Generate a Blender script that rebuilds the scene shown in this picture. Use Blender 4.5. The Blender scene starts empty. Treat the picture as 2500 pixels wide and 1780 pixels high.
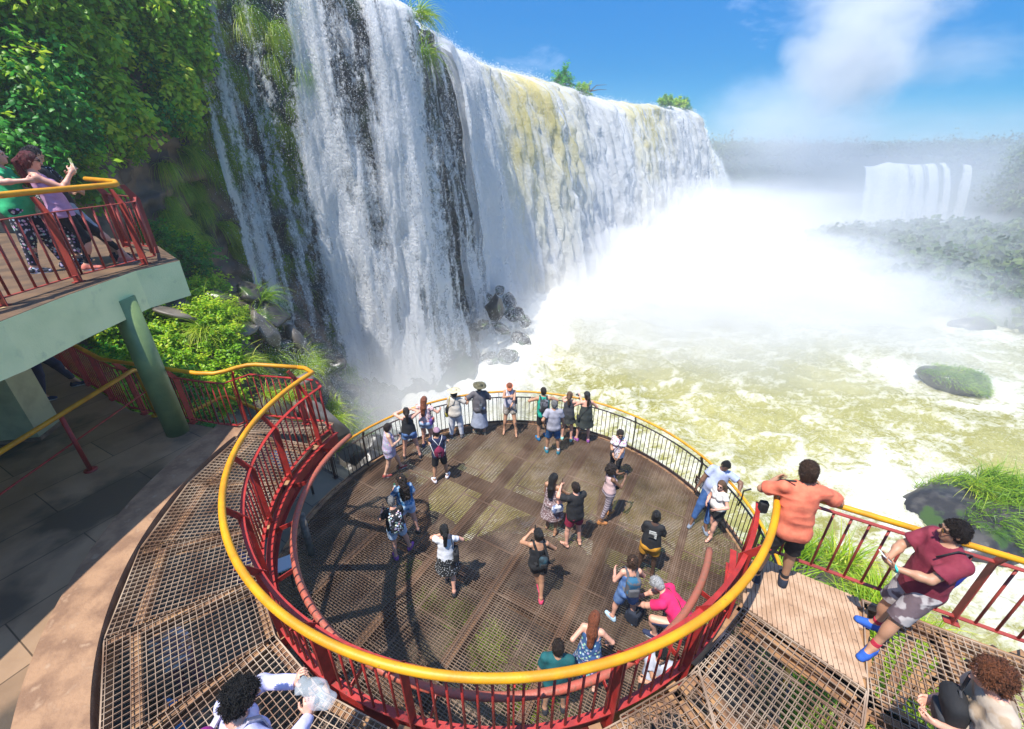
import bpy, math, random
import numpy as np
from math import radians, sin, cos, pi
from mathutils import Vector, Matrix

C = bpy.context.scene.collection
sc = bpy.context.scene
random.seed(7); RNG = np.random.default_rng(11)

# ---------------------------------------------------------------- camera
cam_d = bpy.data.cameras.new("camera"); cam = bpy.data.objects.new("camera", cam_d); C.objects.link(cam)
cam.location = (0, 0, 4.4912); cam.rotation_euler = (radians(90 - 27.130), 0, 0)
cam_d.sensor_width = 36.0; cam_d.lens = 15.319; cam_d.clip_start = 0.05; cam_d.clip_end = 6000
sc.camera = cam
# ---------------------------------------------------------------- light
SUN_EL, SUN_AZ = radians(66), (-0.70, -0.71)     # horizontal direction towards the sun
sd = bpy.data.lights.new("sun", 'SUN'); sd.energy = 3.25; sd.angle = radians(0.53); sd.color = (1.0, 0.955, 0.88)
sun = bpy.data.objects.new("sun", sd); C.objects.link(sun)
S = Vector((SUN_AZ[0]*cos(SUN_EL), SUN_AZ[1]*cos(SUN_EL), sin(SUN_EL))).normalized()
sun.rotation_euler = S.to_track_quat('Z', 'Y').to_euler(); sun.location = S*60
sc.view_settings.view_transform = 'Standard'; sc.view_settings.look = 'None'
sc.view_settings.exposure = 1.24; sc.view_settings.gamma = 1.0; sc.view_settings.use_curve_mapping = False
w = bpy.data.worlds.new("World"); sc.world = w; w.use_nodes = True
nt = w.node_tree; N = nt.nodes; L = nt.links; N.clear()
wo = N.new('ShaderNodeOutputWorld'); bg = N.new('ShaderNodeBackground'); sky = N.new('ShaderNodeTexSky')
sky.sky_type = 'NISHITA'; sky.sun_disc = False; sky.sun_elevation = SUN_EL
sky.sun_rotation = math.atan2(SUN_AZ[0], SUN_AZ[1]); sky.altitude = 200; sky.air_density = 1.0
sky.dust_density = 0.0; sky.ozone_density = 3.0
bg.inputs['Strength'].default_value = 0.15
tc = N.new('ShaderNodeTexCoord'); mp = N.new('ShaderNodeMapping'); mp.inputs['Scale'].default_value = (1.2, 1.2, 3.2)
n1 = N.new('ShaderNodeTexNoise'); n1.inputs['Scale'].default_value = 3.1; n1.inputs['Detail'].default_value = 9; n1.inputs['Roughness'].default_value = .62
n1.inputs['Distortion'].default_value = .5
cr = N.new('ShaderNodeValToRGB'); cr.color_ramp.elements[0].position = .6; cr.color_ramp.elements[1].position = .85
cr.color_ramp.elements[1].color = (.35, .35, .35, 1)
mx = N.new('ShaderNodeMix'); mx.data_type = 'RGBA'; mx.inputs[7].default_value = (3.9, 4.3, 5.6, 1)
sx = N.new('ShaderNodeSeparateXYZ'); L.new(tc.outputs['Generated'], sx.inputs[0])
er = N.new('ShaderNodeValToRGB'); el = er.color_ramp.elements; L.new(sx.outputs[2], er.inputs[0])
el[0].position = 0.0; el[0].color = (.030, .165, .30, 1); el[1].position = .75; el[1].color = (1, 1, 1, 1)
e = el.new(.12); e.color = (.036, .19, .33, 1); e = el.new(.38); e.color = (.09, .34, .55, 1)
ml = N.new('ShaderNodeMix'); ml.data_type = 'RGBA'; ml.blend_type = 'MULTIPLY'; ml.inputs[0].default_value = 1
L.new(tc.outputs['Generated'], mp.inputs[0]); L.new(mp.outputs[0], n1.inputs[0]); L.new(n1.outputs[0], cr.inputs[0])
L.new(sky.outputs[0], ml.inputs[6]); L.new(er.outputs[0], ml.inputs[7]); L.new(ml.outputs[2], mx.inputs[6]); L.new(cr.outputs[0], mx.inputs[0])
L.new(mx.outputs[2], bg.inputs[0]); L.new(bg.outputs[0], wo.inputs[0])
# ---------------------------------------------------------------- render
cy = sc.cycles
cy.use_denoising = True
cy.max_bounces = 8; cy.diffuse_bounces = 3; cy.glossy_bounces = 2; cy.transmission_bounces = 3
cy.transparent_max_bounces = 24; cy.volume_bounces = 3
cy.caustics_reflective = False; cy.caustics_refractive = False
cy.volume_step_rate = 2.0; cy.volume_max_steps = 96
cy.sample_clamp_indirect = 6

# ---------------------------------------------------------------- levels (metres; B = middle deck)
ZA, ZB, ZC, ZW = -3.124, 0.0, 2.74, -9.0
CB = np.array([-0.13, 5.04]); CA = np.array([0.05, 6.22])

# ---------------------------------------------------------------- helpers
def tagp(o, label=None, cat=None, group=None, kind=None):
    if label: o['label'] = label
    if cat: o['category'] = cat
    if group: o['group'] = group
    if kind: o['kind'] = kind
    return o
def empty(name, loc=(0, 0, 0), rz=0):
    o = bpy.data.objects.new(name, None); C.objects.link(o); o.empty_display_size = .1
    o.location = loc; o.rotation_euler = (0, 0, rz); return o
def mesh_np(name, V, F, mat=None, parent=None, smooth=False, cols=None):
    """V (n,3); F (m,k) int array or list of arrays of equal width per array"""
    me = bpy.data.meshes.new(name); V = np.asarray(V, np.float32)
    Fs = F if isinstance(F, (list, tuple)) else [F]
    Fs = [np.asarray(f, np.int32) for f in Fs if len(f)]
    me.vertices.add(len(V)); me.vertices.foreach_set('co', V.ravel())
    tot = sum(f.size for f in Fs); nf = sum(len(f) for f in Fs)
    me.loops.add(tot); me.loops.foreach_set('vertex_index', np.concatenate([f.ravel() for f in Fs]))
    me.polygons.add(nf)
    sizes = np.concatenate([np.full(len(f), f.shape[1], np.int32) for f in Fs])
    st = np.concatenate([[0], np.cumsum(sizes)[:-1]]).astype(np.int32)
    me.polygons.foreach_set('loop_start', st)
    if smooth: me.polygons.foreach_set('use_smooth', np.ones(nf, bool))
    me.update(calc_edges=True); me.validate()
    if cols:
        for nm, arr in cols.items():
            arr = np.asarray(arr, np.float32)
            if arr.ndim == 1:
                a = me.attributes.new(nm, 'FLOAT', 'POINT'); a.data.foreach_set('value', arr)
            else:
                a = me.attributes.new(nm, 'FLOAT_COLOR', 'POINT')
                if arr.shape[1] == 3: arr = np.concatenate([arr, np.ones((len(arr), 1), np.float32)], 1)
                a.data.foreach_set('color', arr.ravel())
    o = bpy.data.objects.new(name, me); C.objects.link(o)
    if mat is not None: me.materials.append(mat)
    if parent is not None: o.parent = parent
    return o
class MB:
    def __init__(s): s.v = []; s.f = []; s.n = 0
    def add(s, V, F):
        for f in F: s.f.append([i + s.n for i in f])
        s.v += [tuple(map(float, p)) for p in V]; s.n += len(V); return s
    def beam(s, a, b, w, h, up=(0, 0, 1), ext=0.0):
        a, b = Vector(a), Vector(b); d = (b - a)
        if d.length < 1e-6: return s
        d.normalize(); a = a - d*ext; b = b + d*ext
        up = Vector(up); x = d.cross(up)
        if x.length < 1e-4: x = d.cross(Vector((0, 1, 0)))
        x.normalize(); u = x.cross(d)
        V = [p + x*(i*w/2) + u*(j*h/2) for p in (a, b) for i, j in ((-1, -1), (1, -1), (1, 1), (-1, 1))]
        return s.add(V, [(0, 1, 2, 3), (7, 6, 5, 4), (0, 4, 5, 1), (1, 5, 6, 2), (2, 6, 7, 3), (3, 7, 4, 0)])
    def box(s, c, sz, rz=0):
        cx_, cy_, cz_ = c; V = []
        for k in (-1, 1):
            for i, j in ((-1, -1), (1, -1), (1, 1), (-1, 1)):
                x, y = i*sz[0]/2, j*sz[1]/2
                V.append((cx_ + x*cos(rz) - y*sin(rz), cy_ + x*sin(rz) + y*cos(rz), cz_ + k*sz[2]/2))
        return s.add(V, [(3, 2, 1, 0), (4, 5, 6, 7), (0, 1, 5, 4), (1, 2, 6, 5), (2, 3, 7, 6), (3, 0, 4, 7)])
    def sweep(s, path, sec, caps=True, up=(0, 0, 1), scale=None):
        """section points (lateral, vertical) swept along the path"""
        P = [Vector(p) for p in path]; n = len(P); k = len(sec); V = []
        for i, p in enumerate(P):
            d = (P[min(i + 1, n - 1)] - P[max(i - 1, 0)]).normalized()
            x = d.cross(Vector(up))
            if x.length < 1e-4: x = d.cross(Vector((0, 1, 0)))
            x.normalize(); u = x.cross(d); q = scale[i] if scale is not None else 1
            for a, b in sec: V.append(p + x*a*q + u*b*q)
        F = [(i*k + j, i*k + (j + 1) % k, (i + 1)*k + (j + 1) % k, (i + 1)*k + j) for i in range(n - 1) for j in range(k)]
        if caps: F += [tuple(range(k))[::-1], tuple((n - 1)*k + j for j in range(k))]
        return s.add(V, F)
    def tube(s, path, r, n=10, caps=True, scale=None):
        return s.sweep(path, [(r*cos(2*pi*j/n), r*sin(2*pi*j/n)) for j in range(n)], caps, scale=scale)
    def prism(s, poly, z0, z1):
        """vertical prism over a plan polygon"""
        k = len(poly); V = [(x, y, z0) for x, y in poly] + [(x, y, z1) for x, y in poly]
        return s.add(V, [tuple(range(k))[::-1], tuple(range(k, 2*k))] + [(j, (j + 1) % k, k + (j + 1) % k, k + j) for j in range(k)])
    def build(s, name, mat=None, parent=None, smooth=False, auto=None):
        me = bpy.data.meshes.new(name); me.from_pydata(s.v, [], s.f); me.update()
        o = bpy.data.objects.new(name, me); C.objects.link(o)
        if mat is not None: me.materials.append(mat)
        if parent is not None: o.parent = parent
        if smooth: me.polygons.foreach_set('use_smooth', [True]*len(me.polygons))
        return o
def rails(name, verts_sets, mat, parent=None): pass

# value noise (numpy)
_P = np.random.default_rng(5).random(4096*4).astype(np.float32)
def _h(i, j, k): return _P[((i*73856093) ^ (j*19349663) ^ (k*83492791)) & 16383]
def vnoise(x, y, z):
    x, y, z = np.broadcast_arrays(np.asarray(x, float), y, z)
    i, j, k = np.floor(x).astype(np.int64), np.floor(y).astype(np.int64), np.floor(z).astype(np.int64)
    u, v, w_ = x - i, y - j, z - k
    u, v, w_ = u*u*(3 - 2*u), v*v*(3 - 2*v), w_*w_*(3 - 2*w_)
    r = 0
    for a in (0, 1):
        for b in (0, 1):
            for c in (0, 1):
                r = r + _h(i + a, j + b, k + c)*(u if a else 1 - u)*(v if b else 1 - v)*(w_ if c else 1 - w_)
    return r
def fbm(x, y, z=0.0, o=4, g=.5):
    r = 0; a = 1; t = 0
    for q in range(o):
        r = r + a*vnoise(x*2**q + 17.3*q, y*2**q + 5.1*q, np.asarray(z)*2**q + 3.7*q); t += a; a *= g
    return r/t
def sst(a, b, x):
    t = np.clip((x - a)/(b - a), 0, 1); return t*t*(3 - 2*t)

# ---------------------------------------------------------------- materials
def nodes(m): return m.node_tree.nodes, m.node_tree.links
def mat(name, col, rough=.6, metal=0, col2=None, scale=6, lo=.4, hi=.6, bump=0, bscale=40, spec=.5, detail=5, coord='Object', stretch=None, transl=0, col3=None, s3=1.5, t3=(.55, .7)):
    m = bpy.data.materials.new(name); m.use_nodes = True; n, l = nodes(m); p = n['Principled BSDF']
    p.inputs['Base Color'].default_value = (*col, 1); p.inputs['Roughness'].default_value = rough
    p.inputs['Metallic'].default_value = metal; p.inputs['Specular IOR Level'].default_value = spec
    tc = n.new('ShaderNodeTexCoord'); src = tc.outputs[coord]
    if stretch:
        mp = n.new('ShaderNodeMapping'); mp.inputs['Scale'].default_value = stretch; l.new(src, mp.inputs[0]); src = mp.outputs[0]
    out = None
    def layer(base, c2, s, a, b, sock):
        t = n.new('ShaderNodeTexNoise'); t.inputs['Scale'].default_value = s; t.inputs['Detail'].default_value = detail
        r = n.new('ShaderNodeMapRange'); r.inputs[1].default_value = a; r.inputs[2].default_value = b
        x = n.new('ShaderNodeMix'); x.data_type = 'RGBA'; x.inputs[7].default_value = (*c2, 1)
        if sock is None: x.inputs[6].default_value = (*base, 1)
        else: l.new(sock, x.inputs[6])
        l.new(src, t.inputs[0]); l.new(t.outputs[0], r.inputs[0]); l.new(r.outputs[0], x.inputs[0]); return x.outputs[2]
    if col2 is not None: out = layer(col, col2, scale, lo, hi, out)
    if col3 is not None: out = layer(col, col3, s3, t3[0], t3[1], out)
    if out is not None: l.new(out, p.inputs['Base Color'])
    if bump:
        t = n.new('ShaderNodeTexNoise'); t.inputs['Scale'].default_value = bscale; t.inputs['Detail'].default_value = 4
        b = n.new('ShaderNodeBump'); b.inputs['Strength'].default_value = bump; b.inputs['Distance'].default_value = .02
        l.new(src, t.inputs[0]); l.new(t.outputs[0], b.inputs['Height']); l.new(b.outputs[0], p.inputs['Normal'])
    if transl:
        tr = n.new('ShaderNodeBsdfTranslucent'); ms = n.new('ShaderNodeMixShader'); ms.inputs[0].default_value = transl
        if out is not None: l.new(out, tr.inputs[0])
        else: tr.inputs[0].default_value = (*col, 1)
        l.new(p.outputs[0], ms.inputs[1]); l.new(tr.outputs[0], ms.inputs[2]); l.new(ms.outputs[0], n['Material Output'].inputs[0])
    return m
M = {}
M['yellow'] = mat('yellow_paint', (.68, .31, .003), .5, col2=(.54, .225, .004), scale=4, col3=(.30, .13, .03), s3=34, t3=(.66, .74), bump=.12)
M['red'] = mat('red_paint', (.38, .024, .018), .52, col2=(.27, .017, .013), scale=7, col3=(.16, .03, .02), s3=26, t3=(.60, .70), bump=.08, bscale=60)
M['redfade'] = mat('faded_red_paint', (.33, .05, .035), .5, col2=(.25, .034, .026), scale=5, col3=(.18, .05, .03), s3=20, t3=(.6, .72), bump=.1)
M['pipe'] = mat('rusting_red_pipe', (.46, .085, .05), .5, col2=(.26, .10, .06), scale=.55, lo=.35, hi=.65, col3=(.22, .10, .06), s3=26, t3=(.5, .72), bump=.25, bscale=50)
M['black'] = mat('dark_brown_paint', (.03, .018, .013), .45, col2=(.05, .025, .016), scale=9)
M['grate'] = mat('rusty_grating_steel', (.58, .44, .31), .45, metal=.35, col2=(.25, .14, .085), scale=2.2, lo=.35, hi=.65, col3=(.14, .09, .06), s3=.9, t3=(.5, .8))
M['grateA'] = mat('worn_brown_grating_steel', (.32, .22, .15), .5, metal=.2, col2=(.16, .095, .06), scale=1.6, lo=.35, hi=.65, col3=(.10, .06, .04), s3=.7, t3=(.45, .7))
M['beam'] = mat('rusty_support_steel', (.24, .12, .06), .7, col2=(.36, .20, .09), scale=3, col3=(.08, .04, .025), s3=7, t3=(.5, .7), bump=.2)
M['concB'] = mat('damp_paving', (.135, .115, .092), .42, col2=(.215, .185, .145), scale=1.3, lo=.38, hi=.62, col3=(.06, .047, .036), s3=.8, t3=(.5, .62), bump=.12, bscale=30)
M['curb'] = mat('rough_tan_concrete', (.33, .19, .105), .85, col2=(.21, .115, .065), scale=4.5, col3=(.40, .26, .16), s3=9, t3=(.60, .8), bump=.5, bscale=26)
M['deckC'] = mat('brown_concrete', (.16, .095, .05), .6, col2=(.09, .055, .032), scale=2.5, bump=.2)
M['green'] = mat('pale_green_render', (.80, .86, .46), .8, col2=(.71, .79, .41), scale=2.4, col3=(.52, .6, .33), s3=5, t3=(.62, .8), bump=.35, bscale=55)
M['pillar'] = mat('green_pillar_paint', (.19, .27, .10), .4, col2=(.13, .20, .075), scale=3, col3=(.13, .2, .08), s3=8, t3=(.6, .8), bump=.08)
M['wood'] = mat('weathered_boards', (.47, .31, .20), .8, col2=(.36, .22, .13), scale=5, col3=(.20, .12, .075), s3=14, t3=(.6, .72), bump=.3, bscale=50)
M['plinth'] = mat('pale_yellow_render', (.55, .5, .27), .8, col2=(.45, .4, .22), scale=4, bump=.2)
M['tanstrip'] = mat('tan_tiles', (.5, .36, .17), .7, col2=(.36, .25, .12), scale=5)
# ================================================================ decks
def clipline(poly, p, d):
    """interval of line p+t d inside a convex polygon"""
    t0, t1 = -1e9, 1e9; n = len(poly)
    A = 0
    for i in range(n):
        a, b = poly[i], poly[(i + 1) % n]; A += a[0]*b[1] - b[0]*a[1]
    sg = 1 if A > 0 else -1
    for i in range(n):
        a, b = poly[i], poly[(i + 1) % n]
        nx, ny = -(b[1] - a[1])*sg, (b[0] - a[0])*sg
        den = nx*d[0] + ny*d[1]; num = nx*(a[0] - p[0]) + ny*(a[1] - p[1])
        if abs(den) < 1e-9:
            if num > 0: return None
        elif den > 0: t0 = max(t0, num/den)
        else: t1 = min(t1, num/den)
    return (t0, t1) if t1 - t0 > .01 else None
def grating(mb, poly, ang, s1, s2, z, t1=.008, t2=.007, h=.03, frame=.012):
    u = (cos(ang), sin(ang)); v = (-u[1], u[0])
    for d, nrm, s, t, hh, zo in ((u, v, s1, t1, h, 0), (v, u, s2, t2, h*.6, .002)):
        vals = [q[0]*nrm[0] + q[1]*nrm[1] for q in poly]
        c = math.floor(min(vals)/s)*s + s*.5
        while c < max(vals):
            p = (nrm[0]*c, nrm[1]*c); r = clipline(poly, p, d)
            if r:
                a = (p[0] + d[0]*r[0], p[1] + d[1]*r[0], z - hh/2 + zo); b = (p[0] + d[0]*r[1], p[1] + d[1]*r[1], z - hh/2 + zo)
                mb.beam(a, b, t, hh)
            c += s
    if frame:
        n = len(poly)
        for i in range(n):
            a, b = poly[i], poly[(i + 1) % n]; mb.beam((*a, z - h/2 - .002), (*b, z - h/2 - .002), frame, h + .006)
def circ(c, r, a0, a1, n, z=None):
    P = [(c[0] + r*cos(radians(a0 + (a1 - a0)*i/n)), c[1] + r*sin(radians(a0 + (a1 - a0)*i/n))) for i in range(n + 1)]
    return P if z is None else [(x, y, z) for x, y in P]
def offset_path(P, off):
    out = []; n = len(P)
    for i, p in enumerate(P):
        a, b = P[max(i - 1, 0)], P[min(i + 1, n - 1)]; d = Vector((b[0] - a[0], b[1] - a[1])).normalized()
        out.append((p[0] - d.y*off, p[1] + d.x*off))
    return out
def resample(P, s):
    P = [Vector(p) for p in P]; out = [P[0].copy()]; acc = 0; last = P[0]
    for i in range(1, len(P)):
        seg = P[i] - P[i - 1]; L_ = seg.length; t = s - acc
        while t <= L_ + 1e-9:
            out.append(P[i - 1] + seg*(t/L_)); t += s
        acc = L_ - (t - s)
    return out
def railing(name, label, path, z, off, posts_every, bal_every, mpost, mbar, mrail, H=1.15, rail=None, postw=.012, postd=.11, first=.3, foot=0.0, railr=.045, group=None, baldia=.022, lean=0.0, cat='railing'):
    """guard rail: tube hand rail, bent plate posts, flat bars and round balusters"""
    t = empty(name, (path[0][0], path[0][1], z)); tagp(t, label, cat, group)
    inv = Matrix.Translation(-t.location)
    def fin(mb, nm, m, smooth=False):
        mb.v = [tuple(Vector(v) - t.location) for v in mb.v]; return mb.build(nm, m, t, smooth)
    rp = rail if rail else [(x, y, z + H) for x, y in offset_path(path, off)]
    mb = MB(); mb.tube(rp, railr, 14); fin(mb, 'handrail', mrail, True)
    flat = [(-.022, -.006), (.022, -.006), (.022, .006), (-.022, .006)]
    top = offset_path(path, lean)
    mb = MB(); mb.sweep([(x, y, z + H*.80) for x, y in top], flat); fin(mb, 'top_bar', mbar)
    mb = MB(); mb.sweep([(x, y, z + .09) for x, y in path], flat); fin(mb, 'bottom_bar', mbar)
    P3 = [(x, y, 0) for x, y in path]
    pp = resample(P3, .02)
    dirs = [(pp[min(i + 1, len(pp) - 1)] - pp[max(i - 1, 0)]).normalized() for i in range(len(pp))]
    npst = int(posts_every/.02); st = int(first/.02); pidx = list(range(st, len(pp), npst))
    for i in pidx:
        p, d = pp[i], dirs[i]; n_ = Vector((-d.y, d.x, 0)); mb = MB()
        # side profile in (offset, height)
        pr = [(-postd*.5 , -foot), (postd*.5, -foot), (postd*.5 + lean, H*.80), (off + .045*(1 if off > 0 else -1) + (0.0), H - .035), (off - .03*(1 if off > 0 else -1), H - .03), (-postd*.5 + lean, H*.78)]
        if off < 0: pr = [(-postd*.5, -foot), (postd*.5, -foot), (postd*.5 + lean, H*.78), (off + .03, H - .03), (off - .045, H - .035), (-postd*.5 + lean, H*.80)]
        k = len(pr); V = []
        for sg in (-1, 1):
            for a, b in pr: V.append(p + n_*a + d*(sg*postw/2) + Vector((0, 0, z + b)))
        mb.add(V, [tuple(range(k))[::-1], tuple(range(k, 2*k))] + [(j, (j + 1) % k, k + (j + 1) % k, k + j) for j in range(k)])
        if foot == 0: mb.box((p.x, p.y, z + .006), (.13, .09, .012), math.atan2(d.y, d.x))
        fin(mb, 'post', mpost)
    bi = list(range(int(bal_every/.04), len(pp), max(1, int(round(bal_every/.02)))))
    bi = [i for i in bi if min([abs(i - j) for j in pidx] + [99]) > 1]
    rest = MB()
    for q, i in enumerate(bi):
        p, d = pp[i], dirs[i]; n_ = Vector((-d.y, d.x, 0)); mb = MB() if q < 100 else rest
        a = p + Vector((0, 0, z + .096)); b = p + n_*lean + Vector((0, 0, z + H*.80 - .006))
        mb.tube([a, b], baldia/2, 6)
        if q < 100: fin(mb, 'baluster', mpost if mpost == M['black'] else M['redfade'] if mpost == M['redfade'] else M['red'], True)
    if rest.n: o = fin(rest, 'balusters', mpost); o['kind'] = 'stuff'
    return t

M['beamd'] = mat('dark_rusty_beams', (.10, .05, .03), .8, col2=(.16, .085, .045), scale=3)
# ---- lower deck (A)
deckA = empty('lower_viewing_deck', (CA[0], CA[1], ZA)); tagp(deckA, 'large round brown steel grating deck full of visitors above the river', 'deck')
ub = radians(60.5); mb = MB()
RA = 4.78; U = (cos(ub), sin(ub)); Vv = (U[1], -U[0])
PW = .98
import itertools
c0 = CA
ks = range(-5, 6)
def inv_deck(mb, o): mb.v = [(a - o.location.x, b - o.location.y, c - o.location.z) for a, b, c in mb.v]; return mb
for k in ks:                                  # strips of panels along U
    lo, hi = k*PW, (k + 1)*PW - .012
    circp = circ((0, 0), RA, 0, 360, 72)[:-1]
    # clip circle polygon by strip in v
    def clip(poly, nx, ny, c):
        out = []
        for i in range(len(poly)):
            a, b = poly[i], poly[(i + 1) % len(poly)]; da, db = a[0]*nx + a[1]*ny - c, b[0]*nx + b[1]*ny - c
            if da >= 0: out.append(a)
            if da*db < 0: t = da/(da - db); out.append((a[0] + (b[0] - a[0])*t, a[1] + (b[1] - a[1])*t))
        return out
    for j in range(-4, 4):
        sft = .9 if k % 2 else 0
        a_, b_ = j*1.85 + sft - .9, (j + 1)*1.85 + sft - .9 - .012
        pl = clip(clip(clip(clip(circp, Vv[0], Vv[1], lo), -Vv[0], -Vv[1], -hi), U[0], U[1], a_), -U[0], -U[1], -b_)
        if len(pl) >= 3:
            pl = [(x + CA[0], y + CA[1]) for x, y in pl]
            grating(mb, pl, ub - pi/2, .045, .082, ZA, .0068, .006, .03, .006)
inv_deck(mb, deckA).build('grating', M['grateA'], deckA)
mb = MB()
for k in range(-7, 8):
    c = k*PW*.75
    h = math.sqrt(max(RA**2 - c*c, 0)) if abs(c) < RA else 0
    if h > .2:
        p = np.array(CA) + np.array(Vv)*c; a, b = p - np.array(U)*h, p + np.array(U)*h
        if k % 2 == 0:
            mb.beam((*a, ZA - .19), (*b, ZA - .19), .012, .26); mb.beam((*a, ZA - .05), (*b, ZA - .05), .16, .014); mb.beam((*a, ZA - .32), (*b, ZA - .32), .16, .014)
for c in (-3.0, -.6, 1.8):
    p = np.array(CA) + np.array(U)*c; h = math.sqrt(RA**2 - c*c); a, b = p - np.array(Vv)*h, p + np.array(Vv)*h
    mb.beam((*a, ZA - .5), (*b, ZA - .5), .2, .3)
inv_deck(mb, deckA).build('support_beams', M['beamd'], deckA)
mb = MB(); mb.sweep(circ(CA, RA + .05, 0, 360, 96, ZA - .14), [(-.02, -.16), (.02, -.16), (.02, .17), (-.02, .17)]); mb.sweep(circ(CA, RA - .02, 0, 360, 96, ZA - .02), [(-.05, -.01), (.05, -.01), (.05, .022), (-.05, .022)])
inv_deck(mb, deckA).build('rim_beam', M['beam'], deckA)
for x, y in ((-2.6, 4.0), (2.7, 4.2), (-2.4, 8.6), (2.5, 8.7)):
    mb = MB(); mb.tube([(x, y, ZA - .6), (x, y, -10)], .2, 16); inv_deck(mb, deckA).build('support_column', M['beamd'], deckA, True)
pa = circ(CA, RA - .03, 151.5, -40, 150)
railing('deck_railing', 'curved railing with yellow handrail and dark balusters round the far rim of the lower deck', pa, ZA, -.07, 2.02, .115, M['black'], M['black'], M['yellow'], postd=.07, first=.62, foot=.05, railr=.029, baldia=.02)
pa2 = [(-5.9, 9.55), (-5.3, 9.08), (-4.36, 8.47)]
railing('deck_railing', 'short straight dark railing beside the paved ledge left of the lower deck', pa2, ZA, -.07, 1.1, .115, M['black'], M['black'], M['yellow'], postd=.07, first=1.72, railr=.029, baldia=.02, rail=[(-4.85, 8.86, ZA + 1.15), (-4.36, 8.50, ZA + 1.12), (-4.22, 8.42, ZA + 1.11), (-4.13, 8.5, ZA + 1.12)])
# sign plate on the far right of the lower rail
sg = empty('info_plate', (4.35, 7.62, ZA + .62)); tagp(sg, 'small dark information plate fixed to the railing left of the embracing couple', 'sign')
ang = math.atan2(7.85 - CA[1], 4.35 - CA[0])
mb = MB(); mb.box((0, 0, 0), (.02, .42, .22), radians(22)); mb.build('plate', M['black'], sg)
mb = MB()
for i in range(4): mb.box((-.014*cos(radians(22)), -.014*sin(radians(22)) , .06 - i*.04), (.003, .3 - .05*(i % 2), .008), radians(22))
mb.build('lettering', mat('pale_lettering', (.5, .5, .45), .6), sg)

# ---- ledge of tiles left of the lower deck
def jointed(name, col, col2, jw=.012, sx=.9, sy=.9, ang=0, dark=(.03, .024, .018), **k):
    m = mat(name, col, col2=col2, **k); n, l = nodes(m); p = n['Principled BSDF']
    tc = n.new('ShaderNodeTexCoord'); mp = n.new('ShaderNodeMapping'); mp.inputs['Rotation'].default_value = (0, 0, ang)
    br = n.new('ShaderNodeTexBrick'); br.inputs['Scale'].default_value = 1; br.inputs['Brick Width'].default_value = sx; br.inputs['Row Height'].default_value = sy
    br.inputs['Mortar Size'].default_value = jw; br.inputs['Mortar Smooth'].default_value = .4; br.inputs['Color1'].default_value = (1, 1, 1, 1); br.inputs['Color2'].default_value = (.72, .72, .72, 1); br.inputs['Mortar'].default_value = (.25, .25, .25, 1)
    l.new(tc.outputs['Object'], mp.inputs[0]); l.new(mp.outputs[0], br.inputs[0])
    src = p.inputs['Base Color'].links[0].from_socket
    x = n.new('ShaderNodeMix'); x.data_type = 'RGBA'; x.blend_type = 'MULTIPLY'; x.inputs[0].default_value = 1
    l.new(src, x.inputs[6]); l.new(br.outputs[0], x.inputs[7]); l.new(x.outputs[2], p.inputs['Base Color'])
    return m
M['tileA'] = jointed('lower_slabs', (.13, .125, .095), (.20, .17, .125), sx=.95, sy=.95, ang=radians(33), rough=.7, scale=1.5, lo=.35, hi=.65)
M['paveB'] = jointed('upper_slabs', (.27, .17, .10), (.38, .25, .155), sx=1.9, sy=.75, ang=radians(-62), jw=.008, rough=.38, scale=1.1, lo=.36, hi=.62, col3=(.10, .075, .054), s3=.75, t3=(.5, .60), bump=.12, bscale=30)
mb = MB(); arc = circ(CA, RA + .1, 152, 225, 30)
poly = arc + [(-4.0, 1.0), (-12, 1.0), (-12, 9.0), (-6.2, 9.75)]
mb.prism(poly, ZA - .35, ZA - .01); o = mb.build('lower_terrace', M['tileA']); tagp(o, kind='structure')
# bench and post under the walkway
t = empty('service_box', (-4.35, 5.6, ZA)); tagp(t, 'pale grey folding table with papers seen beneath the ring brackets', 'table')
mb = MB(); mb.box((0, 0, .5), (.5, .32, .03), .5); mb.build('table_top', mat('pale_grey_board', (.55, .6, .66), .5), t)
mb = MB(); [mb.beam((x*.8, y, 0), (x, y*.8, .5), .03, .03) for x in (-.2, .2) for y in (-.1, .1)]; mb.build('frame', M['black'], t)
t = empty('timber_post', (-4.15, 6.25, ZA)); tagp(t, 'round grey timber post leaning below the red ring brackets', 'post')
mb = MB(); mb.tube([(0, 0, 0), (-.06, .12, 1.0)], .07, 12); mb.build('trunk', mat('grey_timber', (.2, .17, .14), .8, col2=(.12, .1, .08), scale=8), t, True)

# ---- middle deck (B): curb, paving, mesh ring
mb = MB()
ro = circ(CB, 5.2, 172, 258, 60); ri = circ(CB, 4.68, 258, 166.5, 60)
arcs_o = ro; poly_c = [(-4.66, 6.20), (-5.28, 6.25)] + ro + ri
mb = MB()
k = 60
O_ = circ(CB, 5.2, 166.5, 262, k); I_ = circ(CB, 4.68, 166.5, 262, k)
V = [(x, y, .045) for x, y in O_] + [(x, y, .045) for x, y in I_] + [(x, y, -.4) for x, y in O_] + [(x, y, -.4) for x, y in I_]
n_ = k + 1; F = []
for i in range(k): F += [(i, i + 1, n_ + i + 1, n_ + i), (n_ + i, n_ + i + 1, 3*n_ + i + 1, 3*n_ + i), (i + 1, i, 2*n_ + i, 2*n_ + i + 1), (2*n_ + i, 3*n_ + i, 3*n_ + i + 1, 2*n_ + i + 1)]
F += [(0, n_, 3*n_, 2*n_)]
mb.add(V, F); o = mb.build('kerb', M['curb']); tagp(o, kind='structure')
mb = MB(); poly = circ(CB, 5.2, 166, 262, 60)
poly = [(-5.25, 6.36), (-7.09, 6.9), (-11.3, 9.4), (-16, 9.4), (-16, -3), (-.9, -3)][::-1]
arc = circ(CB, 5.21, 167, 262, 60)
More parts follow.
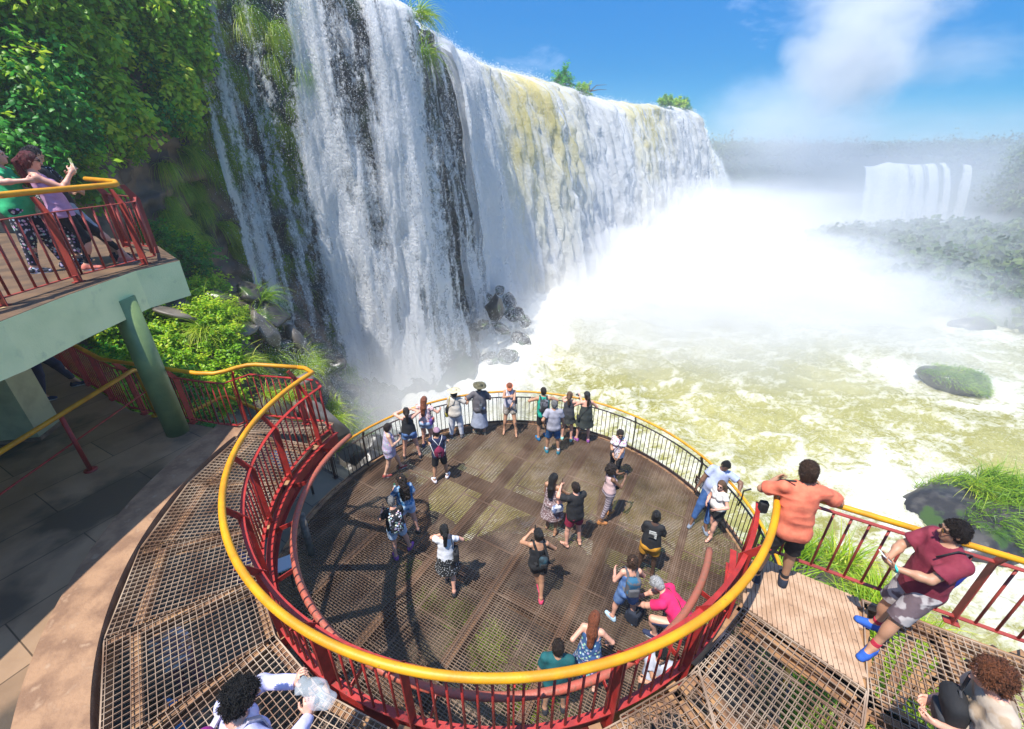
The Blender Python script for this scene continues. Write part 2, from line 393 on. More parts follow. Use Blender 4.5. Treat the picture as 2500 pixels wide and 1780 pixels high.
V = [(x, y, 0.0) for x, y in arc]
outer = []
for i in range(len(arc)):
    a = radians(167 + 95*i/60); d = np.array([cos(a), sin(a)])
    t = min([ (16 - abs(CB[0]))/max(-d[0], 1e-3) if d[0] < 0 else 99, (5.04 + 4)/max(-d[1], 1e-3) if d[1] < 0 else 99, 14])
    outer.append((CB[0] + d[0]*t, CB[1] + d[1]*t))
# paving as strips, clipped against the back edge line
pav = MB()
for i in range(60):
    pav.add([(*arc[i], 0), (*arc[i + 1], 0), (*outer[i + 1], 0), (*outer[i], 0)], [(0, 1, 2, 3)])
pav.add([(*arc[0], 0), (*outer[0], 0), (-11.3, 9.32, 0), (-7.12, 6.86, 0), (-5.2, 6.30, 0)], [(0, 1, 2, 3, 4)])
pav.add([(*outer[0], 0), (*outer[0], -.35), (-11.3, 9.32, -.35), (-11.3, 9.32, 0)], [(0, 1, 2, 3)])
pav.add([(-11.3, 9.32, 0), (-11.3, 9.32, -.35), (-7.12, 6.86, -.35), (-7.12, 6.86, 0)], [(0, 1, 2, 3)])
pav.add([(-7.12, 6.86, 0), (-7.12, 6.86, -.35), (-5.2, 6.30, -.35), (-5.2, 6.30, 0)], [(0, 1, 2, 3)])
o = pav.build('walkway_paving', M['paveB']); tagp(o, kind='structure')
mb = MB(); mb.prism([(-4.66, 6.02), (-5.2, 6.0), (-5.2, 6.42), (-4.72, 6.36)], -.4, .044); o = mb.build('kerb', M['curb']); tagp(o, kind='structure')

deckB = empty('ring_walkway', (CB[0], CB[1], 0)); tagp(deckB, 'curved walkway of square steel mesh running round the ring opening', 'walkway')
NS = 12; A0, A1 = 166, 345
mesh = MB(); fr = MB()
RI, RO = 3.25, 4.66
for i in range(NS):
    a, b = radians(A0 + (A1 - A0)*i/NS), radians(A0 + (A1 - A0)*(i + 1)/NS); m_ = (a + b)/2; ro_ = RO
    if math.degrees(b) > 300: ro_ = 3.9 if math.degrees(b) < 318 else 0
    if math.degrees(a) > 284 and ro_: ro_ = 4.6
    if not ro_: continue
    pl = [(CB[0] + r*cos(t), CB[1] + r*sin(t)) for r, t in ((RI/cos((b - a)/2), a), (ro_, a), (ro_, b), (RI/cos((b - a)/2), b))]
    grating(mesh, pl, m_, .062, .062, -.002, .0062, .0056, .02, .012)
    for t in (a,):
        p, q = (CB[0] + 3.2*cos(t), CB[1] + 3.2*sin(t)), (CB[0] + ro_*cos(t), CB[1] + ro_*sin(t))
        fr.beam((*p, -.11), (*q, -.11), .012, .14); fr.beam((*p, -.045), (*q, -.045), .11, .012); fr.beam((*p, -.18), (*q, -.18), .11, .012)
    for r in (RI + .06, ro_ - .25):
        p, q = (CB[0] + r*cos(a), CB[1] + r*sin(a)), (CB[0] + r*cos(b), CB[1] + r*sin(b))
        fr.beam((*p, -.045), (*q, -.045), .09, .012); fr.beam((*p, -.12), (*q, -.12), .012, .14)
# walkway start on the left: straight mesh out to the corner by the falls
pl = [(-4.68, 6.16), (-3.30, 6.36), (-3.38, 5.86), (CB[0] + 4.62*cos(radians(166)), CB[1] + 4.62*sin(radians(166)))]
grating(mesh, pl, radians(90), .062, .062, -.002, .0062, .0056, .02, .012)
pl = [(-4.72, 6.22), (-4.55, 6.62), (-3.28, 6.42), (-3.30, 6.37)]
grating(mesh, pl, radians(90), .062, .062, -.002, .0062, .0056, .02, .012)
# right side: mesh beyond the boards
RL = lambda t: (3.0 + t*.871, 3.72 - t*.491)       # line of the right rail
P_ = [(2.50, 3.00), (3.26, 2.20), (2.2, 1.0), (1.75, 1.7), (1.79, 2.41)]
grating(mesh, P_, radians(38), .062, .062, -.002, .0062, .0056, .02, .012)
P_ = [(3.27, 2.19), (3.86, 3.08), (5.9, 1.96), (5.3, .2), (3.2, -.2), (2.22, .99)]
grating(mesh, P_, radians(60), .062, .062, -.002, .0062, .0056, .02, .012)
P_ = [(1.79, 2.38), (1.74, 1.68), (2.2, .98), (3.1, -.25), (.6, -.6), (.2, .45), (1.0, 2.02)]
P_ = [(1.78, 2.37), (1.73, 1.68), (2.19, .98), (1.2, .62), (.95, 2.0)]
grating(mesh, P_, radians(75), .062, .062, -.002, .0062, .0056, .02, .012)
for p, q in (((2.48, 3.04), (3.30, 2.13)), ((3.27, 2.19), (3.86, 3.10)), ((1.79, 2.41), (2.48, 3.04)), ((1.79, 2.41), (2.2, .98)), ((3.30, 2.13), (4.6, 1.0)), ((4.45, 2.75), (3.6, .6)), ((3.86, 3.08), (5.9, 1.96)), ((2.48, 2.9), (3.6, 1.75)), ((2.2, 1.3), (3.3, 2.2))):
    fr.beam((*p, -.045), (*q, -.045), .12, .012); fr.beam((*p, -.12), (*q, -.12), .012, .14); fr.beam((*p, -.19), (*q, -.19), .12, .012)
for k in range(7): fr.beam((2.9 + .25*k, 1.9 + .1*k, -.32), (3.9 + .25*k, 3.0 - .05*k, -.32), .07, .05)
inv_deck(mesh, deckB).build('grating', M['grate'], deckB)
inv_deck(fr, deckB).build('support_frame', M['beam'], deckB)
mb = MB(); mb.sweep(circ(CB, 3.17, 158, 336, 90, -.14), [(-.012, -.12), (.012, -.12), (.012, .12), (-.012, .12)]); mb.sweep(circ(CB, 3.14, 158, 336, 90, -.02), [(-.03, -.005), (.03, -.005), (.03, .005), (-.03, .005)]); mb.sweep(circ(CB, 3.14, 158, 336, 90, -.262), [(-.03, -.005), (.03, -.005), (.03, .005), (-.03, .005)])
mb.beam((-3.11, 6.22, -.14), (-3.26, 6.46, -.14), .024, .24)
inv_deck(mb, deckB).build('edge_channel', M['red'], deckB)
mb = MB(); mb.prism([(-3.22, 6.40), (-3.24, 6.56), (-3.7, 6.6), (-3.7, 6.45)], -.42, -.05); inv_deck(mb, deckB).build('corner_block', M['curb'], deckB)
# pipe hoop and brackets
mb = MB(); mb.tube(circ(CB, 2.88, 157.5, 334, 120, -.03), .041, 14); inv_deck(mb, deckB).build('guard_pipe', M['pipe'], deckB, True)
for i in range(11):
    a = radians(165.2 + i*15.6); mb = MB()
    p, q = (CB[0] + 2.91*cos(a), CB[1] + 2.91*sin(a), -.05), (CB[0] + 3.17*cos(a), CB[1] + 3.17*sin(a), -.13)
    mb.beam(p, q, .010, .065); inv_deck(mb, deckB).build('bracket', M['red'], deckB)
# hand rails of the ring
cr0 = [(-3.30, 6.40), (-3.28, 6.1)]
pb = circ(CB, 3.20, 159.5, 333.5, 150)
railing('ring_railing', 'big round red railing with thick yellow handrail encircling the opening in the foreground', [(-3.28, 6.38)] + pb, 0, -.13, .872, .125, M['red'], M['red'], M['yellow'], postd=.10, first=.577, foot=.26, railr=.035, baldia=.024,
        rail=[(-3.55, 6.42, 1.15), (-3.42, 6.385, 1.15), (-3.345, 6.32, 1.15)] + [(x, y, 1.15) for x, y in circ(CB, 3.33, 159.0, 332.5, 140)] + [(2.86, 3.62, 1.15)])
pl_ = [(-3.34, 6.40), (-4.52, 6.60), (-4.78, 6.27), (-5.15, 6.33), (-7.1, 6.85), (-9.1, 8.05), (-11.2, 9.28)]
railing('walkway_railing', 'red railing with yellow handrail behind the green pillar along the paved walkway', pl_, 0, .11, 1.12, .128, M['red'], M['red'], M['yellow'], postd=.10, first=.35, railr=.034, baldia=.02,
        rail=[(-3.55, 6.42, 1.15), (-4.30, 6.52, 1.15), (-4.44, 6.50, 1.15), (-4.58, 6.40, 1.15), (-4.68, 6.28, 1.15), (-4.82, 6.20, 1.15), (-5.1, 6.21, 1.15), (-7.08, 6.72, 1.15), (-9.1, 7.92, 1.15), (-11.2, 9.15, 1.15)])
pr_ = [(3.00, 3.74), (3.35, 3.54), (6.6, 1.74)]
railing('walkway_railing', 'straight red railing with yellow handrail along the right edge above the river', pr_, 0, -.10, 1.66, .165, M['redfade'], M['redfade'], M['yellow'], postd=.10, first=1.85, railr=.030, baldia=.026,
        rail=[(2.86, 3.62, 1.15), (3.31, 3.36, 1.15), (6.6, 1.55, 1.15)])
# boards
bd = empty('board_landing', (3.2, 2.9, 0)); tagp(bd, 'landing of weathered pale boards under the man in the coral shirt', 'boardwalk')
P_ = [(2.50, 3.04), (2.98, 3.66), (3.83, 3.11), (3.26, 2.21)]
ua = math.atan2(.88, .37); u = (cos(ua), sin(ua)); v = (-u[1], u[0]); mb = MB()
vals = [q[0]*v[0] + q[1]*v[1] for q in P_]; c = min(vals) + .02
while c < max(vals):
    pA = (v[0]*c, v[1]*c); r = clipline(P_, pA, u)
    if r and r[1] - r[0] > .05:
        zz = -.012 + random.uniform(-.002, .002)
        mb.beam((pA[0] + u[0]*r[0], pA[1] + u[1]*r[0], zz), (pA[0] + u[0]*r[1], pA[1] + u[1]*r[1], zz), .0405, .03)
    c += .0455
inv_deck(mb, bd).build('boards', M['wood'], bd)
mb = MB(); mb.beam((2.6, 3.0, -.09), (3.3, 2.35, -.09), .05, .12); mb.beam((2.95, 3.5, -.09), (3.75, 3.0, -.09), .05, .12); inv_deck(mb, bd).build('joists', M['beam'], bd)

# ---- upper platform (C)
upc = empty('upper_platform', (-6.5, 6.0, ZC)); tagp(upc, 'upper concrete platform with pale green edge beam at the left', 'platform')
edge = [(-6.1, -3.0), (-5.75, 3.0), (-5.60, 4.46), (-5.70, 5.39), (-5.73, 6.55), (-5.50, 7.19)]  # near end lies out of view; its outline is shaped to shade the paving
back = [(-6.7, 8.35), (-8.5, 9.2), (-16, 10.4), (-16, -3.0)]
mb = MB(); mb.prism(edge + back, ZC - .12, ZC); inv_deck(mb, upc).build('floor_slab', M['deckC'], upc)
mb = MB(); TH = .60
ei = [(x - .3, y - .02) for x, y in edge]; ei[-1] = (-5.85, 7.3)
for i in range(len(edge) - 1):
    a, b, c, d = edge[i], edge[i + 1], ei[i + 1], ei[i]
    e = .004
    V = [(*a, ZC - TH), (*b, ZC - TH), (*c, ZC - TH), (*d, ZC - TH), (a[0] + e, a[1], ZC - .004), (b[0] + e, b[1], ZC - .004), (c[0], c[1], ZC - .123), (d[0], d[1], ZC - .123)]
    mb.add(V, [(3, 2, 1, 0), (0, 1, 5, 4), (2, 3, 7, 6)])
mb.add([(*edge[-1], ZC - TH), (-6.7, 8.35, ZC - TH), (-6.7, 8.35, ZC - .004), (edge[-1][0] + .004, edge[-1][1] + .004, ZC - .004)], [(0, 1, 2, 3)])
mb.add([(*edge[-1], ZC - TH), (-6.7, 8.35, ZC - TH), (-7.0, 8.2, ZC - TH), (-5.85, 7.2, ZC - TH)], [(3, 2, 1, 0)])
mb.add([(x, y, ZC - .34) for x, y in [(-7.4, -3.0), (-5.95, 4.6), (-5.85, 7.25), (-6.8, 8.3), (-8.5, 9.1), (-16, 10.3), (-16, -3)]], [tuple(range(7))[::-1]])
inv_deck(mb, upc).build('edge_beam', M['green'], upc)
mb = MB(); mb.prism([(-6.35, 3.0), (-5.98, 4.9), (-6.35, 4.95), (-6.75, 3.0)], ZC + .001, ZC + .006); inv_deck(mb, upc).build('tile_strip', M['tanstrip'], upc)
pp_ = [(-6.4, 3.1), (-6.08, 4.6), (-6.05, 5.95), (-5.86, 6.93), (-5.82, 7.12), (-6.3, 7.75), (-7.3, 8.3)]
railing('platform_railing', 'dull red railing with yellow handrail on the upper platform at the left edge', pp_, ZC, .10, 1.0, .165, M['redfade'], M['redfade'], M['yellow'], postd=.13, first=.884, railr=.038, baldia=.03,
        rail=[(-6.5, 3.1, ZC + 1.17), (-6.21, 4.6, ZC + 1.17), (-6.2, 5.9, ZC + 1.17), (-6.03, 6.9, ZC + 1.17), (-5.99, 7.06, ZC + 1.17), (-6.06, 7.2, ZC + 1.17), (-6.42, 7.62, ZC + 1.17), (-7.4, 8.2, ZC + 1.17)])
pl = empty('green_pillar', (-5.66, 6.13, 0)); tagp(pl, 'round dark green concrete pillar holding up the platform', 'pillar')
pl.location = (-5.80, 6.20, 0)
mb = MB(); mb.tube([(0, 0, 0), (0, 0, ZC - TH + .28)], .17, 40); mb.build('shaft', M['pillar'], pl, True)
t = empty('wall_block', (-8.35, 6.15, 0)); tagp(t, 'pale yellow rendered block at the left edge of the walkway', 'wall')
mb = MB(); mb.box((0, 0, 1.1), (.7, .5, 2.1), .2); mb.build('wall', M['plinth'], t); mb = MB(); mb.box((0, 0, .03), (.74, .54, .06), .2); mb.build('base', M['curb'], t)
# free standing handrail
hr = empty('handrail', (-6.5, 5.2, 0)); tagp(hr, 'free standing yellow handrail with red posts crossing the paved walkway', 'handrail')
mb = MB(); mb.tube([(-6.42, 2.2, 1.0), (-6.5, 6.5, 1.0), (-6.52, 6.64, .985), (-6.535, 6.70, .92), (-6.54, 6.72, .0)], .034, 12); inv = lambda mb: setattr(mb, 'v', [(a + 6.5, b - 5.2, c) for a, b, c in mb.v]) or mb
inv(mb).build('rail', M['yellow'], hr, True)
mb = MB(); mb.tube([(-6.42, 2.2, .52), (-6.53, 6.70, .52)], .014, 8); inv(mb).build('mid_rail', M['red'], hr, True)
for y in (5.21, 3.4): mb = MB(); mb.tube([(-6.46, y, 0), (-6.46, y, .97)], .03, 12); mb.tube([(-6.46, y, 0), (-6.46, y, .015)], .085, 16); inv(mb).build('post', M['red'], hr, True)
mb = MB(); mb.tube([(-6.54, 6.72, 0), (-6.54, 6.72, .018)], .085, 18); inv(mb).build('base_plate', M['yellow'], hr, True)
# lower walkway rail seen below the left railing
t = empty('handrail', (-5.8, 8.4, -1)); tagp(t, 'bent yellow handrail of the lower path glimpsed below the red railing', 'handrail')
mb = MB(); mb.tube([(a + 5.8, b - 8.4, 0) for a, b in ((-8.4, 7.6), (-7.28, 8.42), (-7.0, 9.0), (-6.85, 9.02), (-5.8, 8.42), (-4.9, 7.95), (-4.62, 8.0))], .038, 12); mb.build('rail', M['yellow'], t, True)
for a, b in ((-7.1, 8.75), (-5.85, 8.42), (-4.8, 7.95)): mb = MB(); mb.tube([(a + 5.8, b - 8.4, -.02), (a + 5.8, b - 8.4, -2.1)], .028, 8); mb.build('post', M['black'], t, True)
# ================================================================ land
CTRL = np.array([(-13,4,0),(-13,8,.5),(-13,12,1.2),(-13,16,1.5),(-12.5,20,-1.5),(-10,10,-1.2),(-10,13,-.8),(-10.5,16,-.6),(-10,19,-4.5),(-8,12,-2.6),(-8,15,-3.8),(-8,18,-6.5),(-8.5,21,-8),
 (-6,10,-4.2),(-6,13,-6),(-6,16,-8),(-6,19,-10),(-3,12,-8.5),(-3,15,-10.2),(-4,9,-6.3),(0,10,-9.5),(0,6,-6.6),(0,2,-5.8),(0,-3,-5.2),(-8,5,-4.2),(-8,0,-4.2),(4,8,-9.8),(4,5,-6.8),
 (5.2,3.5,-4.6),(5,1,-4.4),(6.3,2.4,-5),(6,4.5,-4.1),(6.6,6,-3.7),(7.6,5.8,-4.4),(9.0,6.5,-8.5),(6.4,7.8,-6.8),(5.2,8,-8.6),(9.4,4.5,-9),(5.3,6.2,-5.5),(8.4,3.2,-9.4),(8.4,0.5,-9.6),(8,-4,-9.8),(3,12,-10.2),(10,10,-10.4),(0,20,-10.4),(-4,22,-10.2),(-9,24,-9),(12,0,-10.5),(15,15,-10.5),(15,25,-10.5),(2,13,-12.5),(5,11,-12.5),(0,12.5,-12.5),(-2,14,-12),(8,9.5,-12.5),(4,9.5,-11.5),(0,16,-12.5),(3,17,-12.5),(-3,18,-12),(6,13,-12.5),(1,11.2,-11.5),(10,8,-12),(0,8.6,-7.2),(2.6,7.6,-7.4),(-2,8.8,-7.0),(.3,9.9,-8.2),(3.6,6.6,-7.2)], float)
def ground_z(x, y):
    x = np.asarray(x, float); y = np.asarray(y, float); sh = x.shape; x, y = x.ravel(), y.ravel()
    d2 = (x[:, None] - CTRL[None, :, 0])**2 + (y[:, None] - CTRL[None, :, 1])**2 + .5
    wt = d2**-1.9; z = (wt*CTRL[None, :, 2]).sum(1)/wt.sum(1)
    z = np.maximum(z, -3.45 - .33*(x - 6.5)**2 - .33*(y - 5.5)**2)
    z = z + (fbm(x*.5, y*.5, 1.0, 4) - .5)*1.6 + (fbm(x*2.2, y*2.2, 4.0, 3) - .5)*.4
    z = np.where((x - .05)**2 + (y - 6.22)**2 < 5.0**2, np.maximum(z, -8.0 + .5*(fbm(x, y, 9.0, 3) - .5)), z)
    return z.reshape(sh)
def grid_faces(nu, nv):
    i, j = np.meshgrid(np.arange(nu - 1), np.arange(nv - 1), indexing='ij'); a = (i*nv + j).ravel()
    return np.stack([a, a + nv, a + nv + 1, a + 1], 1)
gx, gy = np.meshgrid(np.linspace(-17, 16, 190), np.linspace(-8, 27, 200), indexing='ij')
gz = ground_z(gx, gy)
M['ground'] = mat('gorge_floor', (.07, .052, .035), .8, col2=(.21, .165, .105), scale=.8, lo=.42, hi=.6, col3=(.06, .05, .035), s3=.5, t3=(.5, .58), bump=.5, bscale=6, coord='Object')
o = mesh_np('ground', np.stack([gx, gy, gz], -1).reshape(-1, 3), grid_faces(190, 200), M['ground'], smooth=True); tagp(o, kind='structure')

def catmull(P, n):
    P = np.array(P, float); P = np.vstack([2*P[0] - P[1], P, 2*P[-1] - P[-2]]); out = []
    for i in range(1, len(P) - 2):
        t = np.linspace(0, 1, n, endpoint=False)[:, None]; a, b, c, d = P[i - 1:i + 3]
        out.append(.5*((2*b) + (-a + c)*t + (2*a - 5*b + 4*c - d)*t**2 + (-a + 3*b - 3*c + d)*t**3))
    return np.vstack(out + [P[-2][None]])
def arclen(P): return np.concatenate([[0], np.cumsum(np.linalg.norm(np.diff(P[:, :2], axis=0), axis=1))])
# rim of the falls: x, y, z of the lip
RIM = catmull([(-12.7, 21.0, 11.5), (-10.2, 22.4, 11.4), (-7.2, 24.2, 11.0), (-5.0, 26.2, 10.6), (-4.6, 30.0, 10.5), (-3.6, 38.0, 10.5), (-1.3, 46.0, 10.4), (5.0, 59.0, 10.5), (13.2, 79.0, 10.5), (30.5, 97.5, 10.6), (41, 117, 10.5), (46.5, 126, 8.2), (52, 137, 4), (60, 150, -.5)], 40)
def rim_at(s):
    A = arclen(RIM); return np.stack([np.interp(s, A, RIM[:, k]) for k in range(3)], -1)
def rim_normal(s):
    a, b = rim_at(s - .3), rim_at(s + .3); d = b - a; d = d[..., :2]; d = d/np.linalg.norm(d, axis=-1, keepdims=True)
    return np.stack([d[..., 1], -d[..., 0]], -1)
SL = arclen(RIM)[-1]
def s_of(x=None, y=None):
    A = arclen(RIM); k = np.argmin((RIM[:, 0] - x)**2 + (RIM[:, 1] - y)**2); return A[k]
S_A = s_of(-5.0, 26.2); S_B = s_of(-1.3, 46); S_C = s_of(13.2, 79); S_D = s_of(41, 117)

# ---- rock wall
def wall(name, s, z, P, Nn, base_out, m, seed=0, amp=1.0):
    """P (ns,2) plan, Nn normals, z (nz); outward displacement field"""
    S_, Z_ = np.meshgrid(s, z, indexing='ij')
    o = (fbm(S_*.16, Z_*.12, seed, 3) - .5)*2.2*amp
    row = np.floor(Z_/1.25 + vnoise(S_*.2, 0, seed)*1.5); colm = np.floor(S_/1.5 + (row % 2)*.5 + vnoise(0, Z_*.7, seed)*.8)
    o += _h(colm.astype(np.int64), row.astype(np.int64), np.full(row.shape, int(seed) + 3, np.int64))*.55*amp
    row = np.floor(Z_/.42 + vnoise(S_*.6, 0, seed + 5)*2); colm = np.floor(S_/.55 + (row % 2)*.4)
    o += _h(colm.astype(np.int64), row.astype(np.int64), np.full(row.shape, int(seed) + 8, np.int64))*.2*amp
    o += (fbm(S_*1.5, Z_*1.5, seed + 2, 3) - .5)*.5*amp
    o += base_out(S_, Z_)
    V = np.stack([P[:, 0][:, None] + Nn[:, 0][:, None]*o, P[:, 1][:, None] + Nn[:, 1][:, None]*o, Z_], -1)
    return mesh_np(name, V.reshape(-1, 3), grid_faces(len(s), len(z)), m), V
M['rock'] = mat('wet_basalt', (.07, .045, .033), .55, col2=(.24, .145, .09), scale=.9, lo=.4, hi=.62, col3=(.05, .085, .014), s3=.55, t3=(.54, .64), bump=.8, bscale=7, detail=8)
M['rockw'] = mat('dark_wet_rock', (.022, .02, .018), .3, col2=(.055, .05, .042), scale=1.5, col3=(.03, .05, .012), s3=.5, t3=(.54, .62), bump=.6, bscale=5)
LP = catmull([(-13.2, -6), (-13.6, 2), (-13.3, 8), (-13.6, 13), (-13.9, 17), (-13.3, 20.5), (-12.3, 22.6)], 30)
LA = arclen(LP); ls = np.arange(0, LA[-1], .11); lp = np.stack([np.interp(ls, LA, LP[:, k]) for k in (0, 1)], -1)
ld = np.gradient(lp, axis=0); ld /= np.linalg.norm(ld, axis=1, keepdims=True); ln = np.stack([ld[:, 1], -ld[:, 0]], -1)
lz = np.arange(-9.6, 9.9, .105)
cl, CLV = wall('cliff', ls, lz, lp, ln, lambda s, z: 3.0*sst(1.0, -6, z)*sst(8, 20, s) - sst(6.8, 9.9, z)*2.5*sst(20, 10, s), M['rock'], 1)
tagp(cl, kind='structure')
ws = np.concatenate([np.arange(0, S_B, .16), np.arange(S_B, SL, .45)]); wp = rim_at(ws); wn = rim_normal(ws)
wz = np.arange(-9.8, 10.4, .18)
def wall_back(s, z): return -1.1 + 3.4*sst(-3, -9, z)*sst(S_B + 15, S_A, s)
o_, WV = wall('cliff_behind_falls', ws, wz, wp[:, :2], wn, wall_back, M['rockw'], 4, 1.0)
# wall follows the falling rim height at the far end
zz = np.array([v.co[2] for v in o_.data.vertices]).reshape(len(ws), len(wz)); zz = (zz + 9.8)/(20.2)*(wp[:, 2][:, None] - .35 + 9.8) - 9.8
co = np.empty(len(o_.data.vertices)*3, np.float32); o_.data.vertices.foreach_get('co', co); co = co.reshape(-1, 3); co[:, 2] = zz.ravel(); o_.data.vertices.foreach_set('co', co.ravel()); o_.data.update()
WV = co.reshape(len(ws), len(wz), 3)
o_.name = 'cliff'; tagp(o_, kind='structure')
# plateau top behind the lip: river bed flat running back
tp = np.concatenate([wp[:, :2] + wn*(-1.0), wp[:, :2] + wn*(-30)], 0)
V = np.concatenate([np.column_stack([tp[:len(ws)], wp[:, 2] - .25]), np.column_stack([tp[len(ws):], wp[:, 2] - 1.2])])
o = mesh_np('upper_river', V, np.stack([np.arange(len(ws) - 1), np.arange(1, len(ws)), np.arange(1, len(ws)) + len(ws), np.arange(len(ws) - 1) + len(ws)], 1), mat('upper_river_water', (.36, .27, .09), .3, col2=(.75, .72, .62), scale=.3)); tagp(o, kind='structure')

# ---- falling water
def water_mat(name, near=True):
    m = bpy.data.materials.new(name); m.use_nodes = True; n, l = nodes(m); p = n['Principled BSDF']
    def attr(a): t = n.new('ShaderNodeAttribute'); t.attribute_name = a; return t.outputs['Fac']
    def math_(op, a, b=None, c=None):
        t = n.new('ShaderNodeMath'); t.operation = op
        for i, q in enumerate((a, b, c)):
            if q is None: continue
            if isinstance(q, (int, float)): t.inputs[i].default_value = q
            else: l.new(q, t.inputs[i])
        return t.outputs[0]
    cm = n.new('ShaderNodeCombineXYZ'); l.new(attr('fs'), cm.inputs[0]); l.new(attr('ft'), cm.inputs[1])
    def noise(sx, sy, det=6, off=0, rough=.6):
        mp = n.new('ShaderNodeMapping'); mp.inputs['Scale'].default_value = (sx, sy, 1); mp.inputs['Location'].default_value = (off, off, 0)
        t = n.new('ShaderNodeTexNoise'); t.inputs['Scale'].default_value = 1; t.inputs['Detail'].default_value = det; t.inputs['Roughness'].default_value = rough
        l.new(cm.outputs[0], mp.inputs[0]); l.new(mp.outputs[0], t.inputs[0]); return t.outputs[0]
    streak = noise(2.4, .32, 6, 3); clump = noise(4, 1.9, 7, 9, .72); grain = noise(13, 7, 4, 31, .7)
    v = math_('ADD', math_('ADD', math_('MULTIPLY', streak, .38), math_('MULTIPLY', clump, .34)), math_('MULTIPLY', grain, .28))
    dens = attr('dens')
    # opaque where noise < dens
    a = n.new('ShaderNodeMapRange'); a.inputs[3].default_value = 1; a.inputs[4].default_value = 0
    l.new(math_('SUBTRACT', v, dens), a.inputs[0]); a.inputs[1].default_value = -.06; a.inputs[2].default_value = .03
    tint = n.new('ShaderNodeMix'); tint.data_type = 'RGBA'; tint.inputs[6].default_value = (.96, .96, .96, 1); tint.inputs[7].default_value = (.88, .78, .36, 1)
    tf = n.new('ShaderNodeMapRange'); tf.inputs[1].default_value = .38; tf.inputs[2].default_value = .62
    l.new(noise(.9, .16, 5, 20, .62), tf.inputs[0]); l.new(math_('MULTIPLY', tf.outputs[0], attr('silt')), tint.inputs[0])
    l.new(tint.outputs[2], p.inputs['Base Color']); p.inputs['Roughness'].default_value = .55
    tr = n.new('ShaderNodeBsdfTranslucent'); l.new(tint.outputs[2], tr.inputs[0]); ms = n.new('ShaderNodeMixShader'); ms.inputs[0].default_value = .5
    l.new(p.outputs[0], ms.inputs[1]); l.new(tr.outputs[0], ms.inputs[2])
    tp = n.new('ShaderNodeBsdfTransparent'); m2 = n.new('ShaderNodeMixShader')
    l.new(a.outputs[0], m2.inputs[0]); l.new(tp.outputs[0], m2.inputs[1]); l.new(ms.outputs[0], m2.inputs[2])
    b = n.new('ShaderNodeBump'); b.inputs['Strength'].default_value = .9; b.inputs['Distance'].default_value = .22
    l.new(math_('ADD', math_('ADD', clump, math_('MULTIPLY', grain, .5)), math_('MULTIPLY', streak, .5)), b.inputs['Height']); l.new(b.outputs[0], p.inputs['Normal']); l.new(b.outputs[0], tr.inputs['Normal'])
    l.new(m2.outputs[0], n['Material Output'].inputs[0]); return m
M['fall'] = water_mat('falling_water')
# density of the curtain along the lip
XS = lambda *a: None
def dens_profile(s, t):
    """s arclength, t 0 (lip) .. 1 (foot)"""
    d = np.full(np.broadcast(s, t).shape, .62)
    # left streams: thin veil with gaps
    key_s = [0, .35, .6, 1.1, 1.6, 2.0, 2.6, 3.2, 3.9, 4.6, 5.6, 6.2, 6.5, 6.9, 7.6, 8.6, 9.3, 9.8, 10.2, 11.0]
    key_d = [.33, .57, .53, .42, .41, .51, .49, .46, .53, .57, .59, .57, .53, .52, .55, .57, .49, .54, .56, .53]
    sw = s + (vnoise(s*.3, t*2.2, 7.0) - .5)*1.0 + (vnoise(s*.9, t*3.0, 3.0) - .5)*.8 + (vnoise(s*2.5, t*7.0, 3.0) - .5)*.3
    near = np.interp(sw, key_s, key_d)
    key2 = [S_A - 1.0, S_A - .2, S_A + .9, S_A + 2.4, S_A + 3.6, S_A + 4.6, S_A + 6, S_A + 9, S_A + 12]
    kd2 = [.54, .46, .30, .30, .53, .44, .56, .60, .68]
    mid = np.interp(sw, key2, kd2)
    d = np.where(s < S_A - 1.0, near, np.where(s < S_A + 12, mid, .80))
    d = d + ((fbm(s*1.0 + (vnoise(0, t*2, 2.) - .5), t*1.1, 9.0, 3) - .5)*.32 + (vnoise(s*4.5, t*1.6, 19.0) - .5)*.14)*sst(S_B + 8, S_B - 6, s)
    far = s > S_A + 12
    d = np.where(far, .82 + (vnoise(s*.25, t*.6, 12.0) - .5)*.3, d)
    d = np.where((s > S_D - 1.5) & (s < S_D + 1), .5, d)
    return d + .05*t*(s < S_B)
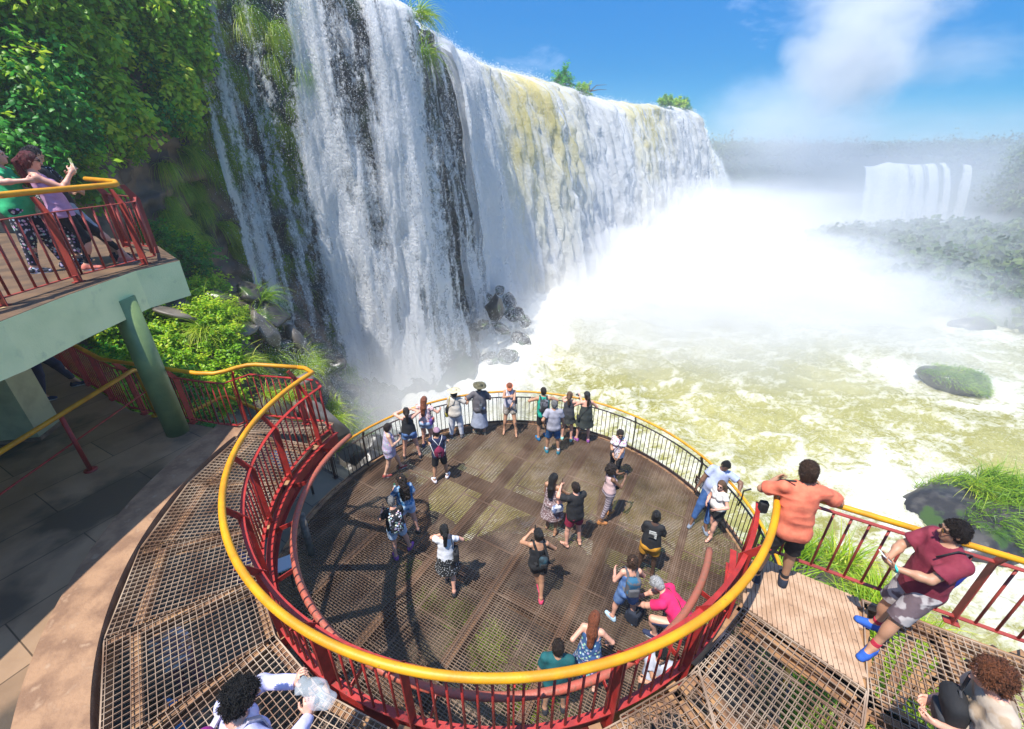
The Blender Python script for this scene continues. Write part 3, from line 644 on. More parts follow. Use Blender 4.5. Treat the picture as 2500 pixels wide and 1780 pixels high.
def curtain(name, ss, tt, label, extra=0, seed=0, dd=0, part_mat=None):
    S_, T_ = np.meshgrid(ss, tt, indexing='ij')
    R = rim_at(ss); Nn = rim_normal(ss); foot = -9.2
    drop = (R[:, 2][:, None] - foot)*T_
    near = sst(S_B + 6, S_A, S_)
    out = np.sqrt(T_ + .0005)*(2.4*near + 8.0*(1 - near)) + extra
    col = (fbm(S_*.55 + 3*seed, T_*.35, seed + 1, 3) - .5)*(1.5*near + 4.2*(1 - near))*sst(0, .12, T_) + (fbm(S_*.17, T_*.25, seed + 31, 2) - .5)*4.5*(1 - near)*sst(0, .1, T_)
    fine = (fbm(S_*2.6, T_*9, seed + 6, 3) - .5)*(.6*near + 1.9*(1 - near))*sst(0, .06, T_)
    out = out + col + fine
    lipz = (fbm(S_*.35, 0.0, seed + 15, 3) - .5)*1.1
    back = sst(.05, 0, T_)*1.2
    x = R[:, 0][:, None] + Nn[:, 0][:, None]*(out - back); y = R[:, 1][:, None] + Nn[:, 1][:, None]*(out - back)
    z = R[:, 2][:, None] - drop + lipz*sst(.2, 0, T_)
    V = np.stack([x, y, z], -1)
    dens = dens_profile(S_, T_) + dd
    sil = sst(S_A + 9, S_A + 16, S_)*(.25 + .95*sst(.75, .0, T_))*np.clip(vnoise(S_*.11, T_*.5, 44.0)*2.2 - .5, .1, 1.3)
    o = mesh_np(name, V.reshape(-1, 3), grid_faces(len(ss), len(tt)), M['fall'], smooth=True, cols={'fs': S_.ravel(), 'ft': (drop + S_*.0).ravel(), 'dens': dens.ravel(), 'silt': sil.ravel()})
    o['kind'] = 'structure'; return V
tt = np.linspace(0, 1, 260)**1.15
ssn = np.concatenate([np.arange(.0, S_A - .2, .06), np.arange(S_A - .2, S_B + 4, .12)])
CV1 = curtain('waterfall', ssn, tt, '')
CV2 = curtain('waterfall', np.arange(.2, S_B + 4, .14), np.linspace(0, 1, 150)**1.1, '', extra=-.6, seed=20, dd=.02)
CV3 = curtain('waterfall', np.concatenate([np.arange(S_B + 2.5, S_C + 10, .2), np.arange(S_C + 10, SL, .35)]), np.linspace(0, 1, 190)**1.1, '', seed=3)

# ---- spray: countless droplets hanging round the streams
M['drop'] = mat('spray_droplets', (.93, .94, .95), .5, transl=.5)
def droplets(name, P, size, m=None):
    n_ = len(P); r = RNG
    a = r.normal(size=(n_, 3)); a /= np.linalg.norm(a, axis=1, keepdims=True)
    b = np.cross(a, r.normal(size=(n_, 3))); b /= np.linalg.norm(b, axis=1, keepdims=True); c = np.cross(a, b)
    sz = np.broadcast_to(size, (n_,))[:, None]
    V = np.stack([P + b*sz*.6, P + (-.5*b + .87*c)*sz*.6, P + (-.5*b - .87*c)*sz*.6], 1).reshape(-1, 3)
    o = mesh_np(name, V, np.arange(3*n_).reshape(-1, 3), m or M['drop']); o['kind'] = 'stuff'; return o
def pick(Vg, n_, wfun=None, ss=None, tt_=None):
    nu, nv = Vg.shape[:2]
    i = RNG.integers(0, nu, n_*4 if wfun is not None else n_); j = RNG.integers(0, nv, len(i))
    if wfun is not None:
        w_ = wfun(ss[i], tt_[j]); k = RNG.random(len(i)) < w_; i, j = i[k][:n_], j[k][:n_]
    return Vg[i, j], i, j
P, i, j = pick(CV1, 240000, lambda s, t: np.clip((dens_profile(s, t) - .28)*2.2, .10, .9), ssn, tt)
t_ = tt[j][:, None]
P = P + RNG.normal(size=P.shape)*np.array([.22, .22, .35])*(.5 + 1.8*t_)
droplets('spray', P, (.012 + .03*RNG.random(len(P))**2)*(np.linalg.norm(P, axis=1)/24))
n_s = 90000; sx_ = RNG.uniform(-9.5, -3.2, n_s); sy_ = RNG.uniform(12.4, 20.5, n_s); sz_ = ground_z(sx_[::45], sy_[::45]); sz_ = np.repeat(sz_, 45)[:n_s]; sx_ = np.repeat(sx_[::45], 45)[:n_s] + RNG.normal(size=n_s)*.45; sy_ = np.repeat(sy_[::45], 45)[:n_s] + RNG.normal(size=n_s)*.45
kk_ = (fbm(sx_*.7, sy_*.7, 2.0, 3) > .47) & (sx_ > -10.5 + (sy_ < 14)*2.5); P = np.stack([sx_, sy_, np.maximum(sz_, ZW) + .25 + np.abs(RNG.normal(size=n_s))*.55], 1)[kk_]
droplets('spray', P, .009 + .02*RNG.random(len(P))**2)
g3 = np.array([(-2.0, 31.3, -6.0), (-.9, 32.2, -5.8), (.2, 31.2, -7.2), (.9, 31.5, -7.8), (-.8, 28.6, -7.3), (.7, 29.0, -8.2), (-.3, 26.9, -8.4), (-2.2, 29.2, -7.0), (-1.6, 26.4, -8.4), (1.5, 33.4, -7.0), (2.4, 31.4, -8.2)])
P = g3[RNG.integers(0, len(g3), 34000)] + RNG.normal(size=(34000, 3))*np.array([.7, .7, .5]) + np.array([.1, -.3, .15])
droplets('spray', P, .02 + .04*RNG.random(len(P))**2)
P, i, j = pick(CV3, 150000); t_ = np.linspace(0, 1, 190)[j][:, None]**1.1
P = P + RNG.normal(size=P.shape)*np.array([.28, .28, .5])*(.6 + 1.2*t_) + np.array([.1, -.15, 0])
droplets('spray', P, (.03 + .07*RNG.random(len(P))**2)*(np.linalg.norm(P, axis=1)/60))
# ================================================================ river
ISL = [(27.2, 23.6, 2.6), (18.6, 12.6, 3.4), (37.0, 32.5, 1.8), (44, 33, 2.0)]
def warp(n_, a, b, p): t = np.linspace(-1, 1, n_); return a + (b - a)*(np.sign(t)*np.abs(t)**p*.5 + .5)
vy = 2 + 118*np.linspace(0, 1, 430)**2.0; nx_ = 480
ux = np.linspace(0, 1, nx_)
X_ = (-16 - vy[None, :]*.2) + (ux[:, None])*(30 + vy[None, :]*1.5); Y_ = np.broadcast_to(vy[None, :], X_.shape)
footp = rim_at(np.linspace(0, SL, 160)); fn = rim_normal(np.linspace(0, SL, 160)); far_ = sst(S_A, S_B + 6, np.linspace(0, SL, 160))
FP = footp[:, :2] + fn*(2.6 + 5.4*far_)[:, None]
def dist_fall(x, y):
    d = np.full(x.shape, 1e9); sx_ = np.zeros(x.shape)
    for k in range(len(FP)):
        q = (x - FP[k, 0])**2 + (y - FP[k, 1])**2; m_ = q < d; d = np.where(m_, q, d); sx_ = np.where(m_, k/160, sx_)
    return np.sqrt(d), sx_
DF, SF = dist_fall(X_, Y_)
foam = np.exp(-(DF/(4 + 26*sst(.15, .4, SF)))**1.6)*1.1
wx = X_ + 3*(fbm(X_*.12, Y_*.12, 3.0, 3) - .5); wy = Y_ + 6*(fbm(X_*.1, Y_*.1, 8.0, 3) - .5)
rid = 1 - np.abs(2*fbm(wx*.32, wy*.5, 2.0, 4, .6) - 1); rid2 = 1 - np.abs(2*fbm(wx*1.1 + 4, wy*1.5, 6.0, 3, .6) - 1)
foam = foam + .24*sst(.80, .99, rid) + .14*sst(.84, 1, rid2) + (fbm(wx*.16, wy*.2, 11.0, 3) - .5)*.34
for (ix, iy, ir) in ISL:
    dd = np.hypot(X_ - ix, (Y_ - iy)); ang_ = np.exp(-((dd - ir)/(.9))**2); foam += ang_*.28
    dl = (X_ - ix)*-.8 + (Y_ - iy)*.6; lat_ = np.abs((X_ - ix)*.6 + (Y_ - iy)*.8); foam += .28*np.exp(-(lat_/1.6)**2)*np.exp(-((dl - ir*1.2)/2.5)**2)
fo = np.clip(foam + .05, 0, 1)
amp = .10 + .55*np.exp(-(DF/14)**2)
Z_ = ZW + (fbm(wx*.7, wy*.9, 1.0, 4, .55) - .5)*amp*3.0 + (rid - .6)*.28 + (fbm(wx*3, wy*3, 5., 2) - .5)*.16
m = bpy.data.materials.new('river_water'); m.use_nodes = True; n, l = nodes(m); p = n['Principled BSDF']; M['river'] = m
t = n.new('ShaderNodeAttribute'); t.attribute_name = 'foam'
tcw = n.new('ShaderNodeTexCoord')
def nz(s, d, r=.6, dist=0.0, sc=(1, 1, 1)):
    mp = n.new('ShaderNodeMapping'); mp.inputs['Scale'].default_value = sc; l.new(tcw.outputs['Object'], mp.inputs[0])
    q = n.new('ShaderNodeTexNoise'); q.inputs['Scale'].default_value = s; q.inputs['Detail'].default_value = d; q.inputs['Roughness'].default_value = r; q.inputs['Distortion'].default_value = dist
    l.new(mp.outputs[0], q.inputs[0]); return q.outputs[0]
def mth(op, a, b):
    q = n.new('ShaderNodeMath'); q.operation = op
    for i, x in enumerate((a, b)):
        if isinstance(x, (int, float)): q.inputs[i].default_value = x
        else: l.new(x, q.inputs[i])
    return q.outputs[0]
f1 = nz(1.15, 11, .70, 1.4, (.7, 1, 1)); f2 = nz(4.2, 8, .72, .8)
web = mth('SUBTRACT', 1.0, mth('MULTIPLY', mth('ABSOLUTE', mth('SUBTRACT', f1, .5), 0), 9.0))
vv = mth('ADD', mth('ADD', mth('MULTIPLY', t.outputs['Fac'], 1.25), mth('MULTIPLY', web, .30)), mth('MULTIPLY', mth('SUBTRACT', f2, .5), 1.3))
mr = n.new('ShaderNodeMapRange'); mr.inputs[1].default_value = .30; mr.inputs[2].default_value = .95; l.new(vv, mr.inputs[0])
c1 = n.new('ShaderNodeMix'); c1.data_type = 'RGBA'; c1.inputs[6].default_value = (.28, .262, .055, 1); c1.inputs[7].default_value = (.39, .36, .125, 1)
g = n.new('ShaderNodeMapRange'); g.inputs[1].default_value = .4; g.inputs[2].default_value = .6; l.new(nz(.13, 4), g.inputs[0]); l.new(g.outputs[0], c1.inputs[0])
c2 = n.new('ShaderNodeMix'); c2.data_type = 'RGBA'; c2.inputs[7].default_value = (.80, .78, .68, 1); l.new(c1.outputs[2], c2.inputs[6]); l.new(mr.outputs[0], c2.inputs[0])
l.new(c2.outputs[2], p.inputs['Base Color'])
ro_ = n.new('ShaderNodeMapRange'); ro_.inputs[3].default_value = .22; ro_.inputs[4].default_value = .7; l.new(mr.outputs[0], ro_.inputs[0]); l.new(ro_.outputs[0], p.inputs['Roughness'])
b = n.new('ShaderNodeBump'); b.inputs['Strength'].default_value = .7; b.inputs['Distance'].default_value = .25; l.new(mth('ADD', f2, mth('MULTIPLY', f1, .8)), b.inputs['Height']); l.new(b.outputs[0], p.inputs['Normal'])
rf = grid_faces(nx_, len(vy)); fx_, fy_ = X_.ravel()[rf[:, 0]], Y_.ravel()[rf[:, 0]]; rf = rf[(fy_ < 76) | (fx_ < .47*fy_ + 5)]
o = mesh_np('river', np.stack([X_, Y_, Z_], -1).reshape(-1, 3), rf, m, smooth=True, cols={'foam': fo.ravel()}); tagp(o, kind='structure')
mb = MB(); mb.add([(-400, -30, ZW - 1.6), (500, -30, ZW - 1.6), (500, 74, ZW - 1.6), (38, 74, ZW - 1.6), (38, 140, ZW - 1.6), (-400, 140, ZW - 1.6)], [(0, 1, 2, 3, 4, 5)]); o = mb.build('riverbed', M['ground']); tagp(o, kind='structure')

# ================================================================ rocks
def rock_mesh(name, seed, sx, sy, sz, cuts=14, m=None, sub=4):
    import bmesh
    r = np.random.default_rng(seed); bm = bmesh.new(); bmesh.ops.create_icosphere(bm, subdivisions=sub, radius=1)
    V = np.array([v.co[:] for v in bm.verts])
    for k in range(cuts):
        d = r.normal(size=3); d /= np.linalg.norm(d); h = r.uniform(.55, .85); q = V @ d; V = V - np.where(q > h, q - h, 0)[:, None]*d
    V *= 1 + (fbm(V[:, 0]*2 + seed, V[:, 1]*2, V[:, 2]*2, 4)[:, None] - .5)*.25
    V = V*np.array([sx, sy, sz]); F = np.array([[v.index for v in f.verts] for f in bm.faces]); bm.free()
    return mesh_np(name, V, F, m or M['boulder'])
M['boulder'] = mat('dark_basalt_boulder', (.025, .022, .02), .35, col2=(.07, .062, .054), scale=2.2, lo=.42, hi=.62, col3=(.04, .075, .012), s3=1.1, t3=(.55, .62), bump=.5, bscale=8)
M['slab'] = mat('grey_brown_slab', (.10, .085, .07), .5, col2=(.17, .145, .12), scale=1.6, bump=.4, bscale=6)
protos = [rock_mesh('boulder', 30 + k, 1, .8, .62) for k in range(5)]
used = set()
def dup(o, loc, rot=(0, 0, 0), sc_=1, label=None, group=None, cat=None, mslot=None, name=None):
    if o.name not in used and not o.get('used'): c = o; o['used'] = 1; used.add(o.name)
    else:
        c = o.copy(); C.objects.link(c)
        for ch in o.children:
            d = ch.copy(); C.objects.link(d); d.parent = c
    c.location = loc; c.rotation_euler = rot; c.scale = (sc_,)*3 if isinstance(sc_, (int, float)) else sc_
    if label: c['label'] = label
    if group: c['group'] = group
    if cat: c['category'] = cat
    if 'used' in c and c is not o: del c['used']
    return c
rr = random.Random(4)
def scatter_rocks(pts, label, group, smin, smax, zsink=.25, zfun=None):
    for k, p in enumerate(pts):
        s_ = rr.uniform(smin, smax); z_ = p[2] if len(p) > 2 else float(ground_z(p[0], p[1]))
        dup(protos[rr.randrange(5)], (p[0], p[1], z_ + s_*(.3 - zsink)), (rr.uniform(-.5, .5), rr.uniform(-.5, .5), rr.uniform(0, 6.3)), (s_, s_*rr.uniform(.75, 1.1), s_*rr.uniform(.7, 1.1)), label, group, 'rock')
G1 = [(-10.4 + rr.uniform(-1, 1) + k*.18, 14.5 + rr.uniform(-1.2, 1.2) + k*.42) for k in range(16)]
scatter_rocks(G1, 'dark wet boulder tumbled between the green bank and the left edge of the falls', 'wet boulders beside the falls', .5, 1.15)
G2 = [(rr.uniform(-8.2, -4.2), rr.uniform(12.4, 17.5)) for k in range(16)]
scatter_rocks(G2, 'mossy dark boulder washed by white water at the foot of the near falls', 'boulders at the foot of the falls', .5, 1.2)
G3 = [(x, y, z) for x, y, z in [(-2.0, 31.3, -5.9), (-.9, 32.2, -5.6), (.2, 31.2, -7.2), (.9, 31.5, -7.8), (-.8, 28.6, -7.3), (.7, 29.0, -8.4), (-.3, 26.9, -8.6), (-2.2, 29.2, -7.3), (-1.6, 26.4, -8.7), (-.2, 33.4, -6.9)]]
scatter_rocks(G3, 'dark boulder in the spray where the brown and white falls meet', 'boulders under the middle of the falls', .6, 1.0, .35)
big = rock_mesh('boulder', 71, .8, .7, 1.05, 10, M['boulder']); tagp(big, 'large square black boulder standing clear in the white spray', 'rock'); big.location = (-1.2, 29.0, -5.9); big.rotation_euler = (0, .1, .3)
for k, (x, y, z, a, b_, c_, rz) in enumerate([(-9.2, 12.6, -2.0, .75, .5, .18, .4), (-9.6, 14.0, -1.3, .9, .6, .2, 1.2), (-8.8, 16.4, -3.0, .35, .8, 1.1, .6), (-9.0, 14.8, -1.6, .3, .45, .9, .2), (-6.4, 12.3, -4.1, .5, .9, 1.3, .9), (-7.4, 13.7, -3.4, .35, .5, .8, 2.0), (-10.6, 13.0, -.4, .7, .5, .2, .3)]):
    o = rock_mesh('rock_slab', 90 + k, a, b_, c_, 9, M['slab'], 3); o.location = (x, y, z); o.rotation_euler = (rr.uniform(-.5, .5), rr.uniform(-.5, .5), rz)
    tagp(o, 'grey angular rock slab lying among the greenery left of the falls', 'rock', 'grey slabs on the green bank')

# ================================================================ vegetation
def leaf_mat(name, c1, c2, c3, tr=.5, rough=.45):
    m = bpy.data.materials.new(name); m.use_nodes = True; n, l = nodes(m); p = n['Principled BSDF']
    a = n.new('ShaderNodeAttribute'); a.attribute_name = 'tint'; r = n.new('ShaderNodeValToRGB'); e = r.color_ramp.elements
    e[0].color = (*c1, 1); e[1].color = (*c3, 1); q = e.new(.55); q.color = (*c2, 1)
    oi = n.new('ShaderNodeObjectInfo'); ad = n.new('ShaderNodeMath'); ad.operation = 'MULTIPLY_ADD'; ad.inputs[1].default_value = .45
    l.new(oi.outputs['Random'], ad.inputs[0]); sb = n.new('ShaderNodeMath'); sb.operation = 'SUBTRACT'; sb.inputs[1].default_value = .22
    l.new(a.outputs['Fac'], sb.inputs[0]); l.new(sb.outputs[0], ad.inputs[2]); l.new(ad.outputs[0], r.inputs[0])
    l.new(r.outputs[0], p.inputs['Base Color']); p.inputs['Roughness'].default_value = rough
    t = n.new('ShaderNodeBsdfTranslucent'); l.new(r.outputs[0], t.inputs[0]); ms = n.new('ShaderNodeMixShader'); ms.inputs[0].default_value = tr
    l.new(p.outputs[0], ms.inputs[1]); l.new(t.outputs[0], ms.inputs[2]); l.new(ms.outputs[0], n['Material Output'].inputs[0]); return m
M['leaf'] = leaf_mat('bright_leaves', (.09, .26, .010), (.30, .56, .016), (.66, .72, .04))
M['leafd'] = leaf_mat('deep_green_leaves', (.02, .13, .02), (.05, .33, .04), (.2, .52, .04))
M['grass'] = leaf_mat('long_grass', (.09, .22, .010), (.28, .46, .015), (.58, .62, .06), .4)
M['forest'] = leaf_mat('forest_canopy', (.03, .06, .02), (.06, .11, .03), (.12, .17, .04), .2, .7)
M['stem'] = mat('brown_stem', (.10, .065, .035), .8)
def frames(D, r):
    D = D/np.linalg.norm(D, axis=1, keepdims=True); q = r.normal(size=D.shape); Sd = np.cross(D, q); Sd /= np.linalg.norm(Sd, axis=1, keepdims=True); return D, Sd, np.cross(Sd, D)
def leaves_geo(P, D, size, r, wid=.38, up=None):
    D, Sd, Nn = frames(D, r)
    if up is not None:      # blades lie flat, facing outward/up
        Sd = np.cross(D, up); Sd /= np.linalg.norm(Sd, axis=1, keepdims=True) + 1e-9; Nn = np.cross(Sd, D)
    L_ = size[:, None]; W_ = L_*wid
    base = P; tip = P + D*L_ - Nn*L_*.18; mid = P + D*L_*.45 + Nn*L_*.02
    V = np.stack([base, mid + Sd*W_ - Nn*W_*.15, tip, mid - Sd*W_ - Nn*W_*.15, mid + Nn*W_*.16], 1).reshape(-1, 3)
    k = np.arange(len(P))[:, None]*5; F = np.concatenate([k + [0, 1, 4], k + [1, 2, 4], k + [2, 3, 4], k + [3, 0, 4]], 0)
    return V, F
def shrub(seed, nb, length, leaf, outv, droop, spread, mname, name='hanging_shrub', fill=10, lw=.38):
    """sprays growing from the origin; outv = main direction; leaves are one mesh, stems a part"""
    r = np.random.default_rng(seed); LP_, LD_, TI = [], [], []; st = MB()
    outv = np.array(outv, float)
    for b in range(nb):
        d = outv + r.normal(size=3)*spread; d /= np.linalg.norm(d); Lb = length*r.uniform(.5, 1.15); p = r.normal(size=3)*.16*length*np.array([1, 1, .8])
        path = [p.copy()]; k = 7; tn = r.random()
        for q in range(k):
            d = d + np.array([0, 0, -droop/k*2.2]); d /= np.linalg.norm(d); p = p + d*Lb/k; path.append(p.copy())
        path = np.array(path); st.tube(path, .009, 4, True, scale=np.linspace(1.2, .4, len(path)))
        nl = int(Lb/leaf*fill); t = r.random(nl)**.8*(len(path) - 1); i = np.minimum(t.astype(int), len(path) - 2); f = (t - i)[:, None]
        c = path[i]*(1 - f) + path[i + 1]*f; dd = path[i + 1] - path[i]; dd /= np.linalg.norm(dd, axis=1, keepdims=True)
        sd = np.cross(dd, [0, 0, 1]); sd /= np.linalg.norm(sd, axis=1, keepdims=True) + 1e-6
        LP_.append(c + r.normal(size=c.shape)*leaf*.5); LD_.append(dd*.5 + sd*r.choice([-1, 1], nl)[:, None]*.9 + r.normal(size=c.shape)*.35 + np.array([0, 0, -.25]))
        TI.append(np.clip(tn*.5 + r.random(nl)*.45 + .1*t/len(path), 0, 1))
    P_ = np.concatenate(LP_); D_ = np.concatenate(LD_); T_ = np.concatenate(TI)
    up = np.broadcast_to(np.array([0.25, -.25, 1.0]), P_.shape) + r.normal(size=P_.shape)*.45
    V, F = leaves_geo(P_, D_, leaf*r.uniform(.6, 1.25, len(P_)), r, lw, up)
    root = empty(name); lv = mesh_np('leaves', V, F, M[mname], root, cols={'tint': np.repeat(T_, 5)}); st.build('stems', M['stem'], root)
    return root
def tuft(seed, nb, length, w_, spread, droop, outv=(0, 0, 1), name='grass_tuft', mname='grass', base=.12):
    r = np.random.default_rng(seed); outv = np.array(outv, float); K = 5
    d = outv[None] + r.normal(size=(nb, 3))*spread; d /= np.linalg.norm(d, axis=1, keepdims=True)
    p = r.normal(size=(nb, 3))*base*length*np.array([1, 1, .3]); Lb = length*r.uniform(.55, 1.1, nb)[:, None]
    rows = []; side = np.cross(d, r.normal(size=(nb, 3))); side /= np.linalg.norm(side, axis=1, keepdims=True)
    for k in range(K + 1):
        ww = w_*(1 - (k/K)**1.5*.92); rows.append(np.stack([p + side*ww, p - side*ww], 1))
        d = d + np.array([0, 0, -droop/K*1.9]); d /= np.linalg.norm(d, axis=1, keepdims=True); p = p + d*Lb/K
    V = np.stack(rows, 1).reshape(-1, 3); b_ = np.arange(nb)[:, None]*(2*(K + 1)); F = np.concatenate([b_ + [2*k, 2*k + 1, 2*k + 3, 2*k + 2] for k in range(K)], 0)
    T_ = np.repeat(np.clip(r.beta(2, 2.2, nb), 0, 1), 2*(K + 1)) + np.tile(np.repeat(np.linspace(-.1, .18, K + 1), 2), nb)
    return mesh_np(name, V, F, M[mname], cols={'tint': np.clip(T_, 0, 1)})
def cliff_pt(y, z):
    """point on the left cliff at height z, plan distance y"""
    j = int(np.argmin(np.abs(lz - z))); i = int(np.argmin(np.abs(CLV[:, j, 1] - y))); return CLV[i, j], ln[i]
# hanging leafy sprays on the upper cliff
HS = [shrub(100 + k, 20, 1.25, .17, (1, -.25, .25), .8, .62, 'leaf', fill=6.5) for k in range(3)]
HS += [shrub(110 + k, 20, 1.1, .15, (1, -.1, .1), .75, .6, 'leafd', fill=8) for k in range(2)]
rr2 = random.Random(12)
def proj(x, y, z):
    th = radians(27.130); zz_ = z - 4.4912; fw = y*cos(th) - zz_*sin(th); up = y*sin(th) + zz_*cos(th); return 1140.5 + 970.5*x/fw, 812 - 970.5*up/fw
cnt = 0
for k in range(700):
    y = rr2.uniform(10, 21.5); z = rr2.uniform(3.0, 9.7); P0, N0 = cliff_pt(y, z); X, Yp = proj(*P0)
    lim = 340 + 60*sin(X*.05) - max(0, X - 250)*.5
    if -60 < X < 395 and Yp < lim and cnt < 140:
        if X > 140 and Yp > 235 and rr2.random() < .7: continue
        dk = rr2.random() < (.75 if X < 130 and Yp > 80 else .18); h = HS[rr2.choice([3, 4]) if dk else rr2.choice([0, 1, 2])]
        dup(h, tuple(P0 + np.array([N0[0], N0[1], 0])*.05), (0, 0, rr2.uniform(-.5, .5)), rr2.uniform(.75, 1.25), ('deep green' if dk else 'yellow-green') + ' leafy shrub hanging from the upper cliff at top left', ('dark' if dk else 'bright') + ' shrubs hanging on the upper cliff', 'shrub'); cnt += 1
# bushes on the bank behind the railing
BS = [shrub(130 + k, 46, .62, .085, (.2, -.3, 1), .35, .75, 'leaf', name='bush', fill=8) for k in range(3)] + [shrub(140, 40, .6, .07, (.2, -.3, 1), .3, .75, 'leafd', name='bush', fill=9)]
cnt = 0
for k in range(1500):
    x, y = rr2.uniform(-13, -5), rr2.uniform(8.2, 17); z = float(ground_z(x, y)); X, Yp = proj(x, y, z)
    ok = (y > 9.2 - (x + 13)*.12) and (Yp > 690 or (330 < X < 520 and 500 < Yp < 620) or (X < 470 and Yp > 600)) and X < 545 - max(0, Yp - 760)*.2 and X > -60
    if x > -6.6 and y < 11: ok = False
    if ok and cnt < 150:
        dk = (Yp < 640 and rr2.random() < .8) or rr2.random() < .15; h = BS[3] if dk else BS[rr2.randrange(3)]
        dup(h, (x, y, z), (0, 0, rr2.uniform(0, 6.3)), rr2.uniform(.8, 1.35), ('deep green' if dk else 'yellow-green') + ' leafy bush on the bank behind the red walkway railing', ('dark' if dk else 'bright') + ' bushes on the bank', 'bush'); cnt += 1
# long grass tufts
GT = [tuft(150 + k, 190, .95, .0085, .55, .95, (.7, -.35, .9)) for k in range(4)]
GH = [tuft(160 + k, 210, 1.25, .010, .42, 1.5, (.8, -.3, .25)) for k in range(3)]
for k in range(34):
    x = rr2.uniform(-10.6, -6.2); y = 11.0 + (x + 10.6)*.45 + rr2.uniform(0, 5.0); z = float(ground_z(x, y))
    dup(GT[k % 4], (x, y, z + .05), (0, 0, rr2.uniform(0, 6.3)), rr2.uniform(.8, 1.5), 'arching tuft of long bright grass on the rocks left of the falls', 'grass tufts on the rocks', 'grass tuft')
cnt = 0
for k in range(900):
    y = rr2.uniform(11, 21.5); z = rr2.uniform(-1, 9.5); P0, N0 = cliff_pt(y, z); X, Yp = proj(*P0)
    if 330 < X < 540 and 60 < Yp < 560 and (X > 410 or Yp > 360) and cnt < 46:
        dup(GH[cnt % 3], tuple(P0), (0, 0, rr2.uniform(-.6, .6)), rr2.uniform(.6, 1.15), 'hanging grass tuft on the dark cliff just left of the falls', 'grass tufts on the cliff', 'grass tuft'); cnt += 1
# grass curtain growing behind the thin veils of water
cnt = 0; NB = len(wz)
for k in range(1500):
    s_ = rr2.uniform(.3, 3.6) if cnt < 72 else rr2.uniform(3, 4.6); z = rr2.uniform(-7, 10.2); i = int(np.argmin(np.abs(ws - s_))); j = int(np.argmin(np.abs(wz - z)))
    if cnt < 85 and vnoise(s_*.8, z*.25, 3.3) > .42:
        P0 = WV[i, j]; dup(GH[cnt % 3], tuple(P0 + np.array([wn[i, 0], wn[i, 1], 0])*.2), (0, 0, rr2.uniform(-.6, .6) - .5), rr2.uniform(.7, 1.2), 'green grass tuft soaked by the thin veils at the left of the falls', 'grass tufts behind the thin veils', 'grass tuft'); cnt += 1
o = dup(GT[0], (-4.9, 28.0, 10.2), (0, 0, 1), 2.2, 'grass clump in the dark notch at the lip of the falls', 'grass tufts at the notch', 'grass tuft')
o = dup(GT[1], (-4.7, 27.6, 8.6), (0, 0, 2), 2.2, 'grass clump in the dark notch at the lip of the falls', 'grass tufts at the notch', 'grass tuft')
# green bank under the right railing
cov = [tuft(170 + k, 260, .7, .010, .55, .8, (.25, -.2, 1), name='grass_tuft') for k in range(3)]
for k in range(165):
    x, y = rr2.uniform(3.4, 8.6), rr2.uniform(-1.2, 8.4); z = float(ground_z(x, y))
    if z < -8.4 or (x - CA[0])**2 + (y - CA[1])**2 < 4.9**2: continue
    dup(cov[k % 3], (x, y, z), (0, 0, rr2.uniform(0, 6.3)), rr2.uniform(1.1, 1.9), 'lush yellow-green grass tuft on the bank below the right railing', 'grass tufts on the bank below the railing', 'grass tuft')
for k, (x, y) in enumerate([(-1.9, 6.2), (-1.1, 5.9), (-.9, 5.3), (-.2, 5.2), (-.4, 4.9), (.3, 4.5), (.6, 4.8), (-2.2, 6.8), (.1, 4.2), (1.1, 3.6)]):
    q = 1.33; dup(cov[k % 3], (x*q, y*q - .4, float(ground_z(x*q, y*q - .4))), (0, 0, k), 1.15, 'grass clump showing through the mesh of the lower deck', 'grass clumps under the lower deck', 'grass tuft')
# river rocks with grass
def moss_on(rock, nb, length, w_, keep, seed):
    r = np.random.default_rng(seed); me = rock.data; v = np.array([q.co[:] for q in me.vertices]); n_ = np.array([q.normal[:] for q in me.vertices]); k = keep(v, n_); v, n_ = v[k], n_[k]
    i = r.integers(0, len(v), nb); P_ = v[i] + r.normal(size=(nb, 3))*.09; d = n_[i]*.6 + np.array([.5, -.35, .35]) + r.normal(size=(nb, 3))*.35; d /= np.linalg.norm(d, axis=1, keepdims=True)
    side = np.cross(d, r.normal(size=(nb, 3))); side /= np.linalg.norm(side, axis=1, keepdims=True); Lb = length*r.uniform(.5, 1.3, nb)[:, None]; rows = []; p = P_
    for q in range(4):
        ww = w_*(1 - q/3*.9); rows.append(np.stack([p + side*ww, p - side*ww], 1)); d = d + np.array([0, 0, -.38]); d /= np.linalg.norm(d, axis=1, keepdims=True); p = p + d*Lb/3
    V = np.stack(rows, 1).reshape(-1, 3); b_ = np.arange(nb)[:, None]*8; F = np.concatenate([b_ + [2*q, 2*q + 1, 2*q + 3, 2*q + 2] for q in range(3)], 0)
    T_ = np.clip(np.repeat(fbm(P_[:, 0]*1.5, P_[:, 1]*1.5, P_[:, 2], 3)*1.3 - .35 + r.normal(size=nb)*.14, 8), 0, 1)
    g = mesh_np('grass', V, F, M['grass'], rock.parent, cols={'tint': T_}); g.location = rock.location; g.rotation_euler = rock.rotation_euler; return g
def island(name, c, seeds, label):
    t = empty(name, c); tagp(t, label, 'rock')
    return t
t = island('river_rock', (27.0, 23.3, ZW), 0, 'lone dark river rock with a mossy green back, surrounded by rapids')
o = rock_mesh('rock', 201, 1.9, 1.15, 1.25, 9, M['boulder']); o.parent = t; o.rotation_euler = (0, .1, -.5); o.location = (0, 0, .25)
moss_on(o, 5200, .26, .014, lambda v, n_: (n_[:, 2] > .1) & (v[:, 0] > -1.3 + .6*np.sin(v[:, 1]*3)), 1)
t = island('river_rock', (18.9, 12.6, ZW), 0, 'big black river rock covered in long bright grass at the right edge')
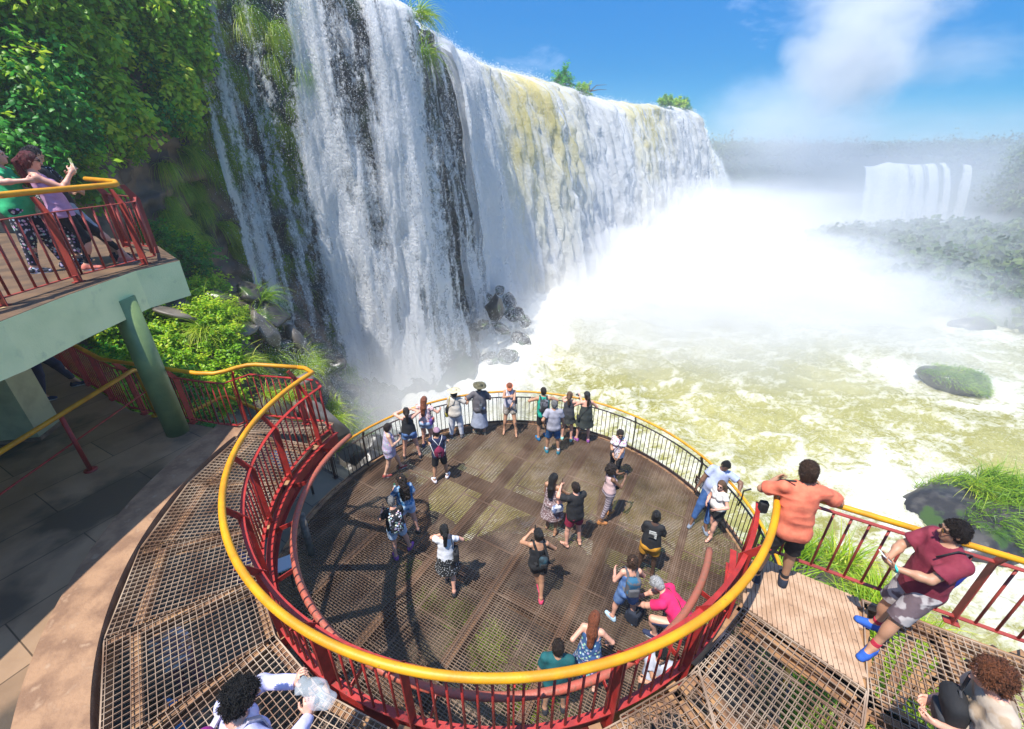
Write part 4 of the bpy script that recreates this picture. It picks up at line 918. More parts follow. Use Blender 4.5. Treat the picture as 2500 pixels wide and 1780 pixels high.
o = rock_mesh('rock', 202, 3.6, 2.4, 1.5, 12, M['boulder']); o.parent = t; o.location = (0, 0, -.1)
moss_on(o, 3600, .42, .014, lambda v, n_: (n_[:, 2] > .15) & (v[:, 0] > -1.2 + .9*np.sin(v[:, 1]*2.2)), 2)
for k in range(12):
    o = GT[k % 4].copy(); C.objects.link(o); o.parent = t; o.name = 'grass_tuft'
    for kk in ('label', 'category', 'group', 'used'):
        if kk in o: del o[kk]
    a_ = rr2.uniform(-1.2, 2.2); o.location = (.7 + 2.1*cos(a_)*rr2.random(), .1 + 1.7*sin(a_)*rr2.random(), 1.15); o.rotation_euler = (0, 0, rr2.uniform(-.5, .5)); o.scale = (rr2.uniform(1.2, 1.9),)*3
for (x, y, s_, lb) in ((37.6, 33.4, 1.5, 'small far green islet ringed with white foam in the haze'), (43.6, 32.6, 1.8, 'far green islet cut by the right edge of the picture')):
    t = island('river_islet', (x, y, ZW), 0, lb); o = rock_mesh('rock', int(x), s_*1.2, s_, s_*.6, 10, M['boulder'], 3); o.parent = t
    o = GT[1].copy(); C.objects.link(o); o.parent = t; o.name = 'grass'; o.location = (.2, 0, s_*.45); o.rotation_euler = (0, 0, 0); o.scale = (2.0, 2.0, 1.3)
    for kk in ('label', 'category', 'group', 'used'):
        if kk in o: del o[kk]
# plants along the lip
for k, (s0, dz, sc_) in enumerate([(S_B + 17, .4, 2.2), (S_B + 27, .4, 1.5), (S_B + 29.5, .5, 1.6), (S_C + 22, .7, 1.6), (S_C + 25, .7, 1.9), (S_C + 29, .7, 1.5), (S_C + 33, .7, 2.0), (S_C + 36, .5, 2.0), (S_C + 38.5, .2, 2.6)]):
    P0 = rim_at(np.array([s0]))[0]; h = BS[3 if k in (0, 7, 8) else k % 3]
    lb = ['dark shrub alone on the lip where the brown water pours over', 'round bush on the lip left of the driftwood', 'round bush on the lip beside the driftwood', 'tiny far bush, first of the row on the lip', 'small airy bush, second of the row on the lip', 'small bush mid row on the far lip', 'bright green bush near the far end of the lip', 'low bush beside the last dark bush of the lip', 'dense green bush drooping at the far end of the falls'][k]
    dup(h, (P0[0], P0[1], P0[2] + dz - .3), (0, 0, k), sc_*1.35, lb, 'bushes on the lip', 'bush')
t = empty('driftwood', tuple(rim_at(np.array([S_B + 33]))[0] + np.array([0, 0, .6]))); tagp(t, 'bare forked branch lying on the lip of the falls', 'branch')
mb = MB()
for k in range(6): a_ = k*1.1; mb.tube([(0, 0, 0), (1.2*cos(a_)*.9, 1.2*sin(a_)*.9, .2 + .1*k), (2.6*cos(a_ + .2), 2.6*sin(a_ + .2), .3 + .2*(k % 3))], .06, 5, scale=[1.4, .9, .3])
mb.build('branches', M['stem'], t)
# ================================================================ far side of the gorge
def far_z(x, y):
    n_ = fbm(x*.03, y*.03, 5., 4) - .5
    # river bank line (x grows to the right)
    bank = np.interp(y, [-60, 20, 32, 37, 45, 58, 75, 95], [44, 43, 39.5, 35, 36.5, 40, 41, 30]) + n_*6
    z = ZW - 2 + 2.3*sst(-1, 3, x - bank) + .6*sst(4, 22, x - bank)*sst(30, 60, y)
    low = sst(68, 80, y + n_*8)                         # canyon behind the wooded spit
    z = z*(1 - low) + (-29 + n_*4)*low
    hill = sst(-8, 8, (x - (24 + .82*y)) + n_*8)      # wooded hillside on the right
    z = np.maximum(z, -28 + 28.5*hill*sst(20, 60, y)**.3)
    wallm = sst(-6, 6, (y - 152) + n_*10)
    top = .3 + n_*1.0 - .027*np.maximum(y - 150, 0)
    z = np.where(wallm > 0, np.maximum(z, z*(1 - wallm) + top*wallm), z)
    return np.minimum(z, .8 + 0*z + np.where(y > 150, top - .3, 0))
fxs = np.concatenate([np.linspace(26, 200, 170), np.geomspace(205, 2600, 26)]); fys = np.concatenate([np.linspace(14, 190, 180), np.geomspace(194, 3000, 26)])
fxx, fyy = np.meshgrid(fxs, fys, indexing='ij'); fzz = far_z(fxx, fyy)
M['farland'] = mat('far_wooded_ground', (.05, .075, .025), .9, col2=(.09, .085, .05), scale=.12, lo=.45, hi=.6)
o = mesh_np('far_ground', np.stack([fxx, fyy, fzz], -1).reshape(-1, 3), grid_faces(len(fxs), len(fys)), M['farland'], smooth=True); tagp(o, kind='structure')
lxs = np.concatenate([-np.geomspace(2600, 60, 20), np.linspace(-50, 40, 40)]); fxx, fyy = np.meshgrid(lxs, np.concatenate([np.linspace(150, 190, 16), np.geomspace(194, 3000, 20)]), indexing='ij')
fzz = np.where(fyy < 156, -27, .3 - .027*np.maximum(fyy - 150, 0))
o = mesh_np('far_ground', np.stack([fxx, fyy, fzz], -1).reshape(-1, 3), grid_faces(fxx.shape[0], fxx.shape[1]), M['farland'], smooth=True); tagp(o, kind='structure')
# canopy clumps
def canopy(name, pts, rad, ncl, leaf, seed):
    r = np.random.default_rng(seed); n_ = len(pts); C_ = np.repeat(pts, ncl, 0); R_ = np.repeat(rad, ncl)[:, None]
    d = r.normal(size=(n_*ncl, 3)); d /= np.linalg.norm(d, axis=1, keepdims=True); d[:, 2] = np.abs(d[:, 2])*1.0 - .25
    lump = 1 + .35*np.sin(d[:, :1]*7 + np.repeat(r.random(n_), ncl)[:, None]*6)*np.cos(d[:, 1:2]*6)
    P_ = C_ + d*R_*lump*(.8 + .25*r.random((n_*ncl, 1))); up = d + r.normal(size=d.shape)*.5
    V, F = leaves_geo(P_, r.normal(size=d.shape), leaf*r.uniform(.6, 1.4, len(P_)), r, .45, up)
    T_ = np.clip(np.repeat(r.random(n_), ncl)*.6 + r.random(len(P_))*.4, 0, 1)
    return mesh_np(name, V, F, M['forest'], cols={'tint': np.repeat(T_, 5)})
pts = []; rad = []
for k in range(16000):
    x, y = RNG.uniform(34, 190), RNG.uniform(22, 185); z = float(far_z(np.array([x]), np.array([y]))[0])
    if z < ZW - .2 : continue
    if 98 < x < 137 and 130 < y < 156: continue
    if z < -18: continue
    if x > y*1.3 + 14: continue
    if len(pts) > 2600: break
    r_ = RNG.uniform(.9, 1.8)*(1 + (1.0 + 1.2*(RNG.random() < .12))*(y > 100)); pts.append((x, y, z + r_*.45)); rad.append(r_)
o = canopy('forest', np.array(pts), np.array(rad), 70, .62, 61); tagp(o, kind='stuff')
far_tr = []
for k, (xv, yv, dist, h_) in enumerate([(1868, 505, 62, 3.2), (1905, 498, 64, 4.2), (1945, 512, 63, 2.8), (1990, 515, 62, 2.8), (2020, 520, 60, 2.6), (2140, 560, 55, 2.8)]):
    th = radians(27.130); u_, v_ = (xv - 1140.5)/970.5, (812 - yv)/970.5; dy = cos(th) + v_*sin(th); dz = -sin(th) + v_*cos(th)
    x, y = u_/dy*dist, dist; z = 4.4912 + dz/dy*dist
    t = empty('tree', (x, y, z - h_*1.1)); tagp(t, ['rounded hazy tree at the left of the far ridge', 'tallest hazy tree of the far ridge in front of the distant falls', 'low hazy tree right of the tallest on the far ridge', 'hazy tree in the middle of the far ridge', 'last hazy tree at the right of the far ridge', 'lone pale hazy tree lower right of the far ridge'][k], 'tree', 'trees on the far ridge')
    cn = canopy('crown', np.array([(0, 0, h_*.85), (.9, .2, h_*.6), (-.9, .3, h_*.55), (.2, -.5, h_*.5)]), np.array([h_*.36]*4), 130, .42, 70 + k); cn.parent = t
    mb = MB(); mb.tube([(0, 0, -1), (.1, 0, h_*.4), (0, 0, h_*.8)], .22, 7, scale=[1.3, .8, .4]); mb.build('trunk', M['stem'], t)
# distant falls
def far_fall(P0, P1, ztop, zbot, slope, label_seed, nu=90):
    u = np.linspace(0, 1, nu); t = np.linspace(0, 1, 70); U_, T_ = np.meshgrid(u, t, indexing='ij')
    x = P0[0] + (P1[0] - P0[0])*U_; y = P0[1] + (P1[1] - P0[1])*U_; Lw = math.hypot(P1[0] - P0[0], P1[1] - P0[1])
    out = np.sqrt(T_ + .001)*slope + (fbm(U_*Lw*.25, T_*1.2, label_seed, 4) - .5)*3.2*sst(0, .15, T_)
    dx, dy = (P1[1] - P0[1])/Lw, -(P1[0] - P0[0])/Lw
    V = np.stack([x + dx*out, y + dy*out, ztop + (zbot - ztop)*T_ + (fbm(U_*Lw*.2, 0, label_seed + 1, 2) - .5)*1.8], -1)
    d = .60 + (vnoise(U_*Lw*.45, T_*.8, label_seed + 2.) - .5)*.40 - .45*(sst(.16 - .14*T_, 0, U_) + sst(.90, 1, U_)*(1 - T_*.6))
    o = mesh_np('far_waterfall', V.reshape(-1, 3), grid_faces(nu, 70), M['fall'], smooth=True, cols={'fs': (U_*Lw*.7).ravel(), 'ft': ((ztop - zbot)*T_*.4).ravel(), 'dens': d.ravel(), 'silt': np.zeros(d.size)}); o['kind'] = 'structure'
far_fall((101.5, 142), (129.5, 142.5), -1.7, -27, 10, 3)
far_fall((131.6, 141), (134.6, 140.5), -2.0, -26, 7, 9, 24)

# ================================================================ mist
def mist(name, loc, rad, dens, seed, nscale=1.6, thr=.42, rz=0, col=(1, 1, 1), flat=0.0, gain=3.2, aniso=.1):
    """billow of spray: closed ball whose noisy density fades to nothing before its skin"""
    import bmesh
    bm = bmesh.new(); bmesh.ops.create_icosphere(bm, subdivisions=3, radius=1); me = bpy.data.meshes.new(name); bm.to_mesh(me); bm.free()
    o = bpy.data.objects.new(name, me); C.objects.link(o); o.location = loc; o.scale = rad; o.rotation_euler = (0, 0, rz)
    m = bpy.data.materials.new(name); m.use_nodes = True; n, l = nodes(m); n.remove(n['Principled BSDF'])
    v = n.new('ShaderNodeVolumePrincipled'); v.inputs['Color'].default_value = (*col, 1); v.inputs['Anisotropy'].default_value = aniso
    tc = n.new('ShaderNodeTexCoord'); ln_ = n.new('ShaderNodeVectorMath'); ln_.operation = 'LENGTH'; l.new(tc.outputs['Object'], ln_.inputs[0])
    q = n.new('ShaderNodeTexNoise'); q.inputs['Scale'].default_value = nscale; q.inputs['Detail'].default_value = 6; q.inputs['Roughness'].default_value = .6; q.inputs['Distortion'].default_value = .35
    mp = n.new('ShaderNodeMapping'); mp.inputs['Location'].default_value = (seed*3.1, seed*1.7, seed); l.new(tc.outputs['Object'], mp.inputs[0]); l.new(mp.outputs[0], q.inputs[0])
    def mt(op, a, b, clamp=False):
        k = n.new('ShaderNodeMath'); k.operation = op; k.use_clamp = clamp
        for i, x in enumerate((a, b)):
            if isinstance(x, (int, float)): k.inputs[i].default_value = x
            else: l.new(x, k.inputs[i])
        return k.outputs[0]
    fall = mt('SUBTRACT', 1.0, mt('POWER', ln_.outputs['Value'], 1.6), True)
    nn = mt('MULTIPLY', mt('SUBTRACT', mt('ADD', q.outputs[0], mt('MULTIPLY', fall, .35)), thr + .12), gain, True)
    l.new(mt('MULTIPLY', mt('MULTIPLY', nn, fall), dens), v.inputs['Density']); l.new(v.outputs[0], n['Material Output'].inputs['Volume'])
    me.materials.append(m); o['kind'] = 'stuff'; return o
# thick spray at the foot of the big falls
mist('mist', (23, 42, -7.8), (27, 26, 4.9), .36, 1, 3.0, .38, .6, gain=4)
mist('mist', (40, 74, -7), (30, 40, 7.5), .085, 2, 3.0, .38, .5, gain=4)
mist('mist', (10, 31, -8.4), (12, 12, 2.8), .26, 3, 2.6, .36, .6)
mist('mist', (-4.0, 19.5, -7.6), (8, 5.2, 4.6), .20, 4, 2.6, .32, .2)
mist('mist', (-5.6, 15.2, -6.2), (4.2, 3.4, 2.6), .16, 12, 2.4, .34, .2)
mist('mist', (104, 122, -5), (90, 34, 22), .020, 5, 3.0, .28, 0, col=(.86, .93, 1))
mist('mist', (80, 142, 8), (34, 20, 17), .040, 6, 3.0, .36, .2, gain=4)
mist('mist', (94, 146, 25), (22, 18, 17), .13, 7, 2.6, .40, .3, gain=6)
mist('mist', (100, 150, 43), (36, 20, 15), .08, 8, 3.0, .42, .2, gain=6)
mist('mist', (128, 156, 26), (26, 18, 10), .022, 9, 3.0, .42, -.3, gain=5)
mist('mist', (58, 54, -8), (40, 32, 5), .03, 10, 2.8, .34, .3)
mist('mist', (88, 76, -5), (48, 44, 12), .010, 11, 2.6, .28, .3)
# haze
hb = bpy.data.meshes.new('haze'); x0, x1, y0, y1, z0, z1 = -30, 260, -20, 260, -30, 15
hv = [(x, y, z) for z in (z0, z1) for x, y in ((x0, y0), (x1, y0), (x1, y1), (x0, y1))]
hb.from_pydata(hv, [], [(3, 2, 1, 0), (4, 5, 6, 7), (0, 1, 5, 4), (1, 2, 6, 5), (2, 3, 7, 6), (3, 0, 4, 7)]); hb.update()
ho = bpy.data.objects.new('haze', hb); C.objects.link(ho); ho['kind'] = 'stuff'
m = bpy.data.materials.new('haze'); m.use_nodes = True; n, l = nodes(m); n.remove(n['Principled BSDF']); v = n.new('ShaderNodeVolumePrincipled')
v.inputs['Color'].default_value = (.84, .92, 1, 1); v.inputs['Density'].default_value = .0015; v.inputs['Anisotropy'].default_value = .2
l.new(v.outputs[0], n['Material Output'].inputs['Volume']); hb.materials.append(m)
# ================================================================ people
def _dcap(P, pr):
    a, b = pr['a'], pr['b']; p = P
    fr = pr.get('fr'); 
    if fr is not None:
        R, q = fr; c = pr['a']; p = (P - c) @ R; bb = (b - c) @ R; p = p.copy(); p[..., 1] /= q; bb = bb.copy(); bb[1] /= q; a, b = np.zeros(3), bb
    ab = b - a; L2 = float(ab @ ab) + 1e-12; t = np.clip(((p - a) @ ab)/L2, 0, 1)
    d = np.linalg.norm(p - a - t[..., None]*ab, axis=-1) - (pr['ra'] + (pr['rb'] - pr['ra'])*t)
    if pr.get('cut'):
        n_ = ab/np.sqrt(L2); d = np.maximum(d, (p - b) @ n_)
    if pr.get('cuta'):
        n_ = ab/np.sqrt(L2); d = np.maximum(d, -((p - a) @ n_))
    if fr is not None: d = d*min(1, .5 + .5*fr[1])
    return d
def _dell(P, pr):
    p = (P - pr['c']) @ pr['R']; r = np.array(pr['r']); k0 = np.linalg.norm(p/r, axis=-1); k1 = np.linalg.norm(p/(r*r), axis=-1) + 1e-9
    return k0*(k0 - 1)/k1
def _dbox(P, pr):
    p = np.abs((P - pr['c']) @ pr['R']) - (np.array(pr['r']) - pr['e']); return np.linalg.norm(np.maximum(p, 0), axis=-1) + np.minimum(p.max(-1), 0) - pr['e']
def bounds(pr):
    if 'a' in pr: r = max(pr['ra'], pr['rb']); return np.minimum(pr['a'], pr['b']) - r, np.maximum(pr['a'], pr['b']) + r
    r = max(pr['r']); return pr['c'] - r*1.1, pr['c'] + r*1.1
def cap(a, b, ra, rb, k=.02, **o): return dict(a=np.array(a, float), b=np.array(b, float), ra=ra, rb=rb, k=k, **o)
def ell(c, r, R=np.eye(3), k=.02, **o): return dict(c=np.array(c, float), r=tuple(r), R=R, k=k, **o)
def rbox(c, r, e, R=np.eye(3), k=.01, **o): return dict(c=np.array(c, float), r=tuple(r), e=e, R=R, k=k, **o)
def sdf_mesh(prims, h, disp=None, cuts=None, inflate=0.0):
    lo = np.min([bounds(p)[0] for p in prims], 0) - inflate - .03; hi = np.max([bounds(p)[1] for p in prims], 0) + inflate + .03
    n_ = np.ceil((hi - lo)/h).astype(int) + 1; F = np.full(n_, .5, np.float32)
    ax = [lo[i] + h*np.arange(n_[i]) for i in range(3)]
    for p in prims:
        a, b = bounds(p); m_ = inflate + p['k'] + .03
        i0 = np.maximum(((a - m_ - lo)/h).astype(int), 0); i1 = np.minimum(((b + m_ - lo)/h).astype(int) + 2, n_)
        G = np.stack(np.meshgrid(*[ax[i][i0[i]:i1[i]] for i in range(3)], indexing='ij'), -1)
        d = (_dcap if 'a' in p else _dbox if 'e' in p else _dell)(G, p) - inflate
        sl = tuple(slice(i0[i], i1[i]) for i in range(3)); f = F[sl]; k = p['k']
        hh = np.maximum(k - np.abs(f - d), 0)/k; F[sl] = np.minimum(f, d) - hh*hh*k*.25
    if disp or cuts:
        G = np.stack(np.meshgrid(*ax, indexing='ij'), -1)
        if disp: F = F + disp(G)
        if cuts:
            for c in cuts: F = np.maximum(F, c(G))
    S_ = F < 0
    if not S_.any(): return None
    # surface nets
    cnt = np.zeros(n_ - 1, np.int16); acc = np.zeros((*(n_ - 1), 3), np.float32)
    for axis in range(3):
        sA = [slice(None)]*3; sB = [slice(None)]*3; sA[axis] = slice(0, -1); sB[axis] = slice(1, None)
        fa, fb = F[tuple(sA)], F[tuple(sB)]; cr_ = (fa < 0) != (fb < 0); t = np.where(cr_, fa/(fa - fb + 1e-12), 0)
        oth = [i for i in range(3) if i != axis]
        for u in (0, 1):
            for v in (0, 1):
                s_ = [slice(None)]*3; s_[oth[0]] = slice(u, n_[oth[0]] - 1 + u); s_[oth[1]] = slice(v, n_[oth[1]] - 1 + v)
                c_ = cr_[tuple(s_)]; cnt += c_; off = np.zeros(3, np.float32); off[oth[0]] = u; off[oth[1]] = v
                acc[..., axis] += np.where(c_, t[tuple(s_)], 0); acc[..., oth[0]] += c_*u; acc[..., oth[1]] += c_*v
    m_ = cnt > 0; idx = np.full(cnt.shape, -1, np.int64); idx[m_] = np.arange(m_.sum()); ijk = np.argwhere(m_)
    V = lo + (ijk + acc[m_]/cnt[m_][:, None])*h; Fc = []
    for axis in range(3):
        sA = [slice(None)]*3; sB = [slice(None)]*3; sA[axis] = slice(0, -1); sB[axis] = slice(1, None)
        a_, b_ = S_[tuple(sA)], S_[tuple(sB)]; e = np.argwhere(a_ != b_); o1, o2 = [(1, 2), (2, 0), (0, 1)][axis]
        e = e[(e[:, o1] > 0) & (e[:, o2] > 0) & (e[:, o1] < n_[o1] - 1) & (e[:, o2] < n_[o2] - 1)]
        ins = a_[tuple(e.T)]; q = []
        for du, dv in ((-1, -1), (0, -1), (0, 0), (-1, 0)): w_ = e.copy(); w_[:, o1] += du; w_[:, o2] += dv; q.append(idx[tuple(w_.T)])
        q = np.stack(q, 1); q[~ins] = q[~ins][:, ::-1]; Fc.append(q)
    Fc = np.concatenate(Fc); Fc = Fc[(Fc >= 0).all(1)]
    # one relaxing pass
    nb = np.zeros_like(V); c_ = np.zeros(len(V))
    for i in range(4):
        np.add.at(nb, Fc[:, i], V[Fc[:, (i + 1) % 4]]); np.add.at(c_, Fc[:, i], 1)
    return V*.6 + .4*nb/np.maximum(c_, 1)[:, None], Fc
def rotm(pitch=0, yaw=0, roll=0):
    """pitch: + leans forward (towards +Y); yaw: + turns left; roll: + tips to the right"""
    p, y_, r_ = radians(pitch), radians(yaw), radians(roll)
    Rx = np.array([[1, 0, 0], [0, cos(-p), -sin(-p)], [0, sin(-p), cos(-p)]]); Rz = np.array([[cos(y_), -sin(y_), 0], [sin(y_), cos(y_), 0], [0, 0, 1]])
    Ry = np.array([[cos(r_), 0, sin(r_)], [0, 1, 0], [-sin(r_), 0, cos(r_)]]); return Rz @ Rx @ Ry
def ik(a, t, l1, l2, pole):
    a, t = np.array(a, float), np.array(t, float); d = t - a; D = np.linalg.norm(d); D2 = min(max(D, abs(l1 - l2) + .01), l1 + l2 - .002); u = d/max(D, 1e-6); t = a + u*D2
    x = (l1*l1 - l2*l2 + D2*D2)/(2*D2); h_ = math.sqrt(max(l1*l1 - x*x, 0)); pole = np.array(pole, float); q = pole - u*(pole @ u); q /= np.linalg.norm(q) + 1e-9
    return a + u*x + q*h_, t
_fab = {}
def fabric(key, c1, c2=None, pat=None, rough=.85):
    if key in _fab: return _fab[key]
    m = bpy.data.materials.new(key); m.use_nodes = True; n, l = nodes(m); p = n['Principled BSDF']; p.inputs['Roughness'].default_value = rough
    p.inputs['Base Color'].default_value = (*c1, 1); tc = n.new('ShaderNodeTexCoord')
    if pat in ('floral', 'camo', 'fleck', 'dots'):
        v = n.new('ShaderNodeTexVoronoi' if pat in ('floral', 'dots') else 'ShaderNodeTexNoise'); v.inputs['Scale'].default_value = {'floral': 22, 'dots': 34, 'camo': 9, 'fleck': 34}[pat]
        l.new(tc.outputs['Object'], v.inputs[0]); r = n.new('ShaderNodeMapRange')
        a, b = {'floral': (.42, .36), 'dots': (.28, .24), 'camo': (.47, .53), 'fleck': (.52, .56)}[pat]
        r.inputs[1].default_value = a; r.inputs[2].default_value = b
        if a > b: r.inputs[1].default_value, r.inputs[2].default_value, r.inputs[3].default_value, r.inputs[4].default_value = b, a, 1, 0
        l.new(v.outputs[0], r.inputs[0]); x = n.new('ShaderNodeMix'); x.data_type = 'RGBA'; x.inputs[6].default_value = (*c1, 1); x.inputs[7].default_value = (*c2, 1)
        if pat == 'floral':
            x2 = n.new('ShaderNodeMix'); x2.data_type = 'RGBA'; x2.inputs[0].default_value = .35; x2.inputs[6].default_value = (*c2, 1); l.new(v.outputs['Color'], x2.inputs[7]); l.new(x2.outputs[2], x.inputs[7])
        l.new(r.outputs[0], x.inputs[0]); l.new(x.outputs[2], p.inputs['Base Color'])
    elif pat in ('stripe', 'plaid'):
        wv = n.new('ShaderNodeTexWave'); wv.bands_direction = 'Z'; wv.inputs['Scale'].default_value = 5 if pat == 'stripe' else 7; wv.inputs['Distortion'].default_value = .6
        l.new(tc.outputs['Object'], wv.inputs[0]); x = n.new('ShaderNodeMix'); x.data_type = 'RGBA'; x.inputs[6].default_value = (*c1, 1); x.inputs[7].default_value = (*c2, 1)
        sc_ = wv.outputs['Fac']
        if pat == 'plaid':
            w2 = n.new('ShaderNodeTexWave'); w2.bands_direction = 'X'; w2.inputs['Scale'].default_value = 7; w2.inputs['Distortion'].default_value = .6; l.new(tc.outputs['Object'], w2.inputs[0])
            mm = n.new('ShaderNodeMath'); mm.operation = 'MULTIPLY'; l.new(sc_, mm.inputs[0]); l.new(w2.outputs['Fac'], mm.inputs[1]); sc_ = mm.outputs[0]
        l.new(sc_, x.inputs[0]); l.new(x.outputs[2], p.inputs['Base Color'])
    else:
        t = n.new('ShaderNodeTexNoise'); t.inputs['Scale'].default_value = 9; t.inputs['Detail'].default_value = 5; l.new(tc.outputs['Object'], t.inputs[0])
        x = n.new('ShaderNodeMix'); x.data_type = 'RGBA'; x.inputs[6].default_value = (*c1, 1); x.inputs[7].default_value = (*(c2 if c2 else tuple(k*.72 for k in c1)), 1)
        r = n.new('ShaderNodeMapRange'); r.inputs[1].default_value = .4; r.inputs[2].default_value = .65; l.new(t.outputs[0], r.inputs[0]); l.new(r.outputs[0], x.inputs[0]); l.new(x.outputs[2], p.inputs['Base Color'])
    t = n.new('ShaderNodeTexNoise'); t.inputs['Scale'].default_value = 14; t.inputs['Detail'].default_value = 3; l.new(tc.outputs['Object'], t.inputs[0])
    b = n.new('ShaderNodeBump'); b.inputs['Strength'].default_value = .35; b.inputs['Distance'].default_value = .02; l.new(t.outputs[0], b.inputs['Height']); l.new(b.outputs[0], p.inputs['Normal'])
    _fab[key] = m; return m
def skin(c):
    k = 'skin_%02d%02d%02d' % tuple(int(v*99) for v in c)
    if k in _fab: return _fab[k]
    m = bpy.data.materials.new('skin'); m.use_nodes = True; n, l = nodes(m); p = n['Principled BSDF']; a = n.new('ShaderNodeAttribute'); a.attribute_name = 'paint'
    l.new(a.outputs['Color'], p.inputs['Base Color']); p.inputs['Roughness'].default_value = .5; p.inputs['Subsurface Weight'].default_value = .08; p.inputs['Subsurface Radius'].default_value = (.02, .008, .004)
    _fab[k] = m; return m
def hairmat(c):
    k = 'hair_%02d%02d%02d' % tuple(int(v*99) for v in c)
    if k in _fab: return _fab[k]
    m = mat('hair', c, .42, col2=tuple(v*.45 for v in c), scale=9, stretch=(9, 9, 1.2), bump=.9, bscale=28); _fab[k] = m; return m
M['phone'] = mat('black_glass', (.012, .012, .015), .12); M['phonew'] = mat('white_plastic', (.75, .76, .78), .3); M['metalg'] = mat('dark_plastic', (.02, .02, .022), .4)
M['screen'] = mat('dark_screen', (.02, .03, .045), .08)
SK = dict(fair=(.62, .36, .25), pink=(.66, .34, .24), tan=(.45, .235, .14), olive=(.38, .20, .115), brown=(.17, .085, .048), dark=(.085, .045, .03))
HR = dict(black=(.012, .010, .009), dark=(.03, .018, .012), brown=(.075, .038, .02), auburn=(.26, .075, .03), red=(.16, .022, .022), grey=(.28, .27, .26), silver=(.55, .55, .55), ltbrown=(.17, .09, .045), curlbr=(.22, .075, .03))
Z3 = np.array([0, 0, 1.])
def person(label, xy, z, face, H=1.70, fem=False, fat=1.0, sk='fair', pose={}, top=None, bottom=None, shoes=None, hair=('short', 'dark'), hat=None, glasses=False, res=.0115, group=None, extra=None):
    H = H*(.93 if z < -1 else 1); s = H/1.74; fat = fat*(1.10 if z < -1 else 1.0); root = empty('person', (xy[0], xy[1], z), radians(face)); tagp(root, label, 'person', group)
    g = pose.get; seed = abs(hash(label)) % 997 if False else sum(ord(c) for c in label) % 997
    feet = g('feet', ((-.11, 0), (.11, 0))); fz = g('footz', (0, 0)); toes = g('toes', (8, -8))          # L, R ; L is -x
    hx, hy = g('hip', (0, 0)); hipz = g('hipz', .93)*s
    Pc = np.array([hx, hy, hipz + .03*s]); lean, roll, twist = g('lean', 3), g('roll', 0), g('twist', 0)
    R1 = rotm(lean*.45, twist*.3, roll*.5); R2 = rotm(lean, twist, roll)
    waist = Pc + R1 @ np.array([0, 0, .15*s]); chest = waist + R2 @ np.array([0, 0, .20*s]); nb = chest + R2 @ np.array([0, -.012*s, .175*s])
    shw = (.152 if fem else .178)*s*g('shw', 1); hpw = (.088 if fem else .085)*s
    Sh = [chest + R2 @ np.array([sx*shw, -.005, .125*s + g('shrug', (0, 0))[i]*s]) for i, sx in enumerate((-1, 1))]
    Hp = [Pc + R1 @ np.array([sx*hpw, 0, -.03*s]) for sx in (-1, 1)]
    TH, SHN = .425*s, .405*s; An, Kn = [], []
    for i, sx in enumerate((-1, 1)):
        t = np.array([feet[i][0], feet[i][1], .085*s + fz[i]]); pole = g('knee', ((-.15, 1, .1), (.15, 1, .1)))[i]
        k, a = ik(Hp[i], t, TH, SHN, pole); Kn.append(k); An.append(a)
    UA, FA = .285*s, .25*s; hd = g('hands', (None, None)); el = g('elbow', ((-.6, -.8, -.3), (.6, -.8, -.3))); El, Wr = [], []
    for i, sx in enumerate((-1, 1)):
        t = hd[i] if hd[i] is not None else Sh[i] + np.array([sx*.075, .05, -.52])*s
        t = np.array(t, float)*(s if hd[i] is not None else 1)
        e_, w_ = ik(Sh[i], t, UA, FA, el[i]); El.append(e_); Wr.append(w_)
    hp_, hyw, hr_ = g('head', (0, 0, 0)); RH = rotm(hp_, hyw, hr_); hb = nb + R2 @ np.array([0, .01, .05*s]); HC = hb + RH @ np.array([0, .018*s, .125*s])
    T = []; A_ = fat
    T += [cap(Pc + R1 @ [-.062*s, 0, -.02], Pc + R1 @ [.062*s, 0, -.02], .103*s*(.6 + .4*A_), .103*s*(.6 + .4*A_)),
          cap(Pc + R1 @ [0, 0, .03*s], waist, .148*s*A_ if fem else .146*s*A_, (.118 if fem else .136)*s*A_, .04, fr=(R1, .74*A_**.4)),
          cap(waist, chest, (.118 if fem else .136)*s*A_, (.138 if fem else .16)*s*(.7 + .3*A_), .04, fr=(R2, .72)),
          cap(chest, chest + R2 @ [0, 0, .08*s], (.138 if fem else .16)*s*(.7 + .3*A_), (.118 if fem else .14)*s, .04, fr=(R2, .68))]
    for sx in (-1, 1): T += [ell(Pc + R1 @ [sx*.07*s, -.052*s, -.03*s], (.088*s*A_, .085*s*A_, .09*s), R1, .04)]
    if fat > 1.15: T += [ell(Pc + R1 @ [0, .06*s, .11*s], (.13*s*A_, .1*s*A_, .13*s), R1, .05)]
    if fem:
        for sx in (-1, 1): T += [ell(chest + R2 @ [sx*.068*s, .085*s, .0], (.06*s, .055*s, .06*s), R2, .03)]
    for i in (0, 1): T += [cap(chest + R2 @ [0, 0, .095*s], Sh[i], .070*s, (.046 if fem else .054)*s, .035)]
    NK = [cap(nb - R2 @ [0, 0, .03*s], hb + RH @ [0, .0, .05*s], .058*s if not fem else .05*s, .05*s if not fem else .043*s, .03)]
    for i in (0, 1): NK += [cap(nb - R2 @ [0, .0, -.01*s], Sh[i]*.75 + nb*.25, .045*s, .035*s, .03)]
